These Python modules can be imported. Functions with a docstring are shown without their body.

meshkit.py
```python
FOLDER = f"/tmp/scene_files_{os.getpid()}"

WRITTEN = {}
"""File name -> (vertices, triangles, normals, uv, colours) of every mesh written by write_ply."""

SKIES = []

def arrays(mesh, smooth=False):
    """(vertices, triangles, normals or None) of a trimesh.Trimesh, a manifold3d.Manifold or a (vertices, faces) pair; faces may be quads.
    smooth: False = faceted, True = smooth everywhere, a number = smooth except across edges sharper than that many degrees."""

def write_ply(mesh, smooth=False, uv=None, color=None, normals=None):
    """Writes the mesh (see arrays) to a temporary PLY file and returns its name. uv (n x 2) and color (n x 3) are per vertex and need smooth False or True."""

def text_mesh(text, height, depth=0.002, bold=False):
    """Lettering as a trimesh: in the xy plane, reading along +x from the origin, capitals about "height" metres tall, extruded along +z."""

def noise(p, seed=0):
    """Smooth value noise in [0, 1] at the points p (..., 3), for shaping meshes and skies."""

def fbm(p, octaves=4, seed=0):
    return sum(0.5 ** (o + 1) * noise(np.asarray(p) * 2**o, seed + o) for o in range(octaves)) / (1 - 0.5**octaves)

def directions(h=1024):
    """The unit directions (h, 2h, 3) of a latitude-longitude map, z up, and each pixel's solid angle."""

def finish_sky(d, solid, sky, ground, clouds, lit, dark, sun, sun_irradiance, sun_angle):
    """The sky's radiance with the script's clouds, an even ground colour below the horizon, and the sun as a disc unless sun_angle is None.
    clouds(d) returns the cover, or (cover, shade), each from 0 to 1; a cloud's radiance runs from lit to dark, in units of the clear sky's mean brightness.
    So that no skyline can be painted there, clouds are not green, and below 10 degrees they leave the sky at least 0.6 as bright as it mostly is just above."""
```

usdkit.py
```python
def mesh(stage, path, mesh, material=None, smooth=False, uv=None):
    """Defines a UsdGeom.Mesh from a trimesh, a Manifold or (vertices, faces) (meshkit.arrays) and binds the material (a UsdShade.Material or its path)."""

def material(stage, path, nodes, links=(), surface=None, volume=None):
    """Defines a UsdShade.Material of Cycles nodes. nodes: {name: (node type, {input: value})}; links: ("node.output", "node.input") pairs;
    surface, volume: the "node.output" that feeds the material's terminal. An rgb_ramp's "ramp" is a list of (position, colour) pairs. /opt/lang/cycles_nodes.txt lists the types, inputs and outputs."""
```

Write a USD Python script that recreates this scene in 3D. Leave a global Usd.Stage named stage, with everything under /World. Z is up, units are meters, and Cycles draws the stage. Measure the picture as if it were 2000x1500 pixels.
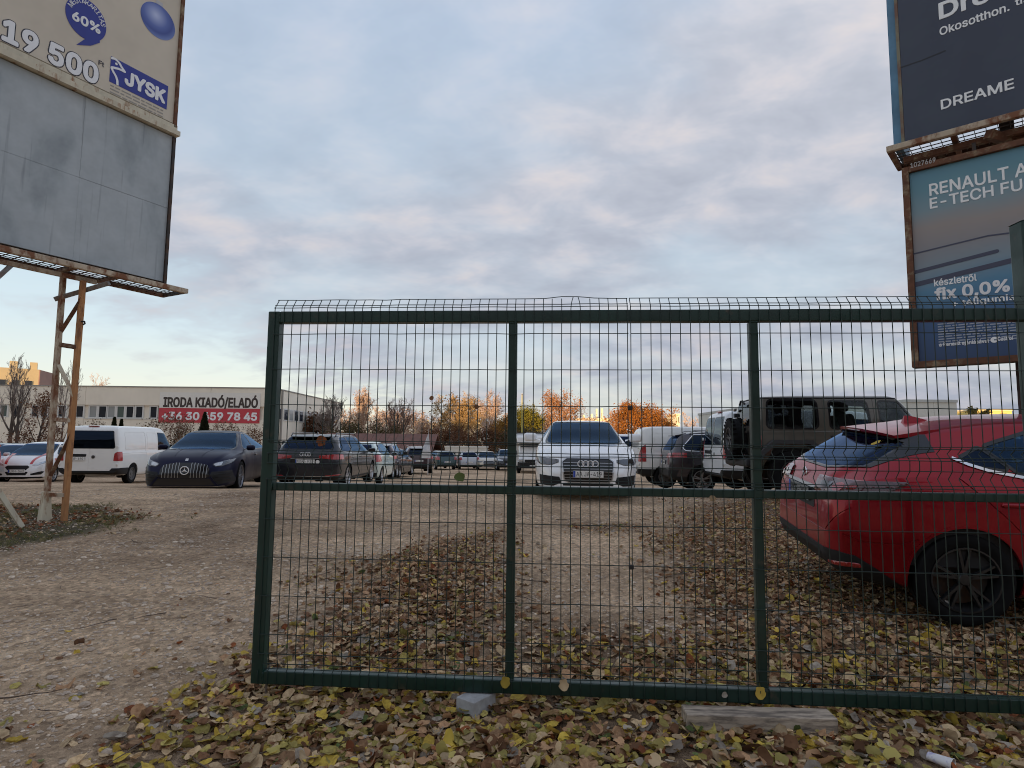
import math, random
import numpy as np, trimesh, manifold3d as m3, shapely, shapely.ops
from shapely.geometry import Polygon, Point
from scipy.interpolate import PchipInterpolator
from pxr import Usd, UsdGeom, UsdLux, UsdShade, Sdf, Gf, Vt
import usdkit, meshkit

stage = Usd.Stage.CreateInMemory()
UsdGeom.SetStageUpAxis(stage, "Z")
UsdGeom.SetStageMetersPerUnit(stage, 1.0)
WORLD = UsdGeom.Xform.Define(stage, "/World").GetPrim()
stage.SetDefaultPrim(WORLD)
UsdGeom.Scope.Define(stage, "/World/Looks")
V3 = np.array

# ------------------------------------------------------------------ camera
CAM, FPX = V3([0, 0, 1.40]), 1180.0           # focal length in pixels of a 2000 wide picture
TILT, ROLL = math.radians(5.41), math.radians(0.6)
FWD = V3([0, math.cos(TILT), math.sin(TILT)])
UP0 = V3([0, -math.sin(TILT), math.cos(TILT)])
RGT = math.cos(ROLL) * V3([1.0, 0, 0]) + math.sin(ROLL) * UP0
UPV = -math.sin(ROLL) * V3([1.0, 0, 0]) + math.cos(ROLL) * UP0
cam = UsdGeom.Camera.Define(stage, "/World/camera")
cam.CreateHorizontalApertureAttr(36.0)
cam.CreateVerticalApertureAttr(27.0)
cam.CreateFocalLengthAttr(36.0 * FPX / 2000)
cam.CreateClippingRangeAttr(Gf.Vec2f(0.05, 5000))
cam.CreateExposureAttr(0.54)
M = np.eye(4); M[0, :3], M[1, :3], M[2, :3], M[3, :3] = RGT, UPV, -FWD, CAM
cam.AddTransformOp().Set(Gf.Matrix4d(*M.ravel().tolist()))

# ------------------------------------------------------------------ sky and sun
SUN_EL, SUN_ROT = math.radians(4.0), math.radians(205.0)      # low sun behind the viewer, to the left
SUN = V3([math.sin(SUN_ROT) * math.cos(SUN_EL), math.cos(SUN_ROT) * math.cos(SUN_EL), math.sin(SUN_EL)])
sun = UsdLux.DistantLight.Define(stage, "/World/sun")
sun.CreateIntensityAttr(1.25); sun.CreateAngleAttr(0.5); sun.CreateNormalizeAttr(True)
sun.CreateColorAttr(Gf.Vec3f(1.0, 0.66, 0.36))
zx = SUN; xx = np.cross([0, 0, 1.0], zx); xx /= np.linalg.norm(xx); yx = np.cross(zx, xx)
M = np.eye(4); M[0, :3], M[1, :3], M[2, :3] = xx, yx, zx
sun.AddTransformOp().Set(Gf.Matrix4d(*M.ravel().tolist()))
dome = UsdLux.DomeLight.Define(stage, "/World/sky")
dome.CreateIntensityAttr(1.0)
SKY_STRENGTH, SKY_GAIN = 0.12, 6.4
g_ = lambda *c: tuple(SKY_GAIN * x for x in c)

def sky_material():
    n = {
        "tc": ("texture_coordinate", {}), "sep": ("separate_xyz", {}),
        "zc": ("math", {"math_type": "maximum", "value2": 0.0}), "zz": ("math", {"math_type": "add", "value2": 0.26}),
        "ux": ("math", {"math_type": "divide"}), "uy": ("math", {"math_type": "divide"}), "uv": ("combine_xyz", {"z": 0.0}),
        "map1": ("mapping", {"scale": (1.0, 1.5, 1.0), "rotation": (0, 0, 0.5), "location": (3.1, 1.7, 0.0)}),
        "map2": ("mapping", {"scale": (2.9, 3.8, 1.0), "rotation": (0, 0, 0.35), "location": (7.7, 2.2, 4.0)}),
        "n1": ("noise_texture", {"scale": 1.25, "detail": 6.0, "roughness": 0.52, "distortion": 0.25}),
        "n2": ("noise_texture", {"scale": 1.7, "detail": 7.0, "roughness": 0.55, "distortion": 0.2}),
        "cover0": ("map_range", {"from_min": 0.36, "from_max": 0.62, "to_min": 0.5, "to_max": 1.0, "clamp": True, "range_type": "smoothstep"}),
        "west": ("math", {"math_type": "multiply_add", "value2": 0.50, "value3": 0.10}),
        "lowz": ("math", {"math_type": "add"}), "low2": ("math", {"math_type": "add"}),
        "nlow": ("math", {"math_type": "multiply_add", "value2": 0.42, "value3": -0.21}),
        "gapz": ("map_range", {"from_min": -0.06, "from_max": 0.13, "to_min": 0.0, "to_max": 1.0, "clamp": True, "range_type": "smoothstep"}),
        "cover": ("math", {"math_type": "multiply"}),
        "ctone": ("rgb_ramp", {"ramp": [(0.30, g_(0.385, 0.42, 0.50)), (0.46, g_(0.445, 0.48, 0.56)), (0.57, g_(0.52, 0.535, 0.60)), (0.72, g_(0.63, 0.60, 0.62))]}),
        "clear": ("rgb_ramp", {"ramp": [(0.0, g_(0.98, 0.90, 0.68)), (0.06, g_(0.90, 0.93, 0.82)), (0.16, g_(0.70, 0.83, 0.90)), (0.40, g_(0.46, 0.62, 0.78)), (1.0, g_(0.26, 0.42, 0.74))]}),
        "st": ("sky_texture", {"sky_type": "single_scattering", "sun_disc": False, "sun_elevation": SUN_EL, "sun_rotation": SUN_ROT, "altitude": 100.0}),
        "base": ("mix_color", {"fac": 0.85, "use_clamp": False}), "openz": ("map_range", {"from_min": 0.5, "from_max": 0.85, "to_min": 1.0, "to_max": 0.70, "clamp": True}), "cover2": ("math", {"math_type": "multiply"}),
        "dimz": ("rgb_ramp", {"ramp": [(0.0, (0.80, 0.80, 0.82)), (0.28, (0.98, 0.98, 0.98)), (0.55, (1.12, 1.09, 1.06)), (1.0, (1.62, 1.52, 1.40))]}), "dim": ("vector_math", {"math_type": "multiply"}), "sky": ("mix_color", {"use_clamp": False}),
        "bg": ("background_shader", {"strength": SKY_STRENGTH}),
    }
    l = [("tc.generated", "sep.vector"), ("sep.z", "zc.value1"), ("zc.value", "zz.value1"),
         ("sep.x", "ux.value1"), ("zz.value", "ux.value2"), ("sep.y", "uy.value1"), ("zz.value", "uy.value2"),
         ("ux.value", "uv.x"), ("uy.value", "uv.y"), ("uv.vector", "map1.vector"), ("uv.vector", "map2.vector"),
         ("map1.vector", "n1.vector"), ("map2.vector", "n2.vector"), ("n1.fac", "cover0.value"),
         ("sep.x", "west.value1"), ("sep.z", "lowz.value1"), ("n2.fac", "nlow.value1"), ("west.value", "lowz.value2"),
         ("lowz.value", "low2.value1"), ("nlow.value", "low2.value2"), ("low2.value", "gapz.value"),
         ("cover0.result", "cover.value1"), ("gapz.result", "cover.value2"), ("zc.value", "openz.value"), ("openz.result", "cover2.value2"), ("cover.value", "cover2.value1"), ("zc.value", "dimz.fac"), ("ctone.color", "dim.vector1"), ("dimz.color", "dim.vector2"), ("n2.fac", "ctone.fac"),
         ("zc.value", "clear.fac"), ("st.color", "base.a"), ("clear.color", "base.b"), ("base.result", "sky.a"),
         ("dim.vector", "sky.b"), ("cover2.value", "sky.fac"), ("sky.result", "bg.color")]
    return usdkit.material(stage, "/World/Looks/sky", n, l, surface="bg.background")


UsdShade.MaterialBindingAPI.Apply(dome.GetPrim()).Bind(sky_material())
dome.GetPrim().SetCustomDataByKey("kind", "structure")


# ------------------------------------------------------------------ helpers
def ray(px, py):
    return (px - 1000) / FPX * RGT - (py - 750) / FPX * UPV + FWD


def P(px, py, Y):
    """The world point seen at (px, py) of the photograph that is Y metres ahead."""
    d = ray(px, py)
    return CAM + d * Y / d[1]


GZ = PchipInterpolator([-400, -10, 0, 3, 4.5, 8, 11.5, 13, 14.6, 17, 19, 23, 30, 41, 60, 100, 300, 6000],
                       [0, -.02, 0, 0, .1, .27, .38, .32, .22, .07, -.04, -.30, -.5, -.78, -1.1, -1.6, -2, -2])


def gz(y):
    return float(GZ(y))


def G(px, py):
    """Where the line of sight through (px, py) meets the ground."""
    d = ray(px, py)
    ys = np.linspace(1, 400, 40000)
    z = CAM[2] + d[2] / d[1] * ys
    y = ys[np.argmax(z < GZ(ys))]
    return V3([d[0] / d[1] * y, y, gz(y)])


def on_plane(px, py, A, n):
    d = ray(px, py)
    return CAM + d * (np.dot(V3(A) - CAM, n) / np.dot(d, n))


USED = {}


def numbered(parent, name):
    k = (parent, name)
    USED[k] = USED.get(k, -1) + 1
    return f"{parent}/{name}" + (f"_{USED[k]:03d}" if USED[k] else "")


def tag(prim, label=None, cat=None, group=None, kind=None):
    prim = prim.GetPrim() if hasattr(prim, "GetPrim") else prim
    for k, v in (("label", label), ("category", cat), ("group", group), ("kind", kind)):
        if v:
            prim.SetCustomDataByKey(k, v)
    return prim


def xform(parent, name, loc=(0, 0, 0), rotz=0.0, mat4=None):
    x = UsdGeom.Xform.Define(stage, numbered(parent, name))
    if mat4 is not None:
        x.AddTransformOp().Set(Gf.Matrix4d(*np.asarray(mat4, float).T.ravel().tolist()))
    else:
        x.AddTranslateOp().Set(Gf.Vec3d(*map(float, loc)))
        if rotz:
            x.AddRotateZOp().Set(math.degrees(rotz))
    return str(x.GetPath())


def thing(name, label, cat, loc=(0, 0, 0), rotz=0.0, group=None, mat4=None, kind=None):
    p = xform("/World", name, loc, rotz, mat4)
    tag(stage.GetPrimAtPath(p), label, cat, group, kind)
    return p


def part(parent, name, mesh, m, smooth=False, label=None):
    pr = usdkit.mesh(stage, numbered(parent, name), mesh, m, smooth=smooth)
    if label:
        tag(pr, label)
    return str(pr.GetPath())


def solo(name, mesh, m, label=None, cat=None, group=None, kind=None, smooth=False):
    pr = usdkit.mesh(stage, numbered("/World", name), mesh, m, smooth=smooth)
    tag(pr, label, cat, group, kind)
    return str(pr.GetPath())


def cat_(ms):
    vs, fs, k = [], [], 0
    for m in ms:
        v, f, _ = meshkit.arrays(m)
        vs.append(v); fs.append(f + k); k += len(v)
    return trimesh.Trimesh(np.vstack(vs), np.vstack(fs), process=False)


def box(x0, x1, y0, y1, z0, z1):
    b = trimesh.creation.box([x1 - x0, y1 - y0, z1 - z0])
    b.apply_translation([(x0 + x1) / 2, (y0 + y1) / 2, (z0 + z1) / 2])
    return b


def frame_of(a, b, up=(0, 0, 1)):
    a, b = V3(a, float), V3(b, float)
    d = b - a; L = np.linalg.norm(d); d = d / L
    u = V3(up, float)
    if abs(d @ u) > 0.97:
        u = V3([1.0, 0, 0]) if abs(d[0]) < 0.9 else V3([0, 1.0, 0])
    s = np.cross(d, u); s /= np.linalg.norm(s); t = np.cross(s, d)
    return d, s, t, L


def beam(a, b, w=0.05, h=None, up=(0, 0, 1), cham=0.0):
    """A straight bar of w x h section from a to b."""
    h = h or w
    d, s, t, L = frame_of(a, b, up)
    c = cham
    if c:
        sec = [(-w/2+c, -h/2), (w/2-c, -h/2), (w/2, -h/2+c), (w/2, h/2-c), (w/2-c, h/2), (-w/2+c, h/2), (-w/2, h/2-c), (-w/2, -h/2+c)]
    else:
        sec = [(-w/2, -h/2), (w/2, -h/2), (w/2, h/2), (-w/2, h/2)]
    n = len(sec)
    v = [V3(a) + s * p + t * q for p, q in sec] + [V3(b) + s * p + t * q for p, q in sec]
    f = []
    for i in range(n):
        j = (i + 1) % n
        f += [[i, n + j, j], [i, n + i, n + j]]
    f += [[0, i, i + 1] for i in range(1, n - 1)] + [[n, n + i + 1, n + i] for i in range(1, n - 1)]
    return trimesh.Trimesh(V3(v), V3(f), process=False)


def tube(pts, r, sides=6, cap=True):
    """A tube along a polyline; r may be one radius or one for each point."""
    pts = np.asarray(pts, float); n = len(pts)
    rr = np.full(n, r) if np.ndim(r) == 0 else np.asarray(r, float)
    T = np.gradient(pts, axis=0); T /= np.maximum(np.linalg.norm(T, axis=1, keepdims=True), 1e-9)
    ref = V3([0, 0, 1.0]) if abs(T[0, 2]) < 0.9 else V3([1.0, 0, 0])
    v = []
    for i in range(n):
        s = np.cross(T[i], ref); s /= max(np.linalg.norm(s), 1e-9); t = np.cross(s, T[i])
        a = np.arange(sides) / sides * 2 * np.pi
        v.append(pts[i] + rr[i] * (np.cos(a)[:, None] * s + np.sin(a)[:, None] * t))
    v = np.vstack(v); f = []
    for i in range(n - 1):
        for k in range(sides):
            a, b = i * sides + k, i * sides + (k + 1) % sides
            f += [[a, b, b + sides], [a, b + sides, a + sides]]
    if cap:
        e = (n - 1) * sides
        f += [[0, k + 1, k] for k in range(1, sides - 1)] + [[e, e + k, e + k + 1] for k in range(1, sides - 1)]
    m = trimesh.Trimesh(v, V3(f)[:, ::-1], process=False)
    return m


def man(mesh):
    v, f, _ = meshkit.arrays(mesh)
    return m3.Manifold(m3.Mesh(np.ascontiguousarray(v, np.float32), np.ascontiguousarray(f, np.uint32)))


def tri(m):
    mm = m.to_mesh()
    return trimesh.Trimesh(np.array(mm.vert_properties[:, :3], float), np.array(mm.tri_verts), process=False)


def hull(pts):
    return m3.Manifold.hull_points(np.asarray(pts, np.float64))


def rbox(x0, x1, y0, y1, z0, z1, r):
    """A box with rounded edges, as a Manifold."""
    r = min(r, (x1-x0)/2.01, (y1-y0)/2.01, (z1-z0)/2.01)
    s = m3.Manifold.sphere(r, 8)
    return m3.Manifold.batch_hull([s.translate([x, y, z]) for x in (x0+r, x1-r) for y in (y0+r, y1-r) for z in (z0+r, z1-r)])


def lathe(profile, axis="y", n=32):
    """Revolves (radius, along) pairs about the axis; closed when the profile starts and ends at radius 0."""
    m = trimesh.creation.revolve(np.asarray(profile, float), sections=n)
    if axis == "y":
        m.apply_transform(trimesh.transformations.rotation_matrix(-np.pi/2, [1, 0, 0]))
    elif axis == "x":
        m.apply_transform(trimesh.transformations.rotation_matrix(np.pi/2, [0, 1, 0]))
    return m


MATS = {}


def mat(name, color, rough=0.6, metal=0.0, coat=0.0, coat_rough=0.03, spec=0.5, var=0.0, vscale=4.0, color2=None, amt2=0.5, scale2=3.0,
        bump=0.0, bscale=40.0, rvar=0.0, thr=(0.45, 0.6), obj=True, ior=1.5, extra=None, stretch=None, detail=6.0):
    """A principled material whose colour is mottled by noise (var) and patched with color2 where a second noise is high."""
    if name in MATS:
        return MATS[name]
    n = {"tc": ("texture_coordinate", {}), "p": ("principled_bsdf", {"base_color": tuple(color), "roughness": rough, "metallic": metal, "coat_weight": coat, "coat_roughness": coat_rough, "specular_ior_level": spec, "ior": ior, **(extra or {})})}
    src = "tc.object"
    l = []
    if stretch:
        n["mp"] = ("mapping", {"scale": stretch}); l.append((src, "mp.vector")); src = "mp.vector"
    cur = None
    if var:
        n["nv"] = ("noise_texture", {"scale": vscale, "detail": detail, "roughness": 0.6})
        lo, hi = 1 - var, 1 + var
        n["rv"] = ("rgb_ramp", {"ramp": [(0.25, tuple(c * lo for c in color)), (0.75, tuple(min(1, c * hi) for c in color))]})
        l += [(src, "nv.vector"), ("nv.fac", "rv.fac")]; cur = "rv.color"
    if color2 is not None:
        n["n2"] = ("noise_texture", {"scale": scale2, "detail": 8.0, "roughness": 0.65})
        n["m2"] = ("map_range", {"from_min": thr[0], "from_max": thr[1], "to_min": 0.0, "to_max": amt2, "clamp": True})
        n["c2"] = ("mix_color", {"a": tuple(color), "b": tuple(color2)})
        l += [(src, "n2.vector"), ("n2.fac", "m2.value"), ("m2.result", "c2.fac")]
        if cur:
            l.append((cur, "c2.a"))
        cur = "c2.result"
    if cur:
        l.append((cur, "p.base_color"))
    if rvar:
        n["nr"] = ("noise_texture", {"scale": vscale * 1.7, "detail": 4.0})
        n["mr"] = ("map_range", {"from_min": 0.3, "from_max": 0.7, "to_min": max(0.02, rough - rvar), "to_max": min(1, rough + rvar), "clamp": True})
        l += [(src, "nr.vector"), ("nr.fac", "mr.value"), ("mr.result", "p.roughness")]
    if bump:
        n["nb"] = ("noise_texture", {"scale": bscale, "detail": 5.0, "roughness": 0.6})
        n["bp"] = ("bump", {"strength": 0.6, "distance": bump})
        l += [(src, "nb.vector"), ("nb.fac", "bp.height"), ("bp.normal", "p.normal")]
    MATS[name] = usdkit.material(stage, f"/World/Looks/{name}", n, l, surface="p.BSDF")
    return MATS[name]


def pane_mat(name, tint, gloss=(0.9, 0.95, 1.0), rough=0.01, ior=1.5):
    """Window glass that lets light through: transparent mixed with glossy by fresnel."""
    if name in MATS:
        return MATS[name]
    MATS[name] = usdkit.material(stage, f"/World/Looks/{name}", {"f": ("fresnel", {"IOR": ior}), "t": ("transparent_bsdf", {"color": tint}), "g": ("glossy_bsdf", {"color": gloss, "roughness": rough}),
                                 "m": ("mix_closure", {})}, [("f.fac", "m.fac"), ("t.BSDF", "m.closure1"), ("g.BSDF", "m.closure2")], surface="m.closure")
    return MATS[name]

# ------------------------------------------------------------------ ground
RNG = np.random.default_rng(11)


def poly_px(pts):
    return Polygon([G(*p)[:2] for p in pts]).buffer(0)


LEAFY = [
    (poly_px([(150, 1560), (330, 1420), (400, 1375), (455, 1335), (530, 1285), (1000, 1300), (2150, 1330), (2300, 1560)]), 1.0, 0.55),
    (poly_px([(520, 1300), (590, 1225), (660, 1165), (740, 1105), (830, 1062), (980, 1040), (1008, 1062), (1003, 1110), (1015, 1170), (1035, 1218), (1200, 1240), (1330, 1236),
              (1322, 1190), (1285, 1135), (1265, 1085), (1268, 1050), (1295, 1020), (1330, 990), (1500, 975), (1760, 975), (2150, 1000), (2300, 1400), (1000, 1345)]), 0.9, 0.95),
    (poly_px([(1095, 1043), (1110, 1026), (1290, 1020), (1300, 1040), (1200, 1050)]), 0.5, 0.35),
    (poly_px([(1240, 965), (1480, 952), (1500, 985), (1300, 1000)]), 0.3, 0.8),
    (poly_px([(-150, 1420), (0, 1390), (70, 1400), (150, 1560), (-150, 1560)]), 0.22, 0.3),
]
LANE = poly_px([(1012, 1050), (1005, 1110), (1015, 1165), (1040, 1205), (1110, 1222), (1230, 1222), (1325, 1212), (1318, 1175), (1285, 1130), (1262, 1085), (1250, 1055), (1120, 1048)])
BANK = [(poly_px([(-200, 1120), (-200, 985), (0, 985), (130, 990), (260, 1000), (330, 1008), (210, 1040), (90, 1062), (0, 1090)]), 1.0, 0.5)]


def cover(regions, x, y, wob=0.35, seed=0):
    """0 to 1: how far (x, y) lies inside the regions, with ragged edges."""
    x, y = np.atleast_1d(x), np.atleast_1d(y)
    pts = shapely.points(x, y)
    n = meshkit.fbm(np.stack([x * 1.6, y * 1.6, 0 * x], -1), 4, seed) - 0.5
    out = np.zeros(len(x))
    for poly, amt, feather in regions:
        sd = np.where(shapely.contains(poly, pts), 1, -1) * shapely.distance(poly.exterior, pts)
        out = np.maximum(out, amt * np.clip(0.5 + (sd + wob * 2.4 * n) / feather, 0, 1))
    if regions is LEAFY:      # the wheel lane through the middle stays almost bare
        sd = np.where(shapely.contains(LANE, pts), 1, -1) * shapely.distance(LANE.exterior, pts)
        out *= 1 - 0.90 * np.clip(0.5 + (sd + 1.1 * n) / 0.9, 0, 1)
    return out


def graded(lo, hi, fine_lo, fine_hi, step, grow=1.12):
    mid = list(np.arange(fine_lo, fine_hi + 1e-6, step))
    a, d = [fine_lo], step
    while a[-1] > lo:
        d *= grow; a.append(a[-1] - d)
    b, d = [mid[-1]], step
    while b[-1] < hi:
        d *= grow; b.append(b[-1] + d)
    return np.array(a[1:][::-1] + mid + b[1:])


def ground_z(x, y):
    x, y = np.asarray(x, float), np.asarray(y, float)
    b = meshkit.fbm(np.stack([x * 0.55, y * 0.55, 0 * x], -1), 4, 3) - 0.5
    c = meshkit.fbm(np.stack([x * 2.3, y * 2.3, 0 * x + 5], -1), 3, 8) - 0.5
    near = np.clip((60 - np.hypot(x, y)) / 50, 0, 1)
    t = (x * math.cos(0.62) - y * math.sin(0.62)) * 1.5, (x * math.sin(0.62) + y * math.cos(0.62)) * 0.22
    r = meshkit.fbm(np.stack([t[1], t[0], 0 * x + 3], -1), 3, 17) - 0.5      # wheel ruts run along the drive
    return GZ(y) + near * (0.035 * b + 0.02 * c + 0.05 * r * (x < 0.5))


gxs, gys = graded(-900, 900, -9, 7, 0.11, 1.10), graded(-420, 3500, 2.2, 15, 0.10, 1.08)
GX, GY = np.meshgrid(gxs, gys, indexing="ij")
vx, vy = GX.ravel(), GY.ravel()
gv = np.stack([vx, vy, ground_z(vx, vy)], 1)
ny = len(gys)
ii, jj = np.meshgrid(np.arange(len(gxs) - 1), np.arange(ny - 1), indexing="ij")
q = (ii * ny + jj).ravel()
gf = np.vstack([np.stack([q, q + ny, q + ny + 1], 1), np.stack([q, q + ny + 1, q + 1], 1)])
near_m = (np.abs(vx) < 14) & (vy > 1) & (vy < 30)
litter, bank = np.zeros(len(vx)), np.zeros(len(vx))
litter[near_m] = cover(LEAFY, vx[near_m], vy[near_m], seed=1)
bank[near_m] = cover(BANK, vx[near_m], vy[near_m], 0.5, seed=2)


def ground_material():
    n = {
        "g": ("geometry", {}),
        "big": ("noise_texture", {"scale": 0.33, "detail": 5.0, "roughness": 0.6}),
        "bigr": ("map_range", {"from_min": 0.46, "from_max": 0.66, "clamp": True, "range_type": "smoothstep"}),
        "mpT": ("mapping", {"rotation": (0, 0, 0.62), "scale": (0.22, 1.5, 1.0)}),
        "track": ("noise_texture", {"scale": 0.9, "detail": 4.0, "roughness": 0.55}),
        "trackr": ("map_range", {"from_min": 0.42, "from_max": 0.62, "to_min": 0.0, "to_max": 0.62, "clamp": True}),
        "mid": ("noise_texture", {"scale": 7.0, "detail": 8.0, "roughness": 0.7}),
        "fine": ("noise_texture", {"scale": 60.0, "detail": 6.0, "roughness": 0.75}),
        "vor": ("voronoi_texture", {"scale": 34.0, "randomness": 1.0}), "vor2": ("voronoi_texture", {"scale": 95.0, "randomness": 1.0}),
        "bwv": ("rgb_to_bw", {}), "bwv2": ("rgb_to_bw", {}),
        "pale": ("rgb_ramp", {"ramp": [(0.25, (0.48, 0.33, 0.21)), (0.5, (0.69, 0.495, 0.325)), (0.75, (0.84, 0.64, 0.44))]}),
        "earth": ("rgb_ramp", {"ramp": [(0.25, (0.19, 0.122, 0.074)), (0.55, (0.34, 0.235, 0.15)), (0.8, (0.55, 0.40, 0.272))]}),
        "c1": ("mix_color", {}), "c2": ("mix_color", {}),
        "stone": ("rgb_ramp", {"ramp": [(0.1, (0.50, 0.48, 0.46)), (0.42, (0.90, 0.88, 0.86)), (0.70, (1.10, 1.08, 1.06)), (0.88, (1.50, 1.48, 1.44))]}),
        "c3": ("mix_color", {"blend_type": "multiply", "fac": 0.8, "use_clamp": False}),
        "finer": ("rgb_ramp", {"ramp": [(0.3, (0.62, 0.60, 0.58)), (0.5, (1.0, 1.0, 1.0)), (0.7, (1.28, 1.26, 1.24))]}),
        "c4": ("mix_color", {"blend_type": "multiply", "fac": 0.75, "use_clamp": False}),
        "lit": ("attribute", {"attribute": "litter"}), "bnk": ("attribute", {"attribute": "bank"}),
        "litc": ("rgb_ramp", {"ramp": [(0.3, (0.055, 0.034, 0.020)), (0.55, (0.14, 0.088, 0.054)), (0.75, (0.27, 0.18, 0.11))]}),
        "litm": ("math", {"math_type": "multiply", "value2": 0.80}),
        "c5": ("mix_color", {}),
        "bnkc": ("rgb_ramp", {"ramp": [(0.3, (0.045, 0.035, 0.022)), (0.5, (0.085, 0.07, 0.04)), (0.62, (0.085, 0.08, 0.035)), (0.78, (0.13, 0.10, 0.07))]}),
        "bnkm": ("math", {"math_type": "multiply", "value2": 0.95}), "c6": ("mix_color", {}),
        "h1": ("math", {"math_type": "multiply_add", "value2": 0.8}), "h2": ("math", {"math_type": "multiply_add", "value2": 0.6}),
        "bp": ("bump", {"strength": 1.0, "distance": 0.022}), "p": ("principled_bsdf", {"roughness": 0.93, "specular_ior_level": 0.2}),
    }
    l = [("g.position", f"{x}.vector") for x in ("big", "mpT", "mid", "fine", "vor", "vor2")] + [
        ("mpT.vector", "track.vector"), ("track.fac", "trackr.value"), ("big.fac", "bigr.value"), ("mid.fac", "pale.fac"), ("mid.fac", "earth.fac"),
        ("pale.color", "c1.a"), ("earth.color", "c1.b"), ("bigr.result", "c1.fac"), ("c1.result", "c2.a"), ("earth.color", "c2.b"), ("trackr.result", "c2.fac"),
        ("vor.color", "bwv.color"), ("bwv.val", "stone.fac"), ("c2.result", "c3.a"), ("stone.color", "c3.b"),
        ("fine.fac", "finer.fac"), ("c3.result", "c4.a"), ("finer.color", "c4.b"),
        ("mid.fac", "litc.fac"), ("lit.fac", "litm.value1"), ("c4.result", "c5.a"), ("litc.color", "c5.b"), ("litm.value", "c5.fac"),
        ("mid.fac", "bnkc.fac"), ("bnk.fac", "bnkm.value1"), ("c5.result", "c6.a"), ("bnkc.color", "c6.b"), ("bnkm.value", "c6.fac"), ("c6.result", "p.base_color"),
        ("vor2.distance", "h1.value1"), ("fine.fac", "h1.value3"), ("mid.fac", "h2.value1"), ("h1.value", "h2.value3"), ("h2.value", "bp.height"), ("bp.normal", "p.normal")]
    return usdkit.material(stage, "/World/Looks/gravel_ground", n, l, surface="p.BSDF")


gp = usdkit.mesh(stage, numbered("/World", "ground"), trimesh.Trimesh(gv, gf, process=False), ground_material(), smooth=True)
for nm, arr in (("litter", litter), ("bank", bank)):
    UsdGeom.PrimvarsAPI(gp).CreatePrimvar(nm, Sdf.ValueTypeNames.FloatArray, "vertex").Set(Vt.FloatArray.FromNumpy(arr.astype(np.float32)))
tag(gp, "pale gravel and bare earth of the car lot and its drive", "ground", kind="structure")


# ------------------------------------------------------------------ instancer
def quat(axis, ang):
    axis = np.asarray(axis, float); axis = axis / np.linalg.norm(axis, axis=-1, keepdims=True)
    s = np.sin(np.asarray(ang) / 2)[..., None]
    return np.concatenate([np.cos(np.asarray(ang) / 2)[..., None], axis * s], -1)


def qmul(a, b):
    w1, x1, y1, z1 = np.moveaxis(a, -1, 0); w2, x2, y2, z2 = np.moveaxis(b, -1, 0)
    return np.stack([w1*w2-x1*x2-y1*y2-z1*z2, w1*x2+x1*w2+y1*z2-z1*y2, w1*y2-x1*z2+y1*w2+z1*x2, w1*z2+x1*y2-y1*x2+z1*w2], -1)


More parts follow.
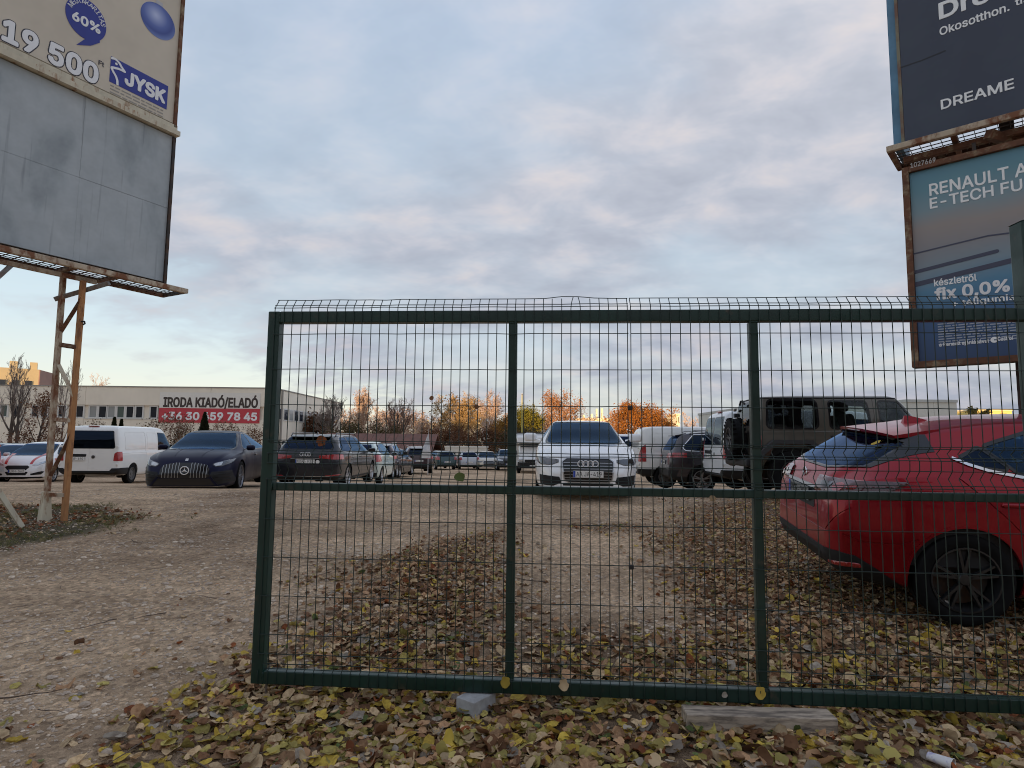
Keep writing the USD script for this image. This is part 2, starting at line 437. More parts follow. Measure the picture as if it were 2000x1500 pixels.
def scatter(path_name, protos, pos, rot, scale, idx, label, cat, parent="/World"):
    """protos: [(mesh, material, smooth)]."""
    path = numbered(parent, path_name)
    pi = UsdGeom.PointInstancer.Define(stage, path)
    rel = pi.CreatePrototypesRel()
    for k, (m, ma, sm) in enumerate(protos):
        pr = usdkit.mesh(stage, f"{path}/kinds/kind_{k:03d}", m, ma, smooth=sm)
        rel.AddTarget(pr.GetPath())
    pi.CreatePositionsAttr(Vt.Vec3fArray.FromNumpy(np.asarray(pos, np.float32)))
    pi.CreateOrientationsAttr(Vt.QuathArray([Gf.Quath(*map(float, r)) for r in rot]))
    pi.CreateScalesAttr(Vt.Vec3fArray.FromNumpy(np.repeat(np.asarray(scale, np.float32)[:, None], 3, 1)))
    pi.CreateProtoIndicesAttr(Vt.IntArray.FromNumpy(np.asarray(idx, np.int32)))
    tag(pi, label, cat, kind="stuff")
    return path


# ------------------------------------------------------------------ fallen leaves
def leaf_mesh(seed, curl, fold, wide=1.0, torn=0.0):
    """A poplar leaf about 1 long: pointed heart, curled, with a stalk."""
    r = np.random.default_rng(seed)
    t = np.linspace(0, np.pi, 9)
    half = [(0.50 * math.sin(a) ** 0.8 * (1.0 - 0.25 * (a / np.pi)), 0.5 - 0.5 * math.cos(a)) for a in t]   # (half width, along)
    rows = []
    for k, (w, y) in enumerate(half):
        w *= wide * (1 + (0.08 + torn) * r.normal())
        yy = y - (0.10 * (w / 0.5) if y < 0.3 else 0)
        rows.append([(-w, yy), (-0.5 * w, y), (0, y), (0.5 * w, y), (w, yy)])
    v = []
    for row in rows:
        for x, y in row:
            z = fold * abs(x) * 1.2 + curl * (y - 0.45) ** 2 * 1.3 + curl * x * x * 1.6 * math.sin(3 * y + seed) + 0.03 * math.sin(9 * x + 7 * y + seed)
            v.append([x, y - 0.45, z])
    f = []
    for k in range(len(rows) - 1):
        for c in range(4):
            a = k * 5 + c
            f += [[a, a + 1, a + 6], [a, a + 6, a + 5]]
    n0 = len(v)
    v += [[-0.012, -0.45, 0.0], [0.012, -0.45, 0.0], [0.05, -0.86, 0.05 * r.normal()]]
    f += [[n0, n0 + 1, n0 + 2]]
    return trimesh.Trimesh(V3(v), V3(f), process=False)


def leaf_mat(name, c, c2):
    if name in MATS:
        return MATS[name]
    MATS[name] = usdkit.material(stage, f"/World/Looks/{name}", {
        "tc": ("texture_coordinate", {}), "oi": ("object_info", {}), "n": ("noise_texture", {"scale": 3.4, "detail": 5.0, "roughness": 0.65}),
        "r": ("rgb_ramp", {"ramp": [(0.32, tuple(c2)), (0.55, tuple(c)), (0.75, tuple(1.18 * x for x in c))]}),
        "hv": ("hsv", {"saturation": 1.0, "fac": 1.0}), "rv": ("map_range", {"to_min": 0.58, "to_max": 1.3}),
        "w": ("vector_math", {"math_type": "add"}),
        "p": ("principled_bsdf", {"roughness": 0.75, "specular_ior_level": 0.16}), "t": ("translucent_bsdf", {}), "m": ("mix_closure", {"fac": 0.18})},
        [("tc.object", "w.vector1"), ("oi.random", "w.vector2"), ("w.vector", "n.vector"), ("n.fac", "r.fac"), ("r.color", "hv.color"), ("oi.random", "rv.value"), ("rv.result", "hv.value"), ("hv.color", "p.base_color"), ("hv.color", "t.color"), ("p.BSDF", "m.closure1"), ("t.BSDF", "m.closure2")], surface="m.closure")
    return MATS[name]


LEAF_TONES = [  # name, tone, blotch, weight in front, weight behind the gate
    ("leaf_olive", (0.42, 0.345, 0.105), (0.26, 0.19, 0.06), 0.23, 0.06),
    ("leaf_yellow", (0.56, 0.40, 0.07), (0.36, 0.23, 0.05), 0.14, 0.03),
    ("leaf_pale", (0.56, 0.41, 0.24), (0.38, 0.25, 0.14), 0.26, 0.28),
    ("leaf_tan", (0.44, 0.26, 0.14), (0.26, 0.14, 0.075), 0.20, 0.32),
    ("leaf_brown", (0.20, 0.10, 0.05), (0.11, 0.052, 0.027), 0.11, 0.27),
    ("leaf_grey", (0.36, 0.31, 0.25), (0.23, 0.18, 0.14), 0.06, 0.10),
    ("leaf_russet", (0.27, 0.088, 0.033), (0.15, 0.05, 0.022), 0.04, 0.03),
    ("leaf_green", (0.12, 0.155, 0.05), (0.09, 0.10, 0.035), 0.02, 0.01),
]
TONE_WORDS = {"leaf_olive": "olive green", "leaf_yellow": "bright yellow", "leaf_pale": "pale straw coloured", "leaf_tan": "tan", "leaf_brown": "dark brown", "leaf_grey": "greyish", "leaf_russet": "russet red", "leaf_green": "dull green"}
SHAPES = [(1, 0.12, 0.02), (2, 0.38, 0.10), (3, -0.25, 0.16), (4, 0.75, -0.05), (5, 0.20, 0.34), (6, -0.55, 0.05), (7, 0.30, 0.55, 0.8), (8, 0.25, 0.12, 0.62), (9, -0.2, 0.1, 0.9, 0.30), (10, 1.25, 0.25, 0.8, 0.12)]
LEAF_M = [leaf_mesh(*s) for s in SHAPES]
LEAF_PROTOS = [(LEAF_M[s], leaf_mat(t[0], t[1], t[2]), True) for t in LEAF_TONES for s in range(len(SHAPES))]

cand = []
for (x0, x1, y0, y1, dens) in ((-4.5, 4.2, 2.3, 3.6, 1700), (-3.0, 6.5, 3.6, 6.0, 1800), (-2.5, 9, 6.0, 9.0, 1500), (-2, 12, 9.0, 13.5, 560)):
    n = int((x1 - x0) * (y1 - y0) * dens)
    cand.append(np.stack([RNG.uniform(x0, x1, n), RNG.uniform(y0, y1, n)], 1))
cand = np.vstack(cand)
den = np.maximum(cover(LEAFY, cand[:, 0], cand[:, 1], seed=1) ** 1.2, 0.008 + 0.012 * (cand[:, 1] < 4.2))
cl = meshkit.fbm(np.stack([cand[:, 0] * 2.2, cand[:, 1] * 2.2, 0 * cand[:, 0] + 9], -1), 3, 21)
den *= np.clip(0.3 + 2.0 * (cl - 0.25), 0.5, 1.0)
keep = RNG.random(len(cand)) < den
cand = cand[keep]
# keep the leaves off the block and the timber
def leaf_place(xy, rng):
    n = len(xy)
    z = ground_z(xy[:, 0], xy[:, 1]) + 0.006 + rng.random(n) ** 2 * 0.035 * cover(LEAFY, xy[:, 0], xy[:, 1], seed=1)
    rot = quat(np.tile([0, 0, 1.0], (n, 1)), rng.uniform(0, 2 * np.pi, n))
    ax = np.stack([np.cos(a := rng.uniform(0, 2 * np.pi, n)), np.sin(a), 0 * a], 1)
    tilt = np.abs(rng.normal(0, 0.40, n)) + np.where(rng.random(n) < 0.3, math.pi, 0)
    rot = qmul(quat(ax, tilt), rot)
    sc = np.exp(rng.normal(math.log(0.047), 0.38, n)).clip(0.018, 0.095)
    return np.stack([xy[:, 0], xy[:, 1], z], 1), rot, sc


lp, lr, ls = leaf_place(cand, RNG)
wf = V3([t[3] for t in LEAF_TONES]); wb = V3([t[4] for t in LEAF_TONES])
front = np.clip((4.6 - cand[:, 1]) / 1.3, 0, 1)
u = RNG.random(len(cand))
cf, cb = np.cumsum(wf / wf.sum()), np.cumsum(wb / wb.sum())
tone = np.where(RNG.random(len(cand)) < front, np.searchsorted(cf, u), np.searchsorted(cb, u)).clip(0, len(LEAF_TONES) - 1)
shape_i = RNG.integers(0, len(SHAPES), len(cand))
ls = ls * np.interp(cand[:, 1], [3.3, 4.6, 8.0], [1.0, 0.80, 0.62])


def rot_m(qr):
    return trimesh.transformations.quaternion_matrix(qr)


def leaf_at(name, pos, qr, sc, tone_k, shape_k, label, cat, group=None):
    m = LEAF_M[shape_k].copy(); m.apply_scale(sc); m.apply_transform(rot_m(qr)); m.apply_translation(pos)
    x = UsdGeom.Mesh
    pr = usdkit.mesh(stage, numbered("/World", name), m, MATS[LEAF_TONES[tone_k][0]], smooth=True)
    tag(pr, label, cat, group)


dist = np.hypot(cand[:, 0], cand[:, 1])
rel = lp - CAM; dep = rel @ FWD
px = np.stack([1000 + FPX * (rel @ RGT) / dep, 750 - FPX * (rel @ UPV) / dep], 1)
seen = (px[:, 0] > 5) & (px[:, 0] < 1995) & (px[:, 1] < 1492) & (px[:, 1] > 0)
order = np.argsort(np.where(seen, dist - 25 * (lp[:, 2] - GZ(lp[:, 1])), 1e9))[:300]
single = np.zeros(len(cand), bool); single[order] = True
for k in order:
    w = TONE_WORDS[LEAF_TONES[tone[k]][0]]
    leaf_at("fallen_leaf", lp[k], lr[k], ls[k], tone[k], shape_i[k], f"{w} fallen leaf on top of the leaf litter in front of the gate", "leaf", f"{w} fallen leaves in front of the gate")
o = ~single
scatter("leaf_litter", LEAF_PROTOS, lp[o], lr[o], ls[o], tone[o] * len(SHAPES) + shape_i[o], "carpet of small fallen leaves on the ground around and behind the gate", "leaf litter")

# ------------------------------------------------------------------ loose stones
def stone_mesh(seed):
    m = trimesh.creation.icosphere(1, 0.5)
    n = meshkit.fbm(m.vertices * 2.5 + seed * 7, 3, seed) - 0.5
    m.vertices *= (1 + 0.9 * n)[:, None]; m.vertices *= [1.0, 0.8, 0.5]
    return m


stm = [mat("stone_pale", (0.56, 0.45, 0.34), 0.9, var=0.25, vscale=5), mat("stone_grey", (0.40, 0.32, 0.25), 0.9, var=0.25, vscale=5), mat("stone_tan", (0.36, 0.28, 0.21), 0.9, var=0.25, vscale=5)]
sp = [(stone_mesh(s), m, False) for s in range(4) for m in stm]
sx = []
for (x0, x1, y0, y1, dens) in ((-5, 3, 2.5, 4.5, 1300), (-7, 4, 4.5, 7, 800), (-9, 6, 7, 12, 330)):
    n = int((x1 - x0) * (y1 - y0) * dens); sx.append(np.stack([RNG.uniform(x0, x1, n), RNG.uniform(y0, y1, n)], 1))
sx = np.vstack(sx)
sd = (1 - 0.9 * cover(LEAFY, sx[:, 0], sx[:, 1], seed=1)) * np.clip(2.6 * (meshkit.fbm(np.stack([sx[:, 0] * 0.8, sx[:, 1] * 1.4, 0 * sx[:, 0]], -1), 4, 31) - 0.28), 0.08, 1)
sx = sx[RNG.random(len(sx)) < sd]
n = len(sx)
ssz = np.exp(RNG.normal(math.log(0.0125), 0.55, n)).clip(0.005, 0.06)
scatter("loose_stones", sp, np.stack([sx[:, 0], sx[:, 1], ground_z(sx[:, 0], sx[:, 1]) + 0.08 * ssz], 1), quat(np.tile([0, 0, 1.0], (n, 1)), RNG.uniform(0, 6.28, n)), ssz, RNG.integers(0, len(sp), n), "loose pale pebbles scattered over the gravel drive", "gravel")

tw = []
for k in range(4):
    r_ = np.random.default_rng(90 + k); p_ = np.stack([np.linspace(-0.5, 0.5, 7), 0.10 * np.cumsum(r_.normal(0, 0.4, 7)), 0.03 + 0.02 * r_.random(7)], 1)
    tw.append((tube(p_, np.linspace(0.016, 0.006, 7), 5), mat("twig_bark", (0.10, 0.07, 0.05), 0.9, var=0.3, vscale=8), True))
n = 190
tx = np.stack([RNG.uniform(-4.5, 4, n), 2.6 + 6 * RNG.random(n) ** 1.7], 1)
scatter("twigs", tw, np.stack([tx[:, 0], tx[:, 1], ground_z(tx[:, 0], tx[:, 1]) + 0.012], 1), quat(np.tile([0, 0, 1.0], (n, 1)), RNG.uniform(0, 6.28, n)), np.exp(RNG.normal(math.log(0.16), 0.5, n)).clip(0.05, 0.5), RNG.integers(0, 4, n), "thin broken twigs lying about on the gravel and the leaves", "twigs")

# ------------------------------------------------------------------ grass and dead leaves on the bank under the left billboard
blade = []
for k in range(7):
    a = k * 2.4; r0 = 0.25 * (k % 3) / 2
    bx, by = r0 * math.cos(a), r0 * math.sin(a); lean = 0.35 + 0.1 * (k % 4)
    blade.append(trimesh.Trimesh([[bx - 0.03, by, 0], [bx + 0.03, by, 0], [bx + lean * 0.4 * math.cos(a), by + lean * 0.4 * math.sin(a), 0.6], [bx + lean * math.cos(a), by + lean * math.sin(a), 0.9]], [[0, 1, 2], [1, 3, 2]], process=False))
blade = cat_(blade)
gm = [leaf_mat("grass_green", (0.13, 0.14, 0.05), (0.085, 0.09, 0.035)), leaf_mat("grass_dry", (0.26, 0.22, 0.10), (0.15, 0.12, 0.06))]
bx_ = np.stack([RNG.uniform(-10.5, -2.5, 40000), RNG.uniform(6.0, 13.0, 40000)], 1)
bc = cover(BANK, bx_[:, 0], bx_[:, 1], 0.5, seed=2) * np.clip(3.2 * (meshkit.fbm(np.stack([bx_[:, 0] * 1.1, bx_[:, 1] * 1.1, 0 * bx_[:, 0]], -1), 4, 51) - 0.40), 0.02, 1)
bx_ = bx_[RNG.random(len(bx_)) < bc]; n = len(bx_)
scatter("grass", [(blade, gm[0], False), (blade, gm[1], False)], np.stack([bx_[:, 0], bx_[:, 1], ground_z(bx_[:, 0], bx_[:, 1])], 1), quat(np.tile([0, 0, 1.0], (n, 1)), RNG.uniform(0, 6.28, n)), RNG.uniform(0.018, 0.048, n), (RNG.random(n) < 0.5).astype(int), "short grass on the bank around the left billboard's legs", "grass")
dx = np.stack([RNG.uniform(-10.5, -3.0, 12000), RNG.uniform(6.2, 11.0, 12000)], 1)
dc = cover(BANK, dx[:, 0], dx[:, 1], 0.5, seed=2) * np.clip(3.5 * (meshkit.fbm(np.stack([dx[:, 0] * 1.3, dx[:, 1] * 1.3, 0 * dx[:, 0]], -1), 4, 71) - 0.36), 0.03, 1)
dx = dx[RNG.random(len(dx)) < dc]; n = len(dx)
d1, d2, d3_ = leaf_place(dx, RNG)
scatter("dead_leaves", LEAF_PROTOS, d1, d2, d3_ * 0.8, RNG.choice([3, 4, 4, 6, 6, 2], n) * len(SHAPES) + RNG.integers(0, len(SHAPES), n), "reddish dead leaves lying on the grass bank at the left", "leaf litter")

# ------------------------------------------------------------------ the sliding gate
GA, GB = V3([-1.32, 3.42, 0]), V3([2.66, 3.14, 0])
GE = (GB - GA) / np.linalg.norm(GB - GA)            # along the gate, to the right
GN = V3([-GE[1], GE[0], 0])                         # away from the viewer
gate_mat4 = np.eye(4); gate_mat4[:3, 0], gate_mat4[:3, 1], gate_mat4[:3, 2], gate_mat4[:3, 3] = GE, GN, [0, 0, 1], GA
green = mat("green_paint", (0.0045, 0.026, 0.019), 0.42, spec=0.5, var=0.35, vscale=3.0, color2=(0.06, 0.045, 0.03), amt2=0.7, scale2=11.0, thr=(0.60, 0.72), rvar=0.15, bump=0.0010, bscale=90)
wire_m = mat("green_wire", (0.006, 0.020, 0.016), 0.45, spec=0.5)
zinc = mat("rusty_steel_bar", (0.16, 0.13, 0.11), 0.6, metal=0.6, color2=(0.13, 0.06, 0.03), amt2=0.8, scale2=20)
gate = thing("sliding_gate", "dark green steel framed wire mesh gate standing across the entrance", "gate", mat4=gate_mat4)
S1 = 4.75


def bar(x0, x1, z0, z1, d=0.03, r=0.006):
    return tri(rbox(x0, x1, -d, d, z0, z1, r))


part(gate, "end_post", bar(-0.073, -0.006, 0.083, 2.124), green, 30)
part(gate, "top_rail", bar(-0.004, S1, 2.058, 2.124), green, 30)
part(gate, "bottom_rail", bar(-0.004, S1, 0.083, 0.152), green, 30)
for s in (1.327, 2.628):
    part(gate, "upright", bar(s - 0.0235, s + 0.0235, 1.160, 2.056, 0.0235), green, 30)
    part(gate, "upright", bar(s - 0.0235, s + 0.0235, 0.154, 1.112, 0.0235), green, 30)
part(gate, "middle_rail", bar(-0.004, S1, 1.114, 1.158, 0.026), green, 30)
for s in (1.327, 2.628):
    for z in (2.056, 1.160, 1.112, 0.154):
        part(gate, "weld_bead", tube([(s + x, -0.024, z + (0.001 if z in (1.160, 0.154) else -0.001)) for x in np.linspace(-0.024, 0.024, 8)], [0.0045 + 0.0015 * math.sin(4 * k + z) for k in range(8)], 6), green, True)
for z in (2.058, 1.114, 0.083):
    part(gate, "weld_bead", tube([(-0.005, -0.029, z + y) for y in np.linspace(0.002, 0.062 if z != 1.114 else 0.042, 8)], [0.004 + 0.0015 * math.sin(4 * k + z) for k in range(8)], 6), green, True)
part(gate, "drop_bolt", tube([(0.01, -0.01, 0.082), (0.006, -0.012, -0.05)], 0.007, 8), zinc, True)
FOLD = [(0.086, 0.002), (0.150, -0.004), (0.165, 0.018), (0.19, 0.012), (0.25, 0.0), (1.175, 0.0), (1.192, 0.012), (1.226, 0.040), (1.266, 0.004), (1.318, 0.0), (1.333, 0.012), (1.357, 0.038), (1.378, 0.010), (1.392, 0.0), (2.128, 0.0), (2.146, 0.004), (2.160, 0.016), (2.18, 0.034), (2.196, 0.046)]
fz, fd = V3([a for a, b in FOLD]), V3([b for a, b in FOLD])
MESH_Y = -0.0345
HZ = [0.165, 0.192, 0.247, 0.347, 0.550, 0.755, 0.960, 1.177, 1.192, 1.266, 1.320, 1.335, 1.380, 1.392, 1.590, 1.790, 1.990, 2.141, 2.157, 2.196]
r_ = np.random.default_rng(5)
panels = [(-0.030, 1.952, 40), (1.974, 4.60, 51)]
for pk, (a, b, cnt) in enumerate(panels):
    for s in np.linspace(a, b, cnt):
        w = r_.normal(0, 0.0017, 3)
        xs = s + w[0] + np.interp(fz, [0, 0.6, 1.1, 1.7, 2.2], [0, w[1], w[2] * 1.4, w[1] - w[0], 0])
        dz = np.zeros(len(fz))
        if pk == 0 and 1.60 < s < 1.72:        # where someone climbed over: the top wires are bent
            xs = xs + np.where(fz > 2.14, (fz - 2.14) * (0.25 if s < 1.66 else -0.2), 0); dz = np.where(fz > 2.15, 0.012, 0)
        part(gate, "vertical_wire", tube(np.stack([xs, MESH_Y + fd, fz + dz], 1), 0.0025, 5), wire_m, True)
    for z in HZ:
        xs = np.linspace(a - 0.006, b + 0.006, 23)
        sag = r_.normal(0, 0.0010, 23); sag[0] = 0
        bump = np.where((z > 2.19) & (pk == 0), 0.014 * np.exp(-((xs - 1.65) / 0.09) ** 2), 0)
        part(gate, "horizontal_wire", tube(np.stack([xs, np.full(23, MESH_Y + np.interp(z, fz, fd) - 0.0045), z + sag + bump], 1), 0.0024, 5), wire_m, True)
for z in (0.75, 1.30, 1.585):
    part(gate, "wire_clip", tri(rbox(1.950, 1.976, -0.047, -0.036, z - 0.012, z + 0.012, 0.004)), mat("black_plastic", (0.012, 0.012, 0.013), 0.5), 30)


def on_gate(px, py, off=-0.05):
    return on_plane(px, py, GA + off * GN, GN)


def gate_leaf(px_, py_, size, tone_k, shape_k, face, spin, label, off=-0.045):
    pos = on_gate(px_, py_, off)
    qr = qmul(quat(V3([1.0, 0, 0]), math.radians(face)), quat(V3([0, 0, 1.0]), spin))
    leaf_at("caught_leaf", pos, qr, size, tone_k, shape_k, label, "leaf")


gate_leaf(987, 1332, 0.055, 1, 0, 80, 3.0, "yellow leaf stuck on the gate's bottom rail at the foot of the second upright", -0.040)
gate_leaf(1101, 1337, 0.056, 2, 1, 75, 3.3, "straw coloured leaf on the gate's bottom rail right of the second upright", -0.040)
gate_leaf(1485, 1353, 0.060, 1, 0, 82, 3.1, "yellow leaf on the gate's bottom rail below the third upright", -0.040)
gate_leaf(1415, 1357, 0.030, 5, 4, 70, 2.0, "small grey curled leaf on the bottom rail left of the third upright", -0.040)
gate_leaf(898, 932, 0.058, 7, 2, 70, 1.4, "green leaf caught in the mesh just above the middle rail", -0.050)
gate_leaf(628, 862, 0.060, 6, 1, 85, 0.2, "round orange leaf shape standing for a reflection in the grey estate rear window", 0.004)  # leaf shape added in place of an orange reflection in the estate's rear glass
gate_leaf(843, 778, 0.026, 4, 4, 80, -0.6, "dark dry leaf caught high in the mesh left of the willow", -0.046)
gate_leaf(931, 795, 0.028, 4, 3, 70, 0.7, "dark crumpled leaf caught on a horizontal wire in front of the willow", -0.046)
gate_leaf(1393, 973, 0.034, 2, 5, 75, 1.1, "small pale leaf on the gate's middle rail", -0.034)

# the tall guide post at the right edge
gp_ = on_plane(1990, 700, GA + 0.14 * GN, GN)
post = thing("gate_post", "tall green square steel post behind the gate at the right edge", "post", (float(gp_[0]) + 0.135, float(gp_[1]) + 0.05, 0), math.atan2(GE[1], GE[0]))
part(post, "shaft", tri(rbox(-0.06, 0.06, -0.05, 0.05, -0.1, 2.66, 0.008)), green, 30)
part(post, "cap", tri(hull([(x, y, 2.66) for x in (-0.062, 0.062) for y in (-0.052, 0.052)] + [(0.0, 0, 2.685)])), green)

# what the gate stands on
conc = mat("concrete", (0.40, 0.40, 0.40), 0.85, var=0.2, vscale=14, color2=(0.22, 0.21, 0.20), amt2=0.5, scale2=9, bump=0.002, bscale=70)
b = G(932, 1398)
solo("concrete_block", tri(rbox(-0.088, 0.088, -0.062, 0.062, 0.0, 0.080, 0.005).rotate([0, 0, 52]).translate([float(b[0]) - 0.01, float(b[1]) + 0.07, -0.002])), conc, "light grey concrete block under the gate's bottom rail", "block", smooth=30)
oldwood = mat("old_timber", (0.42, 0.34, 0.26), 0.85, var=0.35, vscale=3.0, color2=(0.075, 0.06, 0.05), amt2=0.8, scale2=5.0, stretch=(1, 6, 6), bump=0.003, bscale=30)
a_, b_ = G(1348, 1440), G(1650, 1449)
tb = tri(rbox(0, float(np.linalg.norm(b_ - a_)), 0, 0.12, -0.03, 0.081, 0.006))
ang = math.atan2(b_[1] - a_[1], b_[0] - a_[0])
tb.apply_transform(trimesh.transformations.rotation_matrix(ang, [0, 0, 1])); tb.apply_translation([a_[0], a_[1] + 0.05, 0])
solo("timber_beam", tb, oldwood, "short weathered timber beam lying under the gate's bottom rail", "beam", smooth=30)

# the paper cup
c_ = G(1838, 1506)
cup = thing("paper_cup", "crushed white paper cup lying among the leaves in the right foreground", "cup", (float(c_[0]), float(c_[1]), 0.040), math.radians(38))
paper = mat("cup_paper", (0.60, 0.58, 0.58), 0.6, color2=(0.30, 0.28, 0.48), amt2=0.7, scale2=26, thr=(0.52, 0.60))
pr_ = [(0.026, 0.055), (0.027, 0.05), (0.036, -0.05), (0.0385, -0.053), (0.0365, -0.055), (0.034, -0.05), (0.025, 0.05), (0.0, 0.048), (0.0, 0.055)]
cm = lathe(pr_ + [(0.026, 0.055)], "y", 28); cm.vertices[:, 2] *= 0.72
cm.vertices *= 0.85
part(cup, "cup_wall", cm, paper, 40)
rimm = trimesh.creation.torus(0.0372, 0.0022, 28, 8); rimm.apply_transform(trimesh.transformations.rotation_matrix(np.pi/2, [1, 0, 0])); rimm.vertices[:, 2] *= 0.72; rimm.apply_translation([0, -0.054, 0]); rimm.vertices *= 0.85
part(cup, "rim", rimm, mat("cup_rim", (0.75, 0.72, 0.66), 0.5), True)

# ------------------------------------------------------------------ lettering
def text_on(parent, s, x, y, width, height, m, z=0.0, bold=True, name="lettering", depth=0.004, skew=0.0, outline=0.0):
    """Letters in the xy plane, baseline from (x, y), stretched to the width, capitals of the given height."""
    t = meshkit.text_mesh(s, 1.0, depth=1.0, bold=bold)
    b = t.bounds
    v = np.array(t.vertices)
    v[:, 0] = (v[:, 0] - b[0, 0]) * width / (b[1, 0] - b[0, 0]); v[:, 1] *= height; v[:, 0] += skew * v[:, 1]; v[:, 2] = z + v[:, 2] * depth
    v += [x, y, 0]
    f = np.array(t.faces)
    if outline:
        vs = [v + [outline * math.cos(a), outline * math.sin(a), -0.00012 * k] for k, a in enumerate(np.arange(8) * math.pi / 4)]
        v = np.vstack(vs); f = np.vstack([f + k * len(t.vertices) for k in range(8)])
    return part(parent, name, trimesh.Trimesh(v, f, process=False), m)


def flat(pts, z0, z1):
    """A polygon in the xy plane as a thin plate."""
    pg = pts if isinstance(pts, Polygon) else Polygon(pts).buffer(0)
    m = trimesh.creation.extrude_polygon(pg, z1 - z0, engine="earcut"); m.apply_translation([0, 0, z0])
    return m


class Board:
    """Local axes of a billboard: x along it to the right, y up, z towards the viewer."""
    def __init__(s, o, u):
        s.o = V3(o, float); s.u = V3([u[0], u[1], 0.0]); s.u /= np.linalg.norm(s.u); s.n = np.cross(s.u, [0, 0, 1.0])
        s.m = np.eye(4); s.m[:3, 0], s.m[:3, 1], s.m[:3, 2], s.m[:3, 3] = s.u, [0, 0, 1], s.n, s.o

    def at(s, px, py, off=0.0):
        p = on_plane(px, py, s.o + off * s.n, s.n) - s.o
        return V3([p @ s.u, p[2], off])

    def loc(s, w):
        p = V3(w) - s.o
        return V3([p @ s.u, p[2], p @ s.n])

    def text(s, parent, st, p0, p1, cap, m, z=0.01, **k):
        a, b = s.at(*p0), s.at(*p1)
        c = s.at(p0[0], p0[1] - cap)
        return text_on(parent, st, a[0], (a[1] + b[1]) / 2, b[0] - a[0], c[1] - a[1], m, z, **k)


rust = mat("rusty_cream_paint", (0.46, 0.38, 0.28), 0.75, var=0.2, vscale=6, color2=(0.17, 0.058, 0.02), amt2=0.95, scale2=7.5, thr=(0.44, 0.58), bump=0.002, bscale=60, stretch=(1, 0.5, 1))
rust2 = mat("brown_rust", (0.13, 0.055, 0.028), 0.8, var=0.4, vscale=8, color2=(0.30, 0.24, 0.15), amt2=0.8, scale2=7, thr=(0.52, 0.66), bump=0.002, bscale=60)
rust3 = mat("orange_rust", (0.40, 0.19, 0.075), 0.75, var=0.3, vscale=7, color2=(0.14, 0.05, 0.025), amt2=0.9, scale2=5, thr=(0.52, 0.66), stretch=(2, 0.6, 2), bump=0.002, bscale=60)
creamp = mat("worn_cream_paint", (0.55, 0.50, 0.38), 0.7, var=0.15, vscale=5, color2=(0.26, 0.11, 0.04), amt2=0.9, scale2=6, thr=(0.56, 0.68), stretch=(2, 0.5, 2), bump=0.001, bscale=60)
steelg = mat("grey_steel", (0.24, 0.24, 0.235), 0.5, metal=0.4, color2=(0.14, 0.07, 0.04), amt2=0.6, scale2=8)
darksteel = mat("dark_steel", (0.035, 0.030, 0.028), 0.6, metal=0.3, color2=(0.10, 0.045, 0.02), amt2=0.6, scale2=9)
white_print = mat("white_print", (0.78, 0.79, 0.80), 0.55)
ink = mat("dark_print", (0.035, 0.035, 0.05), 0.55)
blue_print = mat("blue_print", (0.022, 0.035, 0.26), 0.5, var=0.08, vscale=3)

# ------------------------------------------------------------------ left billboard
LB = Board((-5.40, 9.19, 3.73), (0.482, 0.876))
bl = thing("billboard", "two tier billboard on a rusty lattice leg, homeware poster above an empty grey board", "billboard", mat4=LB.m)
W_L = 5.1
grey_sheet = usdkit.material(stage, "/World/Looks/worn_grey_sheet", {
    "g": ("texture_coordinate", {}), "m1": ("mapping", {"scale": (1.1, 0.5, 1)}), "m2": ("mapping", {"scale": (9, 0.35, 1)}),
    "n1": ("noise_texture", {"scale": 1.5, "detail": 6.0, "roughness": 0.55, "distortion": 0.4}), "n2": ("noise_texture", {"scale": 1.6, "detail": 4.0}), "n3": ("noise_texture", {"scale": 3.0, "detail": 8.0, "roughness": 0.7}),
    "r1": ("rgb_ramp", {"ramp": [(0.30, (0.26, 0.295, 0.315)), (0.42, (0.34, 0.38, 0.40)), (0.50, (0.395, 0.435, 0.455)), (0.75, (0.44, 0.475, 0.49))]}),
    "r2": ("map_range", {"from_min": 0.60, "from_max": 0.70, "to_max": 0.5, "clamp": True}), "c": ("mix_color", {"b": (0.19, 0.21, 0.225)}),
    "r3": ("map_range", {"from_min": 0.35, "from_max": 0.65, "to_min": 0.9, "to_max": 1.06}), "hv": ("hsv", {"fac": 1.0}), "p": ("principled_bsdf", {"roughness": 0.6, "specular_ior_level": 0.3})},
    [("g.object", "m1.vector"), ("g.object", "m2.vector"), ("m1.vector", "n1.vector"), ("m2.vector", "n2.vector"), ("g.object", "n3.vector"), ("n1.fac", "r1.fac"), ("n2.fac", "r2.value"),
     ("r1.color", "c.a"), ("r2.result", "c.fac"), ("c.result", "hv.color"), ("n3.fac", "r3.value"), ("r3.result", "hv.value"), ("hv.color", "p.base_color")], surface="p.BSDF")
cream_sheet = mat("cream_poster", (0.60, 0.535, 0.43), 0.6, var=0.07, vscale=1.2, color2=(0.50, 0.44, 0.35), amt2=0.5, scale2=0.8)
for i in range(4):
    for j in range(2):
        x1 = -0.045 - i * 1.25 * 0.997; x0 = max(-W_L + 0.04, x1 - 1.2445)
        part(bl, "grey_panel", box(x0, x1, 0.07 + j * 1.17, 0.07 + j * 1.17 + 1.166, -0.02, 0.012 + 0.002 * ((i + j) % 2)), grey_sheet)
part(bl, "poster_sheet", box(-W_L + 0.05, -0.05, 2.63, 5.02, -0.02, 0.012), cream_sheet)
part(bl, "backing", box(-W_L, 0, 0.0, 5.10, -0.10, -0.024), darksteel)
part(bl, "side_frame", box(-0.043, 0.0, 0.0, 2.40, -0.022, 0.045), darksteel)
part(bl, "side_frame", box(-0.048, 0.0, 2.56, 5.10, -0.022, 0.045), rust2)
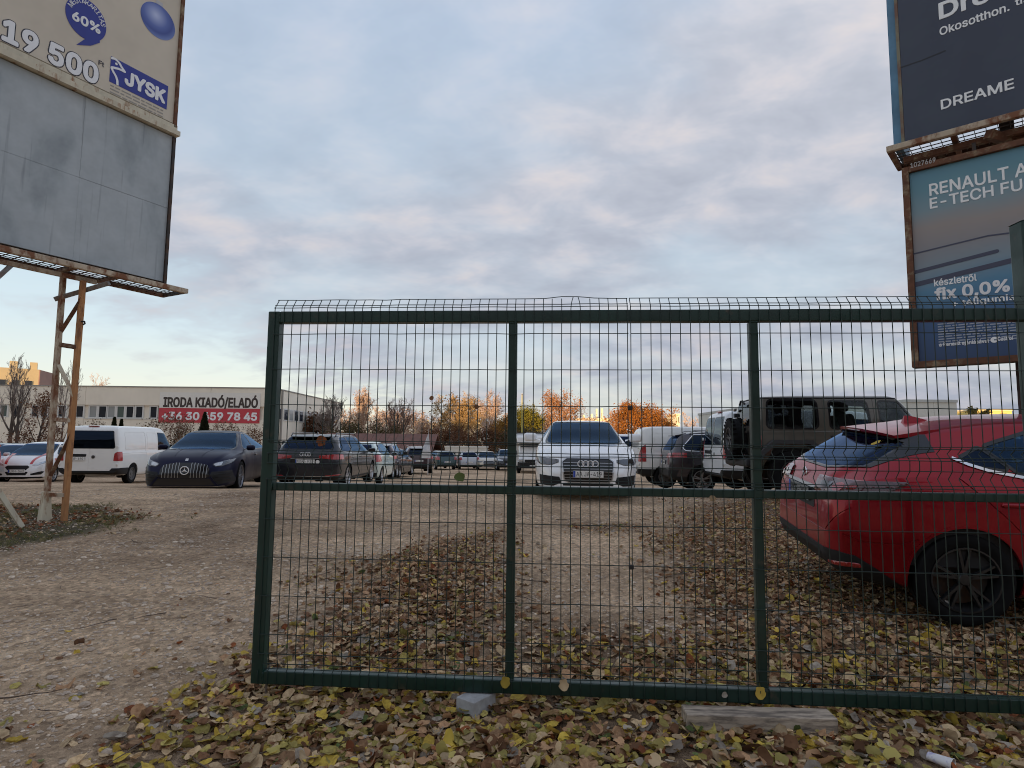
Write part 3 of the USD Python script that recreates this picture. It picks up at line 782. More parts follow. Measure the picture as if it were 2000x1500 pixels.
part(bl, "middle_beam", box(-W_L, 0.03, 2.425, 2.50, -0.022, 0.10), creamp)
part(bl, "middle_beam", box(-W_L, 0.01, 2.505, 2.60, -0.022, 0.045), creamp)
part(bl, "top_frame", box(-W_L, 0, 5.03, 5.10, -0.022, 0.045), rust2)
# poster print
d = LB.text(bl, "19 500", (2, 84), (189, 158), 41, ink, 0.013, outline=0.022, depth=0.002)
LB.text(bl, "19 500", (2, 84), (189, 158), 41, white_print, 0.017, outline=0.009, depth=0.002)
LB.text(bl, "Ft", (191, 127), (202, 131), 9, ink, 0.013, name="lettering")
bc_ = (LB.at(126, 22) + LB.at(206.5, 54)) / 2; hw = (LB.at(206.5, 54) - LB.at(126, 22))[0] / 2
hh = (LB.at(166, 0)[1] - LB.at(166, 76)[1]) / 2 * 1.04
ell = Polygon([(bc_[0] + hw * math.cos(a), bc_[1] + hh * math.sin(a)) for a in np.linspace(0, 2 * np.pi, 48)])
tail = Polygon([LB.at(*p)[:2] for p in ((148, 88), (166, 76), (158, 66), (192, 70), (194, 84), (176, 90))])
part(bl, "speech_bubble", flat(shapely.ops.unary_union([ell, tail.buffer(0)]), 0.013, 0.018), blue_print)
LB.text(bl, "60%", (139, 43), (194, 62), 17, white_print, 0.020, outline=0.004, depth=0.002)
word = "MEGTAKARÍTÁS"
for k, ch in enumerate(word):
    a = math.radians(158 - 146 * k / (len(word) - 1)); rx, ry = hw * 0.84, hh * 0.82
    t = meshkit.text_mesh(ch, 0.062, depth=0.003); t.apply_translation([-t.bounds[:, 0].mean(), -0.031, 0.019])
    t.apply_transform(trimesh.transformations.rotation_matrix(a - math.pi / 2, [0, 0, 1])); t.apply_translation([bc_[0] + rx * math.cos(a), bc_[1] + ry * math.sin(a), 0])
    part(bl, "lettering", t, white_print)
sc_ = LB.at(308, 42); sr = (LB.at(342, 55)[0] - LB.at(274, 28)[0]) / 2
ball_m = usdkit.material(stage, "/World/Looks/printed_bauble", {"tc": ("texture_coordinate", {}), "mp": ("mapping", {"location": (-(sc_[0] - 0.15 * sr), -(sc_[1] + 0.28 * sr), 0)}), "len": ("vector_math", {"math_type": "length"}), "mr": ("map_range", {"from_max": 1.35 * sr, "clamp": True}),
    "r": ("rgb_ramp", {"ramp": [(0.0, (0.50, 0.56, 0.78)), (0.22, (0.30, 0.36, 0.62)), (0.5, (0.10, 0.15, 0.42)), (0.72, (0.05, 0.08, 0.30)), (0.9, (0.13, 0.19, 0.45)), (1.0, (0.22, 0.28, 0.52))]}), "p": ("principled_bsdf", {"roughness": 0.55})},
    [("tc.object", "mp.vector"), ("mp.vector", "len.vector1"), ("len.value", "mr.value"), ("mr.result", "r.fac"), ("r.color", "p.base_color")], surface="p.BSDF")
part(bl, "bauble_picture", flat(Polygon([(sc_[0] + sr * math.cos(a), sc_[1] + sr * 1.0 * math.sin(a)) for a in np.linspace(0, 2 * np.pi, 48)]), 0.013, 0.016), ball_m)
part(bl, "bauble_cap", flat([(sc_[0] - 0.06, sc_[1] + sr), (sc_[0] + 0.06, sc_[1] + sr), (sc_[0] + 0.05, sc_[1] + sr + 0.06), (sc_[0] - 0.05, sc_[1] + sr + 0.06)], 0.013, 0.016), mat("printed_grey", (0.45, 0.45, 0.47), 0.5))
lg = [LB.at(*p)[:2] for p in ((215, 117), (327.6, 162.4), (324.8, 209.5), (212, 165))]
lx0, lx1 = (lg[0][0] + lg[3][0]) / 2, (lg[1][0] + lg[2][0]) / 2; ly1, ly0 = (lg[0][1] + lg[1][1]) / 2, (lg[2][1] + lg[3][1]) / 2
part(bl, "logo_field", box(lx0, lx1, ly0, ly1, 0.013, 0.016), blue_print)
lw, lh = lx1 - lx0, ly1 - ly0
text_on(bl, "JYSK", lx0 + 0.25 * lw, ly0 + 0.22 * lh, 0.70 * lw, 0.50 * lh, white_print, 0.018, outline=0.009)
goose = [(0.01, 0.93), (0.07, 0.96), (0.13, 0.90), (0.17, 0.80), (0.235, 0.66), (0.16, 0.66), (0.08, 0.62), (0.02, 0.56), (0.05, 0.44), (0.10, 0.30), (0.125, 0.15), (0.13, 0.02)]
gpts = PchipInterpolator(range(len(goose)), V3(goose))(np.linspace(0, len(goose) - 1, 60))
from shapely.geometry import LineString
gl = LineString([(lx0 + a * lw, ly0 + b * lh) for a, b in gpts]).buffer(0.016)
part(bl, "logo_bird", flat(gl.intersection(shapely.box(lx0, ly0, lx1, ly1)), 0.017, 0.020), white_print)
part(bl, "logo_bird", flat(Point(lx0 + 0.09 * lw, ly0 + 0.80 * lh).buffer(0.018), 0.017, 0.020), white_print)
rp = np.random.default_rng(3)
grey_print = mat("grey_print", (0.30, 0.28, 0.25), 0.6)


def small_print(parent, x0, x1, ys, h, m, z, name="small_print", fill=0.72):
    ms = []
    for y in ys:
        x = x0
        while x < x1 - 0.02:
            w = rp.uniform(1.5, 6) * h
            w = min(w, x1 - x)
            ms.append(box(x, x + w, y, y + h * fill, z, z + 0.002)); x += w + 0.8 * h
    part(parent, name, cat_(ms), m)


small_print(bl, lx0 + 0.02, lx1 - 0.05, [ly0 - 0.055, ly0 - 0.105, ly0 - 0.155], 0.026, grey_print, 0.013)
# walkway below
for z_, nm, m_ in ((0.17, "walkway_rail", rust), (-0.42, "walkway_rail", rust2)):
    part(bl, nm, tri(rbox(-W_L - 0.1, 0.26, -0.075, 0.0, z_ - 0.03, z_ + 0.03, 0.008)), m_, 30)
part(bl, "walkway_rail", tri(rbox(-W_L - 0.1, -0.9, -0.16, -0.10, -0.17, -0.12, 0.006)), rust, 30)
for x in (0.235, -0.75, -1.30, -2.5, -3.7):
    part(bl, "walkway_bearer", box(x - 0.022, x + 0.022, -0.07, -0.012, -0.392, 0.142), darksteel if x > 0 else rust2)
for k in range(5):
    part(bl, "grating_bar", beam((-W_L, -0.035, 0.09 - k * 0.1), (0.21, -0.035, 0.09 - k * 0.1), 0.010), darksteel)
for x in np.arange(-W_L + 0.1, 0.2, 0.13):
    part(bl, "grating_bar", beam((x, -0.048, -0.39), (x, -0.048, 0.14), 0.008), darksteel)
# lattice leg
PL = lambda px, py, Y=8.23: LB.loc(P(px, py, Y))
l0, l1, r0, r1 = PL(84, 1022), PL(120, 540), PL(121, 1022), PL(159, 548)
dz_ = LB.n * 0


def leg(nm, a, b, m, w=0.062, flare=False):
    part(bl, nm, beam(a, b, 0.010, 0.080, up=(0, 0, 1)), m)
    part(bl, nm + "_flange", beam(V3(a) + [0.024, 0, 0.038], V3(b) + [0.024, 0, 0.038], 0.046, 0.008, up=(0, 0, 1)), m)
    part(bl, nm + "_flange", beam(V3(a) + [0.024, 0, -0.038], V3(b) + [0.024, 0, -0.038], 0.046, 0.008, up=(0, 0, 1)), m)


leg("leg", l0, l1, rust); leg("leg", r0, r1, rust3)
part(bl, "foot_plate", tri(hull([l0 + V3([x, 0.42 if s == 0 else 0.0, z]) * V3([1 if s else 0.55, 1, 1 if s else 0.8]) for s in (0, 1) for x in (-0.05, 0.08) for z in (-0.06, 0.06)])), creamp)


def lerp(a, b, py):
    """The point of the leg a-b at picture row py."""
    return V3(a) + (V3(b) - V3(a)) * (1022 - py) / (1022 - 540)


for p in (676, 823, 968):
    part(bl, "rung", beam(lerp(l0, l1, p) + V3([0.02, 0, 0.0]), lerp(r0, r1, p) + V3([0.02, 0, 0.0]), 0.05, 0.055), rust if p > 700 else rust2)
for p, q_, fl in ((655, 575, 0), (712, 775, 0), (938, 850, 0)):
    part(bl, "diagonal", beam(lerp(l0, l1, p) + V3([0.02, 0, 0.02]), lerp(r0, r1, q_) + V3([0.02, 0, 0.02]), 0.05, 0.014), rust2 if p != 712 else creamp)
part(bl, "arm", beam(PL(112, 583) + V3([0, 0, -0.05]), LB.at(213, 553, 0.13), 0.06, 0.09), steelg)
part(bl, "strap", tube([PL(158, 628), PL(165, 628), PL(166, 632), PL(162, 634)], 0.012, 6), mat("black_rubber", (0.012, 0.012, 0.013), 0.6), True)
# second leg and braces further left
part(bl, "brace", beam(LB.loc(G(43, 1030)), LB.loc(P(-160, 720, 7.0)), 0.055, 0.055), creamp)
part(bl, "brace", beam(LB.loc(P(22, 518, 7.6)), LB.loc(P(-180, 700, 6.6)), 0.05, 0.05), steelg)
l2 = LB.loc(P(-330, 1050, 6.0)); leg("leg", l2 * V3([1, 0, 1]) + V3([0, -3.6, 0]), l2 * V3([1, 0, 1]), creamp)

# ------------------------------------------------------------------ right billboard
RB = Board((4.985, 7.46, 2.36), (0.74, -0.67))
br = thing("billboard", "tall two tier billboard at the right, dark poster above a blue car poster", "billboard", mat4=RB.m)
LOH = 2.56
sunset = usdkit.material(stage, "/World/Looks/sunset_poster", {"tc": ("texture_coordinate", {}), "sep": ("separate_xyz", {}), "mx": ("math", {"math_type": "multiply_add", "value2": -0.05}), "mr": ("map_range", {"from_min": 0.0, "from_max": LOH}),
    "n": ("noise_texture", {"scale": 1.3, "detail": 3.0}), "na": ("math", {"math_type": "multiply_add", "value2": 0.10, "value3": -0.05}), "ad": ("math", {"math_type": "add"}),
    "r": ("rgb_ramp", {"ramp": [(0.0, (0.028, 0.058, 0.135)), (0.22, (0.045, 0.105, 0.23)), (0.36, (0.085, 0.225, 0.35)), (0.46, (0.20, 0.27, 0.32)), (0.57, (0.25, 0.245, 0.255)), (0.67, (0.31, 0.27, 0.25)), (0.76, (0.20, 0.29, 0.33)), (0.88, (0.115, 0.26, 0.32)), (1.0, (0.075, 0.21, 0.30))]}),
    "p": ("principled_bsdf", {"roughness": 0.45})},
    [("tc.object", "sep.vector"), ("tc.object", "n.vector"), ("n.fac", "na.value1"), ("sep.x", "mx.value1"), ("sep.y", "mx.value3"), ("mx.value", "mr.value"), ("mr.result", "ad.value1"), ("na.value", "ad.value2"), ("ad.value", "r.fac"), ("r.color", "p.base_color")], surface="p.BSDF")
navy = mat("navy_poster", (0.034, 0.043, 0.072), 0.5, var=0.12, vscale=1.0, color2=(0.045, 0.06, 0.085), amt2=0.6, scale2=0.9)
pale_print = mat("pale_print", (0.84, 0.86, 0.86), 0.55)
part(br, "poster_sheet", box(0.075, W_L - 0.075, 0.075, LOH - 0.075, -0.02, 0.012), sunset)
part(br, "backing", box(0.0, W_L, 0.0, LOH, -0.14, -0.024), darksteel)
for a in ((0, 0.07, 0.0, LOH), (W_L - 0.07, W_L, 0.0, LOH)):
    part(br, "side_frame", box(*a, -0.022, 0.06), rust2)
for a in ((0.072, W_L - 0.072, 0.0, 0.07), (0.072, W_L - 0.072, LOH - 0.07, LOH)):
    part(br, "cross_frame", box(*a, -0.022, 0.058), rust2)
RB.text(br, "RENAULT A", (1816, 386), (2008, 338), 22, pale_print, 0.013)
RB.text(br, "E-TECH FULL", (1817, 413), (2040, 357), 19.5, pale_print, 0.013)
RB.text(br, "készletről", (1825, 561), (1908, 546.5), 12.5, pale_print, 0.013, bold=True)
RB.text(br, "fix 0,0%", (1827, 588), (1972, 566), 21, white_print, 0.013, outline=0.004)
RB.text(br, "+ téligumiszett", (1860, 603), (2030, 576), 11, pale_print, 0.013)
RB.text(br, "a Renault ajánlásával", (1835, 678), (1932, 668), 6.5, pale_print, 0.013)
RB.text(br, "Castrol", (1949, 666.5), (1979, 663), 7, pale_print, 0.013)
o_ = RB.at(1942, 664)
part(br, "emblem", flat(Point(o_[0], o_[1]).buffer(0.034).difference(shapely.box(o_[0], o_[1] - 0.008, o_[0] + 0.05, o_[1] + 0.008)), 0.013, 0.016), pale_print)
a_, b_ = RB.at(1831, 622), RB.at(1990, 612)
small_print(br, a_[0], b_[0], np.arange(11) * -0.031 + a_[1] - 0.02, 0.017, mat("faint_print", (0.36, 0.40, 0.46), 0.5), 0.013)
stripe = mat("stripe_print", (0.055, 0.06, 0.10), 0.5)  # dark stripes printed on the poster
for pts, w in ((((1783, 497), (1860, 478), (1930, 461), (1985, 454), (2080, 448)), 0.009), (((1784, 533), (1947, 491)), 0.022), (((1786, 557), (1985, 507), (2090, 482)), 0.030)):
    part(br, "printed_line", flat(LineString([RB.at(*p)[:2] for p in pts]).buffer(w), 0.0125, 0.0150), stripe)
RB.text(br, "1027669", (1780, 332), (1829, 319), 9, mat("number_print", (0.40, 0.38, 0.36), 0.6), 0.059, depth=0.003)
tab = RB.at(1903, 296)
part(br, "lug", box(tab[0] - 0.02, tab[0] + 0.02, LOH + 0.002, LOH + 0.11, 0.0, 0.02), darksteel)
# upper board
UY = RB.at(1757, 286)[1]
part(br, "poster_sheet", box(0.045, W_L, UY, UY + 2.45, -0.02, 0.012), navy)
part(br, "side_strip", box(0.006, 0.042, UY, UY + 2.45, -0.02, 0.016), mat("olive_edge", (0.20, 0.19, 0.13), 0.6, color2=(0.14, 0.05, 0.03), amt2=0.8, scale2=2.0))
part(br, "box_side", box(-0.085, 0.003, UY, UY + 2.45, -0.62, -0.02), mat("blue_side", (0.09, 0.21, 0.33), 0.55, var=0.3, vscale=2.5))
part(br, "backing", box(0.005, W_L, UY, UY + 2.45, -0.09, -0.022), darksteel)
RB.text(br, "Dreame", (1835, 37), (2075, -50), 30, pale_print, 0.013, outline=0.003)
RB.text(br, "Okosotthon.", (1836, 72.5), (1972, 19.5), 15, pale_print, 0.013)
RB.text(br, "tiszta", (1983, 13), (2050, -12), 13, pale_print, 0.013)
RB.text(br, "DREAME", (1838.5, 217), (1981, 170.5), 18, pale_print, 0.013)
cr = [RB.at(*p)[:2] for p in ((1760, 132.5), (1800, 119), (1846, 100))]
part(br, "crease", flat(LineString(cr).buffer(0.008), 0.0122, 0.0145), mat("crease_print", (0.012, 0.014, 0.022), 0.5))
for z_, m_ in ((0.14, rust), (-0.55, rust2)):
    part(br, "walkway_rail", tri(rbox(-0.14, W_L, UY - 0.10, UY - 0.025, z_ - 0.03, z_ + 0.03, 0.008)), m_, 30)
part(br, "walkway_rail", tri(rbox(0.0, W_L, UY - 0.19, UY - 0.11, -0.17, -0.10, 0.008)), rust2, 30)
for x in (-0.11, 0.55, 1.35, 2.6):
    part(br, "walkway_bearer", box(x - 0.03, x + 0.03, UY - 0.095, UY - 0.03, -0.52, 0.11), rust2)
for k in range(5):
    part(br, "grating_bar", beam((-0.08, UY - 0.06, 0.02 - k * 0.11), (W_L, UY - 0.06, 0.02 - k * 0.11), 0.010), darksteel)
for x in np.arange(-0.02, W_L, 0.11):
    part(br, "grating_bar", beam((x, UY - 0.072, -0.52), (x, UY - 0.072, 0.11), 0.007), darksteel)
part(br, "girder", beam((0.88, UY - 0.15, 0.02), (1.22, LOH + 0.05, -0.45), 0.10, 0.10), rust2)
part(br, "girder", beam((1.35, UY - 0.12, -0.16), (1.35, LOH - 0.1, -0.16), 0.14, 0.10), rust2)
part(br, "girder", beam((0.9, LOH + 0.12, -0.25), (W_L, LOH + 0.12, -0.25), 0.08, 0.08), rust2)
colx = RB.at(1988, 760)[0]
part(br, "column", box(colx - 0.02, colx + 0.12, -3.2, UY + 2.0, -0.46, -0.33), mat("dark_brown_steel", (0.05, 0.03, 0.025), 0.7, var=0.4, vscale=6))
part(br, "column", box(4.0, 4.14, -3.2, UY + 2.0, -0.46, -0.33), MATS["dark_brown_steel"])

# ------------------------------------------------------------------ buildings
plaster = mat("pale_panel_wall", (0.80, 0.73, 0.61), 0.85, var=0.06, vscale=0.5, color2=(0.64, 0.58, 0.48), amt2=0.45, scale2=0.35, thr=(0.48, 0.68), stretch=(1, 1, 0.5))
frame_w = mat("white_window_frame", (0.62, 0.61, 0.58), 0.5)
roofm = mat("roof_edge", (0.30, 0.28, 0.25), 0.7)
pane_d = mat("dark_window_pane", (0.016, 0.02, 0.027), 0.06, spec=0.6)
pane_l = mat("blind_window_pane", (0.30, 0.31, 0.30), 0.15, spec=0.5)
pane_g = mat("green_window_pane", (0.10, 0.13, 0.115), 0.08, spec=0.5)
OY, OXR = 69.0, -27.2
off_ = thing("office_building", "long pale two storey office building with a row of windows behind the left cars", "building")
zt = float(P(300, 754.5, OY)[2]); zw1 = float(P(230, 791.5, OY)[2]); zw0 = float(P(230, 817, OY)[2])
X = lambda px: float(P(px, 800, OY)[0])
xs_j = sorted([X(165), X(410), X(520), OXR - 0.02] + [X(165) - 7.1 * k for k in range(1, 6)])
for a, b in zip(xs_j[:-1], xs_j[1:]):
    part(off_, "wall_panel", box(a + 0.02, b - 0.02, OY, OY + 0.5, zw1 + 0.02, zt - 0.12), plaster)
    part(off_, "wall_panel", box(a + 0.02, b - 0.02, OY + 0.003, OY + 0.5, -1.8, zw0 - 0.02), plaster)
part(off_, "wall", box(xs_j[0], OXR, OY + 0.52, OY + 27, -1.8, zt - 0.13), plaster)
part(off_, "wall", box(xs_j[0], OXR - 0.01, OY + 0.24, OY + 0.519, zw0 - 0.02, zw1 + 0.02), plaster)
part(off_, "roof", box(xs_j[0] - 0.1, OXR + 0.06, OY - 0.08, OY + 27.1, zt - 0.118, zt), roofm)
WIN = [(0, 12, pane_g), (26, 37, pane_d), (61, 73, pane_d), (79, 91, pane_d), (113, 127, pane_d), (148, 161, pane_d), (174, 187, pane_l), (192, 206, pane_d), (210, 223, pane_l), (228, 241, pane_g), (246, 259, pane_d), (264.5, 277, pane_d), (293, 305, pane_d)]
WIN += [(-25 - 18 * k, -13 - 18 * k, (pane_d, pane_l, pane_d, pane_g)[k % 4]) for k in range(8)]
for a, b, m_ in WIN:
    x0, x1 = X(a), X(b)
    w = part(off_, "window", cat_([box(x0 - 0.14, x0, OY + 0.10, OY + 0.2395, zw0, zw1), box(x1, x1 + 0.14, OY + 0.10, OY + 0.2395, zw0, zw1), box(x0 + 0.001, x1 - 0.001, OY + 0.10, OY + 0.2395, zw1 - 0.14, zw1), box(x0 + 0.001, x1 - 0.001, OY + 0.10, OY + 0.2395, zw0, zw0 + 0.12)]), frame_w)
    part(w, "pane", box(x0 + 0.002, x1 - 0.002, OY + 0.17, OY + 0.22, zw0 + 0.121, zw1 - 0.141), m_)
    part(off_, "lower_window", box(x0, x1, OY - 0.02, OY + 0.1, zw0 - 4.4, zw0 - 2.9), pane_d)
part(off_, "sill", box(X(165), X(308), OY - 0.06, OY + 0.0, zw0 - 0.10, zw0 - 0.02), frame_w)
# right hand side of the office, receding
e = V3([-4.0, 26.0]); e /= np.linalg.norm(e)
for k in range(14):
    y0 = OY + 1.2 + k * 1.75
    w = part(off_, "window", box(OXR - 0.02, OXR + 0.05, y0 + 0.1, y0 + 1.55, zw0, zw1), frame_w)
    part(w, "pane", box(OXR + 0.03, OXR + 0.07, y0 + 0.25, y0 + 1.4, zw0 + 0.15, zw1 - 0.15), (pane_d, pane_d, pane_l)[k % 3])
    part(off_, "lower_window", box(OXR - 0.02, OXR + 0.06, y0 + 0.1, y0 + 1.55, zw0 - 4.0, zw0 - 2.4), pane_d)
part(off_, "downpipe", tube([(OXR + 0.12, OY + 2.2, -1.5), (OXR + 0.12, OY + 2.2, zt - 0.1)], 0.12, 8), roofm, True)
# banner
def banner():
    za, zb, zc = (float(P(410, p, OY)[2]) for p in (767, 797.5, 826))
    b = thing("banner", "white over red letting banner with a phone number on the office wall", "banner", mat4=np.array([[1, 0, 0, X(311)], [0, 0, -1, OY - 0.03], [0, 1, 0, 0], [0, 0, 0, 1.0]]))
    w = X(508) - X(311)
    part(b, "white_sheet", box(0, w, zb, za, 0.0, 0.02), mat("banner_white", (0.74, 0.71, 0.65), 0.6, var=0.05))
    part(b, "red_sheet", box(0, w, zc, zb - 0.01, 0.0, 0.022), mat("banner_red", (0.50, 0.045, 0.06), 0.6, var=0.08))
    c = w / (508 - 311); h = (zc - za) / (826 - 767)
    text_on(b, "IRODA KIADÓ/ELADÓ", 8 * c, za + (795 - 767) * h, 184 * c, 17.5 * abs(h), mat("banner_ink", (0.05, 0.035, 0.03), 0.6), 0.024, outline=0.035)
    text_on(b, "+36 30 459 78 45", 7 * c, za + (820 - 767) * h, 185 * c, 14 * abs(h), white_print, 0.026, outline=0.03)


banner()

# yellow block of flats far behind the office
fl = thing("apartment_block", "far yellow block of flats above the office roof, its end wall coloured brown as the unlit side", "building")
f0, f1, f2 = P(-260, 700, 116), P(78, 722, 132), P(104, 724, 139)
zt2 = float(f1[2])
yel = mat("yellow_wall", (0.50, 0.41, 0.24), 0.85, var=0.1, vscale=0.3)
brn = mat("brown_unlit_wall", (0.26, 0.16, 0.13), 0.85, var=0.15, vscale=0.3)  # darker brown puts the unlit side's shade into the end wall's colour


def slab(a, b, z0, z1, t=0.5, off=0.0):
    """An upright slab along the ground line a-b, thick away from the viewer."""
    a, b = V3(a[:2], float), V3(b[:2], float); d = (b - a) / np.linalg.norm(b - a); n = V3([-d[1], d[0]])
    p = [a + n * off, b + n * off, b + n * (off + t), a + n * (off + t)]
    return tri(hull([(*q, z) for q in p for z in (z0, z1)]))


part(fl, "wall", slab(f0, f1, -2, zt2, 9), yel)
part(fl, "end_wall", slab(f1 + V3([0.1, 0.0, 0]), f2, -2, zt2 - 0.05, 0.4), brn)
for zz in (zt2 - 2.6, zt2 - 5.4, zt2 - 8.2):
    part(fl, "window_band", slab(f0, f1 - V3([0.6, 0.2, 0]), zz - 1.3, zz + 0.2, 0.2, -0.1), mat("grey_band", (0.22, 0.17, 0.14), 0.7, var=0.3, vscale=0.8))
    L_ = np.linalg.norm((f1 - f0)[:2]); 
    for k in range(12):
        a = f1 - (f1 - f0) / L_ * (1.2 + k * 2.2); b = a - (f1 - f0) / L_ * 1.2
        part(fl, "window", slab(b, a, zz - 1.1, zz, 0.1, -0.16), pane_d)
for t in (0.80, 0.93):
    a = f0 + (f1 - f0) * t; b = f0 + (f1 - f0) * (t + 0.05)
    part(fl, "roof_hut", slab(a, b, zt2, zt2 + 1.7, 4, 2), yel)

# sunlit far buildings between the trees
cream_w = mat("cream_wall", (0.76, 0.68, 0.46), 0.85, var=0.08, vscale=0.3)


def far_house(label, x0, x1, ytop, ybot, Y, m_, extra=()):
    a, b = P(x0, ytop, Y), P(x1, ytop, Y)
    z0 = gz(Y) - 0.5
    h = thing("far_building", label, "building", (float(a[0]), Y, 0))
    w = float(b[0] - a[0]); zt_ = float((a[2] + b[2]) / 2)
    part(h, "wall", box(0, w, 0, 9, z0, zt_ - 0.3), m_)
    part(h, "roof", box(-0.2, w + 0.2, -0.2, 9.2, zt_ - 0.298, zt_), cream_w)
    nw = max(2, int(w / 3))
    for k in range(nw):
        for q_ in range(int((zt_ - z0) / 3)):
            part(h, "window", box((k + 0.3) * w / nw, (k + 0.7) * w / nw, -0.03, 0.1, zt_ - 2.2 - 3 * q_, zt_ - 0.9 - 3 * q_), pane_d)
    for (q0, q1, top) in extra:
        c0, c1 = P(q0, top, Y), P(q1, top, Y)
        part(h, "chimney", box(float(c0[0] - a[0]), float(c1[0] - a[0]), 1, 2.2, zt_ + 0.002, float(c0[2])), m_)
    return h


far_house("low cream building in the sun, seen behind the left of the willow", 808, 868, 826, 838, 150, cream_w, ((815, 817.5, 817), (820, 824, 822), (833, 836, 820)))
far_house("cream flats in the sun behind the right of the willow", 905, 938, 823, 840, 155, cream_w)
far_house("small cream house in the sun just left of the gate's second upright", 960, 985, 836, 850, 140, cream_w)
far_house("yellow roofed block with chimneys directly above the white saloon's roof", 1128, 1192, 817, 832, 150, cream_w, ((1140, 1143, 810), (1156, 1159, 808), (1166, 1168, 798), (1176, 1179, 797)))
far_house("bright yellow house beyond the red car's roof at the right edge", 1908, 1976, 799, 812, 120, mat("lemon_wall", (0.66, 0.52, 0.18), 0.85), ())
far_house("thin bright building strip left of the tall white van", 1320, 1327, 808, 822, 150, cream_w)
pale_shed = mat("pale_shed_wall", (0.55, 0.56, 0.52), 0.8, var=0.06, vscale=0.4)


def shed(label, x0, x1, ytop, Y):
    a, b = P(x0, ytop, Y), P(x1, ytop, Y); z0 = gz(Y) - 0.4; zt_ = float(a[2])
    h = thing("shed", label, "shed")
    for k in range(int((b[0] - a[0]) / 2.5) + 1):
        xa = float(a[0]) + k * 2.5; xb = min(float(b[0]), xa + 2.47)
        if xb - xa > 0.1:
            part(h, "wall_panel", box(xa, xb, Y, Y + 0.2, z0, zt_ - 0.25), pale_shed)
    for xs_ in (float(a[0]), float(b[0]) - 0.2):
        part(h, "side_wall", box(xs_, xs_ + 0.2, Y + 0.21, Y + 11.8, z0, zt_ - 0.25), pale_shed)
    part(h, "roof", box(float(a[0]) - 0.05, float(b[0]) + 0.05, Y - 0.1, Y + 12, zt_ - 0.248, zt_), mat("shed_roof", (0.42, 0.44, 0.43), 0.6))


shed("pale flat roofed shed behind the boxy off-roader's bonnet", 1770, 1868, 780, 55)
shed("pale flat roofed hall between the tall white van and the boxy off-roader", 1436, 1560, 797, 60)
# low red-brown shed row
rb = thing("low_shed", "long low red brown tiled shed behind the parked dark cars", "shed")
a, b = P(615, 845, 62), P(846, 846, 62)
rt = mat("red_brown_tiles", (0.17, 0.075, 0.055), 0.85, var=0.3, vscale=3, color2=(0.10, 0.06, 0.05), amt2=0.6, scale2=1.5, bump=0.02, bscale=12)
z1_ = float(a[2])
part(rb, "wall", box(float(a[0]), float(b[0]), 62.4, 70, -1.9, 0.3), mat("shed_brick", (0.16, 0.085, 0.065), 0.9, var=0.25, vscale=3))
for k in range(14):
    w = float(b[0] - a[0]) / 14
    part(rb, "roof_sheet", tri(hull([(float(a[0]) + k * w + x, y, z) for x in (0.0, w - 0.03) for y, z in ((62.0, 0.30), (62.0, 0.22), (66.2, z1_ + 0.02), (66.2, z1_ - 0.08))])), rt)
    part(rb, "roof_sheet", tri(hull([(float(a[0]) + k * w + x, y, z) for x in (0.0, w - 0.03) for y, z in ((66.21, z1_ + 0.02), (66.21, z1_ - 0.08), (70.4, 0.30), (70.4, 0.22))])), rt)
# white site cabin
cb = thing("site_cabin", "white container cabin with four dark windows behind the far parked cars", "cabin")
a, b = P(869, 874, 60), P(951, 874, 60)
part(cb, "wall", box(float(a[0]), float(b[0]), 60, 62.5, -1.2, float(a[2])), mat("cabin_white", (0.62, 0.60, 0.54), 0.6, var=0.06))
part(cb, "roof", box(float(a[0]) - 0.05, float(b[0]) + 0.05, 59.93, 62.55, float(a[2]) + 0.002, float(a[2]) + 0.14), MATS["cabin_white"])
for p0, p1 in ((880, 890), (897, 908), (912, 922), (928, 938)):
    w = part(cb, "window", box(float(P(p0, 886, 60)[0]), float(P(p1, 886, 60)[0]), 59.96, 60.05, 0.05 - 0.55, 0.05 + 0.25), roofm)
    part(w, "pane", box(float(P(p0, 886, 60)[0]) + 0.06, float(P(p1, 886, 60)[0]) - 0.06, 59.94, 59.958, 0.05 - 0.5, 0.05 + 0.2), pane_d)
# unseen buildings behind the viewer, their heights set to keep the lot in shade
for (x0, x1, h_, lab) in ((-190, -74, 17.0, "tall unseen grey block behind the viewer, shaped to shade the lot"), (-73, 60, 13.0, "lower unseen grey block behind the viewer, shaped to shade the lot")):
    t = thing("street_block", lab, "building")
    part(t, "wall", box(x0, x1, -52, -38, -1, h_ + 0.5), mat("shade_block_wall", (0.30, 0.27, 0.24), 0.9, var=0.1, vscale=0.3))
    part(t, "roof", box(x0 - 0.3, x1 + 0.3, -52.3, -37.7, h_ + 0.502, h_ + 0.8), roofm)
    for k in range(int((x1 - x0) / 8)):
        for j in range(int(h_ / 4)):
            part(t, "window", box(x0 + 8 * k + 2, x0 + 8 * k + 5, -38.02, -37.9, 1 + 4 * j, 2.8 + 4 * j), pane_d)

# thin lamp mast
pm = P(1019, 862, 70)
t = thing("lamp_post", "slender yellowish lamp post rising right of the gate's second upright", "lamp post", (float(pm[0]), 70, gz(70)))
ztop = float(P(1019, 771, 70)[2]) - gz(70)
part(t, "mast", tube([(0, 0, 0), (0, 0, ztop * 0.5), (0, 0, ztop)], [0.12, 0.09, 0.06], 8), mat("yellow_mast", (0.40, 0.36, 0.10), 0.6), True)
part(t, "lamp_head", tri(rbox(-0.09, 0.09, -0.5, 0.1, ztop, ztop + 0.12, 0.05)), mat("lamp_grey", (0.4, 0.4, 0.4), 0.5), 30)
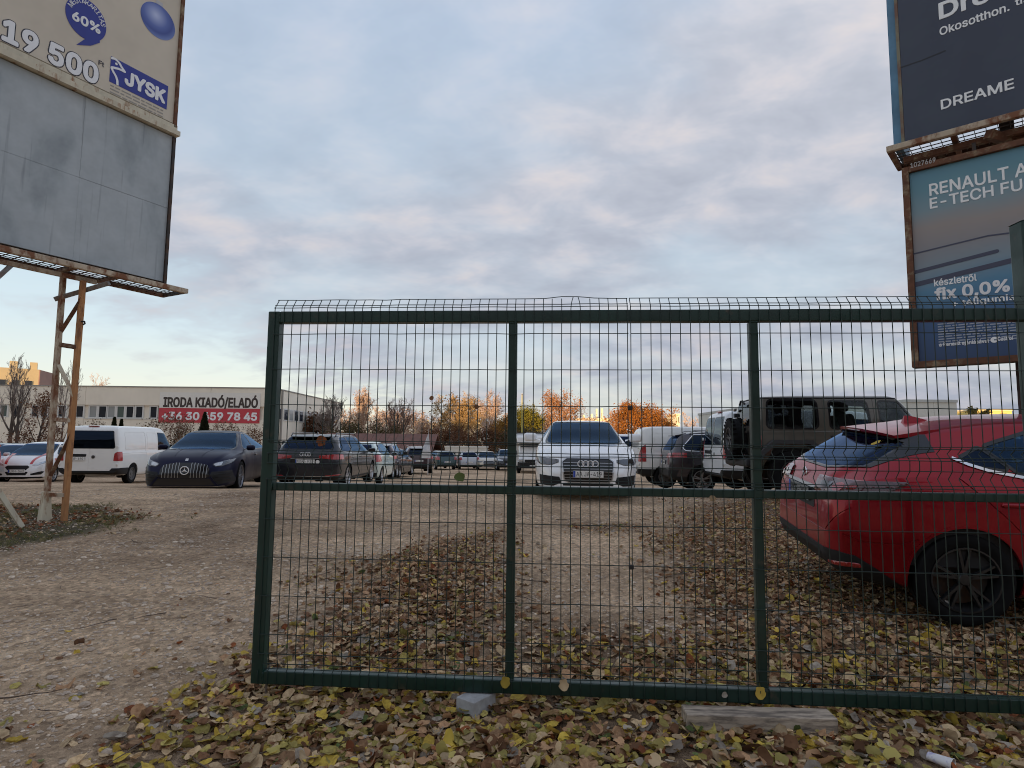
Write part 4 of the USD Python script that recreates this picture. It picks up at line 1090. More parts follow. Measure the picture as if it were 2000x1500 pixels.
# feather flag
ff = P(832, 905, 37)
t = thing("feather_flag", "white feather flag standing beside the brown off-road car's rear", "flag", (float(ff[0]), 37, gz(37)))
fz0 = -gz(37); zz_ = lambda py: float(P(834, py, 37)[2]) - gz(37)
part(t, "pole", tube([(0.12, 0.02, 0), (0.12, 0.02, zz_(850)), (0.12, 0.02, zz_(838))], [0.02, 0.015, 0.01], 6), mat("flag_pole", (0.5, 0.5, 0.5), 0.4), True)
fv = []
for k in range(13):
    z = zz_(895) + (zz_(848) - zz_(895)) * k / 12; w = 0.42 * (1 - (k / 12) ** 1.3) + 0.02
    fv += [(0.10 - w * 1.0, 0.04 * math.sin(k * 0.9), z), (0.10 - w * 0.4, 0.05 * math.sin(k * 0.9 + 1.5), z), (0.10 + 0.4 * w, 0.02, z)]
ffc = [[3*k+i, 3*k+i+1, 3*k+i+4] for k in range(12) for i in (0, 1)] + [[3*k+i, 3*k+i+4, 3*k+i+3] for k in range(12) for i in (0, 1)]
part(t, "cloth", trimesh.Trimesh(V3(fv), V3(ffc), process=False), mat("flag_cloth", (0.62, 0.62, 0.62), 0.7, color2=(0.35, 0.40, 0.50), amt2=0.6, scale2=1.2), True)


# ------------------------------------------------------------------ trees
def seg_mesh(A, B, ra, rb, sides=3):
    A, B = np.asarray(A), np.asarray(B); D = B - A; L = np.linalg.norm(D, axis=1, keepdims=True); D = D / np.maximum(L, 1e-9)
    ref = np.where(np.abs(D[:, 2:3]) < 0.9, [[0, 0, 1.0]], [[1.0, 0, 0]])
    S = np.cross(D, ref); S /= np.linalg.norm(S, axis=1, keepdims=True); T = np.cross(D, S)
    n = len(A); v = np.zeros((n, 2 * sides, 3))
    for k in range(sides):
        a = 2 * np.pi * k / sides
        o = math.cos(a) * S + math.sin(a) * T
        v[:, k] = A + o * np.asarray(ra)[:, None]; v[:, sides + k] = B + o * np.asarray(rb)[:, None]
    f = []
    for k in range(sides):
        j = (k + 1) % sides
        f += [[k, j, sides + j], [k, sides + j, sides + k]]
    f = (np.arange(n)[:, None, None] * 2 * sides + np.array(f)[None]).reshape(-1, 3)
    return trimesh.Trimesh(v.reshape(-1, 3), f, process=False)


def grow(seed, H, r0, n=(9, 7, 6, 5), ang=(48, 45, 42, 40), ratio=(0.55, 0.5, 0.5, 0.45), first=0.22, up=0.12, droop=0.0, wander=0.10, taper=0.35, minr=0.012, steps=5):
    rng = np.random.default_rng(seed)
    levels = []
    pts = [V3([0, 0, 0.0])]; d = V3([0.04 * rng.normal(), 0.04 * rng.normal(), 1.0])
    ns = 9
    for k in range(ns):
        d = d + rng.normal(0, wander * 0.5, 3) * [1, 1, 0.2]; d /= np.linalg.norm(d); pts.append(pts[-1] + d * H * 0.8 / ns)
    br_ = [(np.array(pts), np.linspace(r0, r0 * 0.25, ns + 1), H)]
    levels.append(br_)
    for lv in range(len(n)):
        new = []
        for (pp, rr, L) in levels[-1]:
            m_ = len(pp)
            for c in range(n[lv]):
                lo = first if lv == 0 else 0.2
                t = lo + (1 - lo) * ((c + rng.uniform(0.1, 0.9)) / n[lv]); t = min(t, 0.999)
                i = t * (m_ - 1); k = int(i); base = pp[k] + (pp[k + 1] - pp[k]) * (i - k); r = (rr[k] + (rr[k + 1] - rr[k]) * (i - k))
                ax = pp[k + 1] - pp[k]; ax /= np.linalg.norm(ax)
                a = math.radians(ang[lv] + rng.normal(0, 9)); az = rng.uniform(0, 2 * np.pi) if lv else c * 2.4 + rng.normal(0, 0.4)
                o = np.cross(ax, [math.cos(az), math.sin(az), 0.3]); o /= np.linalg.norm(o)
                dd = ax * math.cos(a) + o * math.sin(a)
                ln = (L if lv else H) * ratio[lv] * rng.uniform(0.7, 1.15) * ((1.15 - 0.65 * t) if lv == 0 else (1.1 - 0.45 * t))
                q_ = [base]
                for s in range(steps):
                    dd = dd + rng.normal(0, wander, 3) + V3([0, 0, up if lv < 2 else up * 0.4]) - V3([0, 0, droop * (lv >= 1) * (s + 1) / steps])
                    dd /= np.linalg.norm(dd); q_.append(q_[-1] + dd * ln / steps)
                r1 = max(minr, min(r * 0.65, r0 * taper ** (lv + 1) * 1.3))
                new.append((np.array(q_), np.linspace(r1, max(minr * 0.7, r1 * 0.3), steps + 1), ln))
        levels.append(new)
    return levels


def lv_mesh(levels, sides):
    A = np.vstack([b[0][:-1] for l in levels for b in l]); B = np.vstack([b[0][1:] for l in levels for b in l])
    ra = np.concatenate([b[1][:-1] for l in levels for b in l]); rb = np.concatenate([b[1][1:] for l in levels for b in l])
    return seg_mesh(A, B, ra, rb, sides)


def leaf_cloud(seed, levels, count, size, spread=0.25, zmin=0.0):
    rng = np.random.default_rng(seed)
    pts = np.vstack([b[0][1:] for l in levels for b in l]); pts = pts[pts[:, 2] > zmin]
    c = pts[rng.integers(0, len(pts), count)] + rng.normal(0, spread, (count, 3))
    u = rng.normal(size=(count, 3)); u /= np.linalg.norm(u, axis=1, keepdims=True); w = np.cross(u, rng.normal(size=(count, 3))); w /= np.linalg.norm(w, axis=1, keepdims=True)
    s = size * rng.uniform(0.6, 1.3, count)[:, None]
    v = np.stack([c - u * s, c + w * s * 0.55, c + u * s, c - w * s * 0.55], 1)
    f = (np.arange(count)[:, None, None] * 4 + np.array([[0, 1, 2], [0, 2, 3]])[None]).reshape(-1, 3)
    return trimesh.Trimesh(v.reshape(-1, 3), f, process=False)


def foliage(name, c, c2, tr=0.3):
    if name in MATS:
        return MATS[name]
    MATS[name] = usdkit.material(stage, f"/World/Looks/{name}", {"g": ("geometry", {}), "r": ("rgb_ramp", {"ramp": [(0.0, tuple(c2)), (0.5, tuple(c)), (1.0, tuple(1.35 * x for x in c))]}), "d": ("diffuse_bsdf", {}), "t": ("translucent_bsdf", {}), "m": ("mix_closure", {"fac": tr})},
        [("g.random_per_island", "r.fac"), ("r.color", "d.color"), ("r.color", "t.color"), ("d.BSDF", "m.closure1"), ("t.BSDF", "m.closure2")], surface="m.closure")
    return MATS[name]


bark_d = mat("dark_bark", (0.085, 0.066, 0.055), 0.95, var=0.3, vscale=2)
bark_g = mat("grey_bark", (0.23, 0.19, 0.165), 0.95, var=0.3, vscale=2)
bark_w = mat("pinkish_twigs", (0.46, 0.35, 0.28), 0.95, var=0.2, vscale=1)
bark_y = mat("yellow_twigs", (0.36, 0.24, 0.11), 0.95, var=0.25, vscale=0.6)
bark_b = mat("brown_twigs", (0.25, 0.155, 0.115), 0.95, var=0.25, vscale=1)


def tree(name, label, cat, px, ptop, Y, seed, trunk_m, crown_m, leaves=None, group=None, **k):
    z0 = gz(Y) - 0.1
    x = float(P(px, 800, Y)[0]); H = float(P(px, ptop, Y)[2]) - z0
    r0 = k.pop("r0", 0.028 * H); wide = k.pop("wide", 1.0)
    lv = grow(seed, H, r0, **k)
    top = max(b[0][:, 2].max() for l in lv for b in l); sc = H / top
    for l in lv:
        for b in l:
            b[0][:] *= [sc * wide, sc * wide, sc]
    t = thing(name, label, cat, (x, Y, z0), group=group)
    part(t, "trunk", lv_mesh(lv[:2], 6), trunk_m, True)
    part(t, "crown", lv_mesh(lv[2:], 3), crown_m)
    if leaves:
        cnt, size, m_, sp_ = leaves
        part(t, "leaves", leaf_cloud(seed + 1, lv[2:], cnt, size, sp_), m_)
    return t


orange = foliage("orange_leaves", (0.55, 0.26, 0.06), (0.34, 0.14, 0.035))
yelgreen = foliage("yellow_green_leaves", (0.42, 0.34, 0.05), (0.22, 0.20, 0.04))
redleaf = foliage("russet_leaves", (0.26, 0.13, 0.07), (0.14, 0.07, 0.04))
olive_l = foliage("olive_leaves", (0.20, 0.145, 0.065), (0.10, 0.08, 0.04))
dkgreen = foliage("dark_green_needles", (0.055, 0.060, 0.034), (0.03, 0.034, 0.018), 0.2)

tree("bare_tree", "bare grey tree just right of the office's far corner", "tree", 648, 767, 78, 1, bark_d, bark_g, n=(13, 9, 7, 5), wide=0.95, up=0.2)
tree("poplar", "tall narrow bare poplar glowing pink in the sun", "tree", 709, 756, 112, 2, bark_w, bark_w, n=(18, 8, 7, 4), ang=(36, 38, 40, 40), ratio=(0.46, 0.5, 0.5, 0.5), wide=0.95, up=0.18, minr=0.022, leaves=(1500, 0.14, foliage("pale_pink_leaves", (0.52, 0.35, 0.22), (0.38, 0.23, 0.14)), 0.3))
tree("bare_tree", "bushy bare brown tree between the pink poplar and the willow", "tree", 776, 776, 82, 3, bark_d, bark_b, n=(15, 9, 7, 5), wide=1.0, up=0.22, first=0.1)
tree("willow", "broad willow with golden drooping twigs in the middle of the tree row", "tree", 890, 764, 90, 4, bark_d, mat("willow_twigs", (0.46, 0.31, 0.13), 0.95, var=0.25, vscale=0.6), n=(12, 10, 9, 6), ang=(55, 48, 45, 38), ratio=(0.62, 0.52, 0.5, 0.5), wide=1.28, up=0.16, droop=0.10, minr=0.017, first=0.16, leaves=(3600, 0.12, foliage("willow_leaves", (0.36, 0.22, 0.065), (0.22, 0.13, 0.045)), 0.3))
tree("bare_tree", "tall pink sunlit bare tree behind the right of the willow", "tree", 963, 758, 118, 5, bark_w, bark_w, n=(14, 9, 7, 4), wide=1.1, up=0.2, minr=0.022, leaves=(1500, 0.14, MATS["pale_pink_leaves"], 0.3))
tree("leafy_tree", "low golden tree left of the gate's second upright", "tree", 984, 812, 101, 6, bark_d, bark_y, n=(9, 7, 6), wide=1.0, leaves=(4800, 0.14, foliage("golden_leaves", (0.46, 0.29, 0.07), (0.28, 0.16, 0.045)), 0.4))
tree("leafy_tree", "yellow green tree right of the gate's second upright", "tree", 1038, 798, 104, 7, bark_d, bark_b, n=(10, 7, 6), wide=0.95, leaves=(9000, 0.15, yelgreen, 0.5))
tree("leafy_tree", "tallest orange leafed tree, above the white saloon's left mirror", "tree", 1102, 764, 106, 8, bark_d, bark_w, n=(12, 8, 6), wide=1.15, up=0.18, leaves=(5600, 0.14, foliage("light_orange_leaves", (0.58, 0.33, 0.14), (0.40, 0.19, 0.075)), 0.4))
tree("leafy_tree", "round bright orange tree above the white delivery van", "tree", 1248, 791, 104, 9, bark_d, bark_b, n=(12, 8, 6), wide=1.45, ang=(56, 45, 40), leaves=(14000, 0.16, orange, 0.5))
tree("leafy_tree", "small orange tree right of the round orange one", "tree", 1305, 811, 112, 10, bark_d, bark_b, n=(9, 7, 6), wide=1.2, leaves=(4500, 0.15, orange, 0.4))
tree("bare_tree", "faint bare tree left of the tall white van", "tree", 1345, 803, 125, 11, bark_g, bark_w, n=(9, 7, 6, 4), wide=1.0, minr=0.03)
tree("bare_tree", "thin bare pinkish tree between the two orange trees", "tree", 1197, 797, 125, 12, bark_w, bark_w, n=(9, 7, 5, 4), wide=0.7, minr=0.025)
tree("bare_tree", "low pink bare tree behind the bushy brown one", "tree", 738, 795, 125, 13, bark_w, bark_w, n=(10, 7, 6, 4), wide=1.3, minr=0.03)
tree("bare_tree", "low pale bare tree left of the willow", "tree", 812, 808, 128, 14, bark_w, bark_w, n=(10, 7, 6, 4), wide=1.2, minr=0.028)
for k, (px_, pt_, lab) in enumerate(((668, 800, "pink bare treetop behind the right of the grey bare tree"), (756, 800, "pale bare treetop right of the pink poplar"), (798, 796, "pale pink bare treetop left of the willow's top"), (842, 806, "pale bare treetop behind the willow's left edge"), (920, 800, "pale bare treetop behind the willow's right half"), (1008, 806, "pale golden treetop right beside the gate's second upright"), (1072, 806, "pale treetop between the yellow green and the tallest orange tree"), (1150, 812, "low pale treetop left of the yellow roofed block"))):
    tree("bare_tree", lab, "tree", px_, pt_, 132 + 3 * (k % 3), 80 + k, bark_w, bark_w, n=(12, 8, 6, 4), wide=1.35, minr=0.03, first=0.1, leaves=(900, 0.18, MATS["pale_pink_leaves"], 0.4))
tree("shrub", "russet shrub at the foot of the bare grey tree", "shrub", 628, 812, 80, 15, bark_b, bark_b, n=(10, 8, 6), first=0.04, wide=1.2, leaves=(2500, 0.2, redleaf, 0.4))
for k, (px_, pt_, lab) in enumerate(((690, 822, "brown shrub below the pink poplar"), (748, 826, "brown shrub below the bushy bare tree"), (855, 836, "dark brown shrub below the willow's left side"), (893, 838, "dark brown shrub below the willow's trunk"), (935, 838, "dark brown shrub below the willow's right side"), (978, 842, "dark brown shrub left of the gate's second upright"), (1022, 836, "olive shrub behind the motorhome"))):
    tree("shrub", lab, "shrub", px_, pt_, 72 + (k % 3) * 2, 20 + k, bark_d, bark_b, n=(11, 9, 7), first=0.03, wide=1.9, r0=0.1, leaves=(2400, 0.13, redleaf if k in (2, 3, 4) else olive_l, 0.35))
tree("conifer", "small dark trees at the right, left of the bright yellow house", "tree", 1893, 796, 118, 30, bark_d, dkgreen, n=(22, 9), ang=(80, 50), ratio=(0.3, 0.4), first=0.05, up=0.0, leaves=(4000, 0.25, dkgreen, 0.2), r0=0.15)
# left: in front of the office
tree("bare_tree", "slender bare tree nearest the left edge, before the office", "tree", 24, 690, 57, 31, bark_d, bark_g, n=(8, 6, 5, 3), ang=(40, 42, 40, 40), wide=0.62, up=0.2, r0=0.2, minr=0.012)
tree("bare_tree", "slender bare forked tree before the office, second from the left edge", "tree", 37, 700, 56, 32, bark_d, bark_g, n=(8, 6, 5, 3), ang=(36, 42, 40, 40), wide=0.6, up=0.2, r0=0.18, minr=0.012)
tree("bare_tree", "leaning bare young tree just left of the lattice leg", "tree", 76, 756, 55, 33, bark_d, bark_b, n=(9, 7, 5, 3), wide=0.75, up=0.1, r0=0.13, leaves=(500, 0.12, redleaf, 0.3), minr=0.012)
tree("bare_tree", "thin bare tree rising behind the lattice leg", "tree", 122, 700, 60, 34, bark_g, bark_g, n=(9, 7, 5, 3), wide=0.5, up=0.2, r0=0.12, minr=0.010)
tree("bare_tree", "far bare sunlit treetop above the office roof", "tree", 188, 728, 128, 35, bark_w, bark_w, n=(10, 7, 6, 4), wide=0.8, minr=0.022)
for k, (px_, pt_, w_, m_, lab) in enumerate(((62, 838, 1.6, redleaf, "russet shrub behind the white red striped hatchback"), (105, 832, 1.5, redleaf, "russet shrub behind the lattice leg"), (188, 818, 1.5, olive_l, "thin twiggy shrub above the white van's rear"), (300, 815, 1.4, olive_l, "twiggy brown shrub above the white van's cab"), (338, 808, 1.3, redleaf, "tall brown shrub below the banner's left end"), (372, 826, 1.5, olive_l, "olive shrub below the middle of the banner"), (432, 822, 1.3, redleaf, "thin shrub right of the small conifer"), (462, 820, 1.4, olive_l, "thin shrub below the banner's right end"), (497, 832, 1.4, redleaf, "russet shrub at the banner's lower right corner"))):
    tree("shrub", lab, "shrub", px_, pt_, 54 + (k % 3), 40 + k, bark_d, bark_b, n=(9, 8, 6), first=0.05, wide=w_ * 0.8, r0=0.07, leaves=(300 if k in (2, 3, 6, 7) else 700, 0.085, m_, 0.28), minr=0.010)


def conifer(label, px_, pt_, Y, seed, w):
    z0 = gz(Y); x = float(P(px_, 800, Y)[0]); H = float(P(px_, pt_, Y)[2]) - z0
    rng = np.random.default_rng(seed)
    t = thing("conifer", label, "conifer", (x, Y, z0))
    part(t, "trunk", tube([(0, 0, 0), (0, 0, H * 0.95)], [0.1, 0.02], 6), bark_d, True)
    n_ = 5200; zz = H * rng.random(n_) ** 1.3; rr = w * (1 - zz / H) ** 0.75 * np.sqrt(rng.uniform(0.25, 1, n_)) * (0.86 + 0.2 * rng.random(n_)); a = rng.uniform(0, 6.28, n_)
    c = np.stack([rr * np.cos(a), rr * np.sin(a), zz + 0.1], 1)
    u = np.stack([np.cos(a), np.sin(a), np.full(n_, 0.9)], 1) + rng.normal(0, 0.3, (n_, 3)); u /= np.linalg.norm(u, axis=1, keepdims=True); w_ = np.cross(u, rng.normal(size=(n_, 3))); w_ /= np.linalg.norm(w_, axis=1, keepdims=True)
    v = np.stack([c - u * 0.13, c + w_ * 0.05, c + u * 0.13, c - w_ * 0.05], 1).reshape(-1, 3)
    part(t, "crown", trimesh.Trimesh(v, (np.arange(n_)[:, None, None] * 4 + np.array([[0, 1, 2], [0, 2, 3]])[None]).reshape(-1, 3), process=False), dkgreen)


conifer("small dark cone shaped conifer below the banner", 401, 808, 52, 61, 0.85)
conifer("small dark conifer tip left of the white van's roof middle", 225, 818, 50, 62, 0.5)
conifer("tiny dark conifer right of the other above the white van", 239, 822, 50, 63, 0.4)

# ------------------------------------------------------------------ vehicles
def cs(poly):
    p = np.asarray(poly, float)
    a = np.sum(p[:, 0] * np.roll(p[:, 1], -1) - np.roll(p[:, 0], -1) * p[:, 1])
    return m3.CrossSection([p if a > 0 else p[::-1]])


def rounded(poly, r):
    c = cs(poly)
    return c.offset(-r, m3.JoinType.Miter).offset(r, m3.JoinType.Round, 2.0, 24) if r else c


def prism_y(c, y0, y1):     # outline in (x, z)
    return c.extrude(y1 - y0).transform(np.array([[1, 0, 0, 0], [0, 0, -1, y1], [0, 1, 0, 0]], float))


def prism_x(c, x0, x1):     # outline in (y, z)
    return c.extrude(x1 - x0).transform(np.array([[0, 0, 1, x0], [1, 0, 0, 0], [0, 1, 0, 0]], float))


def prism_z(c, z0, z1):     # outline in (x, y)
    return c.extrude(z1 - z0).translate([0, 0, z0])


def band(pts, w):
    """A strip of width w along a polyline, as a cross section."""
    g = LineString(pts).buffer(w / 2, cap_style=2)
    return m3.CrossSection([np.array(g.exterior.coords)[:-1][::-1] if not g.exterior.is_ccw else np.array(g.exterior.coords)[:-1]])


def curve(pts):
    p = V3(sorted(pts))
    return PchipInterpolator(p[:, 0], p[:, 1], extrapolate=True)


class Shell:
    """A car's skin lofted along its length: side profile (top, belt, bottom), plan (w), width of the roof (rw)."""
    def __init__(s, top, belt, bot, w, rw, crown=0.05, n=72, tuck=0.05, flare=None, square=0.0):
        s.top, s.belt, s.bot, s.w, s.rw = map(curve, (top, belt, bot, w, rw))
        s.x0, s.x1, s.crown, s.n, s.tuck, s.square = min(p[0] for p in top), max(p[0] for p in top), crown, n, tuck, square
        s.cache = {}

    def half(s, x):
        top, belt, bot, w, rw = float(s.top(x)), float(s.belt(x)), float(s.bot(x)), float(s.w(x)), float(s.rw(x))
        belt = min(belt, top - 0.012); h = belt - bot
        k = s.tuck
        p = [(0, bot), (0.55 * w, bot), (0.88 * w, bot), (0.945 * w, bot + 0.05 * h), (0.975 * w, bot + 0.16 * h), ((1 - 0.25 * k) * w, bot + 0.34 * h), (w, bot + 0.55 * h), ((1 - 0.12 * k) * w, bot + 0.74 * h), ((1 - 0.45 * k) * w, bot + 0.90 * h), ((1 - k) * w, belt)]
        yb = (1 - k) * w - 0.012; yr = min(rw, yb - 0.004); hc = top - belt
        cr = min(s.crown, hc * 0.7); ze = top - cr
        for t in (0.04, 0.3, 0.6, 0.85):
            bulge = 0.035 * math.sin(math.pi * t) * min(1, hc / 0.4)
            p.append((yb + (yr - yb) * t + bulge, belt + 0.004 + (ze - belt - 0.004) * t))
        q_ = 0.5 + 0.5 * s.square
        p += [(yr, ze), (yr * 0.965, ze + cr * 0.42), (yr * 0.88, ze + cr * 0.70), (yr * 0.65, ze + cr * 0.88), (yr * 0.33, ze + cr * 0.97), (0, top)]
        return p

    def mesh(s):
        if "m" in s.cache:
            return s.cache["m"]
        u = np.linspace(0, 1, s.n)
        e = 0.5 - 0.5 * np.cos(np.pi * u); xs = s.x0 + (s.x1 - s.x0) * (0.55 * e + 0.45 * u)
        rings = []
        for x in xs:
            h = s.half(x)
            rings.append([(x, y, z) for y, z in h] + [(x, -y, z) for y, z in h[-2:0:-1]])
        R_ = V3(rings); n, m, _ = R_.shape; H = len(h)
        v = R_.reshape(-1, 3); f = []
        for i in range(n - 1):
            for j in range(m):
                a, b, c, d = i * m + j, i * m + (j + 1) % m, (i + 1) * m + (j + 1) % m, (i + 1) * m + j
                f += [[a, c, b], [a, d, c]]
        for base, flip in ((0, False), ((n - 1) * m, True)):
            for j in range(H - 1):
                l0_, l1_ = base + j, base + j + 1
                r0_, r1_ = base + (m - j) % m, base + (m - j - 1) % m
                for t in ([l0_, l1_, r1_], [l0_, r1_, r0_]):
                    if len(set(t)) == 3:
                        f.append(t[::-1] if flip else t)
        mm = trimesh.Trimesh(v, V3(f), process=False)
        if man(mm).volume() < 0:
            mm.faces = mm.faces[:, ::-1]
        s.cache["m"] = mm
        return mm

    def at(s, d=0.0):
        if d not in s.cache:
            m = s.mesh()
            s.cache[d] = man(trimesh.Trimesh(m.vertices + m.vertex_normals * d, m.faces, process=False)) if d else man(m)
        return s.cache[d]


def rim_mesh(R, w, style, face=0.0):
    """A wheel rim; its axle is y, its outer face at y = +w/2."""
    bar_ = lathe([(R * 0.90, -w/2), (R, -w/2), (R, -w/2 + 0.012), (R * 0.93, -w/2 + 0.03), (R * 0.90, 0), (R * 0.94, w/2 - 0.02), (R * 1.0, w/2 - 0.008), (R * 1.0, w/2), (R * 0.955, w/2), (R * 0.90, w/2 - 0.03), (R * 0.86, 0), (R * 0.86, -w/2 + 0.01), (R * 0.90, -w/2)], "y", 36)
    ms = [bar_]
    yf = w/2 - 0.028
    hub = lathe([(0, yf + 0.012), (R * 0.16, yf + 0.010), (R * 0.20, yf - 0.005), (R * 0.20, yf - 0.06), (0, yf - 0.06)], "y", 24)
    ms.append(hub)
    if style[0] == "spoke":
        n, fork, wid = style[1], style[2], style[3]
        for k in range(n):
            a = 2 * np.pi * k / n + 0.3
            for off in ((-1, 1) if fork else (0,)):
                a1 = a + off * fork
                p0 = V3([math.cos(a) * R * 0.16, 0, math.sin(a) * R * 0.16]); p1 = V3([math.cos(a1) * R * 0.93, 0, math.sin(a1) * R * 0.93])
                t = V3([-math.sin(a1), 0, math.cos(a1)]); t0 = V3([-math.sin(a), 0, math.cos(a)])
                pts = []
                for p, tt, ww, y_ in ((p0, t0, wid * 0.8, yf + 0.004), (p1, t, wid * 0.55, yf + 0.014)):
                    for sgn in (-1, 1):
                        pts += [p + tt * ww * R * sgn * 0.7 + [0, y_, 0], p + tt * ww * R * sgn + [0, y_ - 0.03, 0]]
                ms.append(tri(hull(pts)))
    else:
        disc = m3.Manifold.cylinder(0.012, R * 0.92, R * 0.92, 36)
        for k in range(style[1]):
            a = 2 * np.pi * k / style[1]; disc = disc - m3.Manifold.cylinder(0.1, R * style[2], R * style[2], 12).translate([R * 0.66 * math.cos(a), R * 0.66 * math.sin(a), -0.04])
        d_ = tri(disc); d_.apply_transform(trimesh.transformations.rotation_matrix(-np.pi/2, [1, 0, 0])); d_.apply_translation([0, yf - 0.02, 0]); ms.append(d_)
    return cat_(ms)


def tyre_mesh(R, r, w):
    h = w / 2
    return lathe([(r, -h * 0.86), (r + (R - r) * 0.35, -h), (r + (R - r) * 0.75, -h * 0.98), (R * 0.985, -h * 0.86), (R, -h * 0.66), (R, -h*0.12), (R-0.006, -h*0.10), (R-0.006, h*0.10), (R, h*0.12), (R, h * 0.66), (R * 0.985, h * 0.86), (r + (R - r) * 0.75, h * 0.98), (r + (R - r) * 0.35, h), (r, h * 0.86), (r - 0.012, 0), (r, -h * 0.86)], "y", 40)


rubber = mat("tyre_rubber", (0.008, 0.008, 0.0085), 0.8, spec=0.12, var=0.3, vscale=10)
rim_silver = mat("alloy_silver", (0.45, 0.45, 0.46), 0.35, metal=0.8)
rim_dark = mat("alloy_gunmetal", (0.075, 0.078, 0.085), 0.35, metal=0.7)
rim_steel = mat("steel_rim", (0.13, 0.125, 0.12), 0.6, metal=0.4)
plastic = mat("black_trim", (0.011, 0.011, 0.012), 0.6, spec=0.3)
gloss_black = mat("gloss_black_trim", (0.008, 0.008, 0.009), 0.12)
well = mat("wheel_well", (0.010, 0.010, 0.010), 0.95, spec=0.1)
chrome = mat("chrome", (0.62, 0.62, 0.63), 0.12, metal=1.0)
badge = mat("bright_badge", (0.72, 0.72, 0.72), 0.3, metal=0.25)
satin = mat("satin_metal", (0.42, 0.42, 0.42), 0.35, metal=0.9)
interior_m = mat("dark_interior", (0.018, 0.018, 0.020), 0.85)
glass = pane_mat("car_glass", (0.42, 0.52, 0.60), gloss=(0.42, 0.66, 1.0), ior=1.36)
glass_dark = pane_mat("privacy_glass", (0.12, 0.15, 0.20), gloss=(0.42, 0.62, 1.0), ior=1.38)
red_lamp = mat("red_lamp", (0.30, 0.012, 0.014), 0.12, coat=1.0, var=0.3, vscale=22)
dark_red_lamp = mat("dark_red_lamp", (0.050, 0.004, 0.006), 0.08, coat=1.0)
amber_lamp = mat("amber_lamp", (0.55, 0.16, 0.02), 0.15, coat=1.0)
clear_lamp = mat("clear_lamp", (0.42, 0.44, 0.46), 0.10, metal=0.5, coat=1.0, var=0.4, vscale=18)
dark_lamp = mat("dark_lamp", (0.05, 0.055, 0.065), 0.08, coat=1.0, var=0.5, vscale=18)
plate_w = mat("plate_white", (0.68, 0.68, 0.66), 0.5)
plate_b = mat("plate_blue", (0.02, 0.06, 0.35), 0.5)
black_print = mat("plate_print", (0.012, 0.012, 0.012), 0.5)


def paint(name, c, metal=0.0, rough=0.32, coat=1.0, coat_rough=0.02):
    return mat(name, c, rough, metal=metal, coat=coat, coat_rough=coat_rough, spec=0.25, var=0.05, vscale=1.3, rvar=0.06, color2=tuple(0.8 * x + 0.022 for x in c), amt2=0.22, scale2=2.2, thr=(0.5, 0.8))


def mirror_y(c):
    """Both sides of an outline in (y, z)."""
    return c + c.mirror([1, 0])


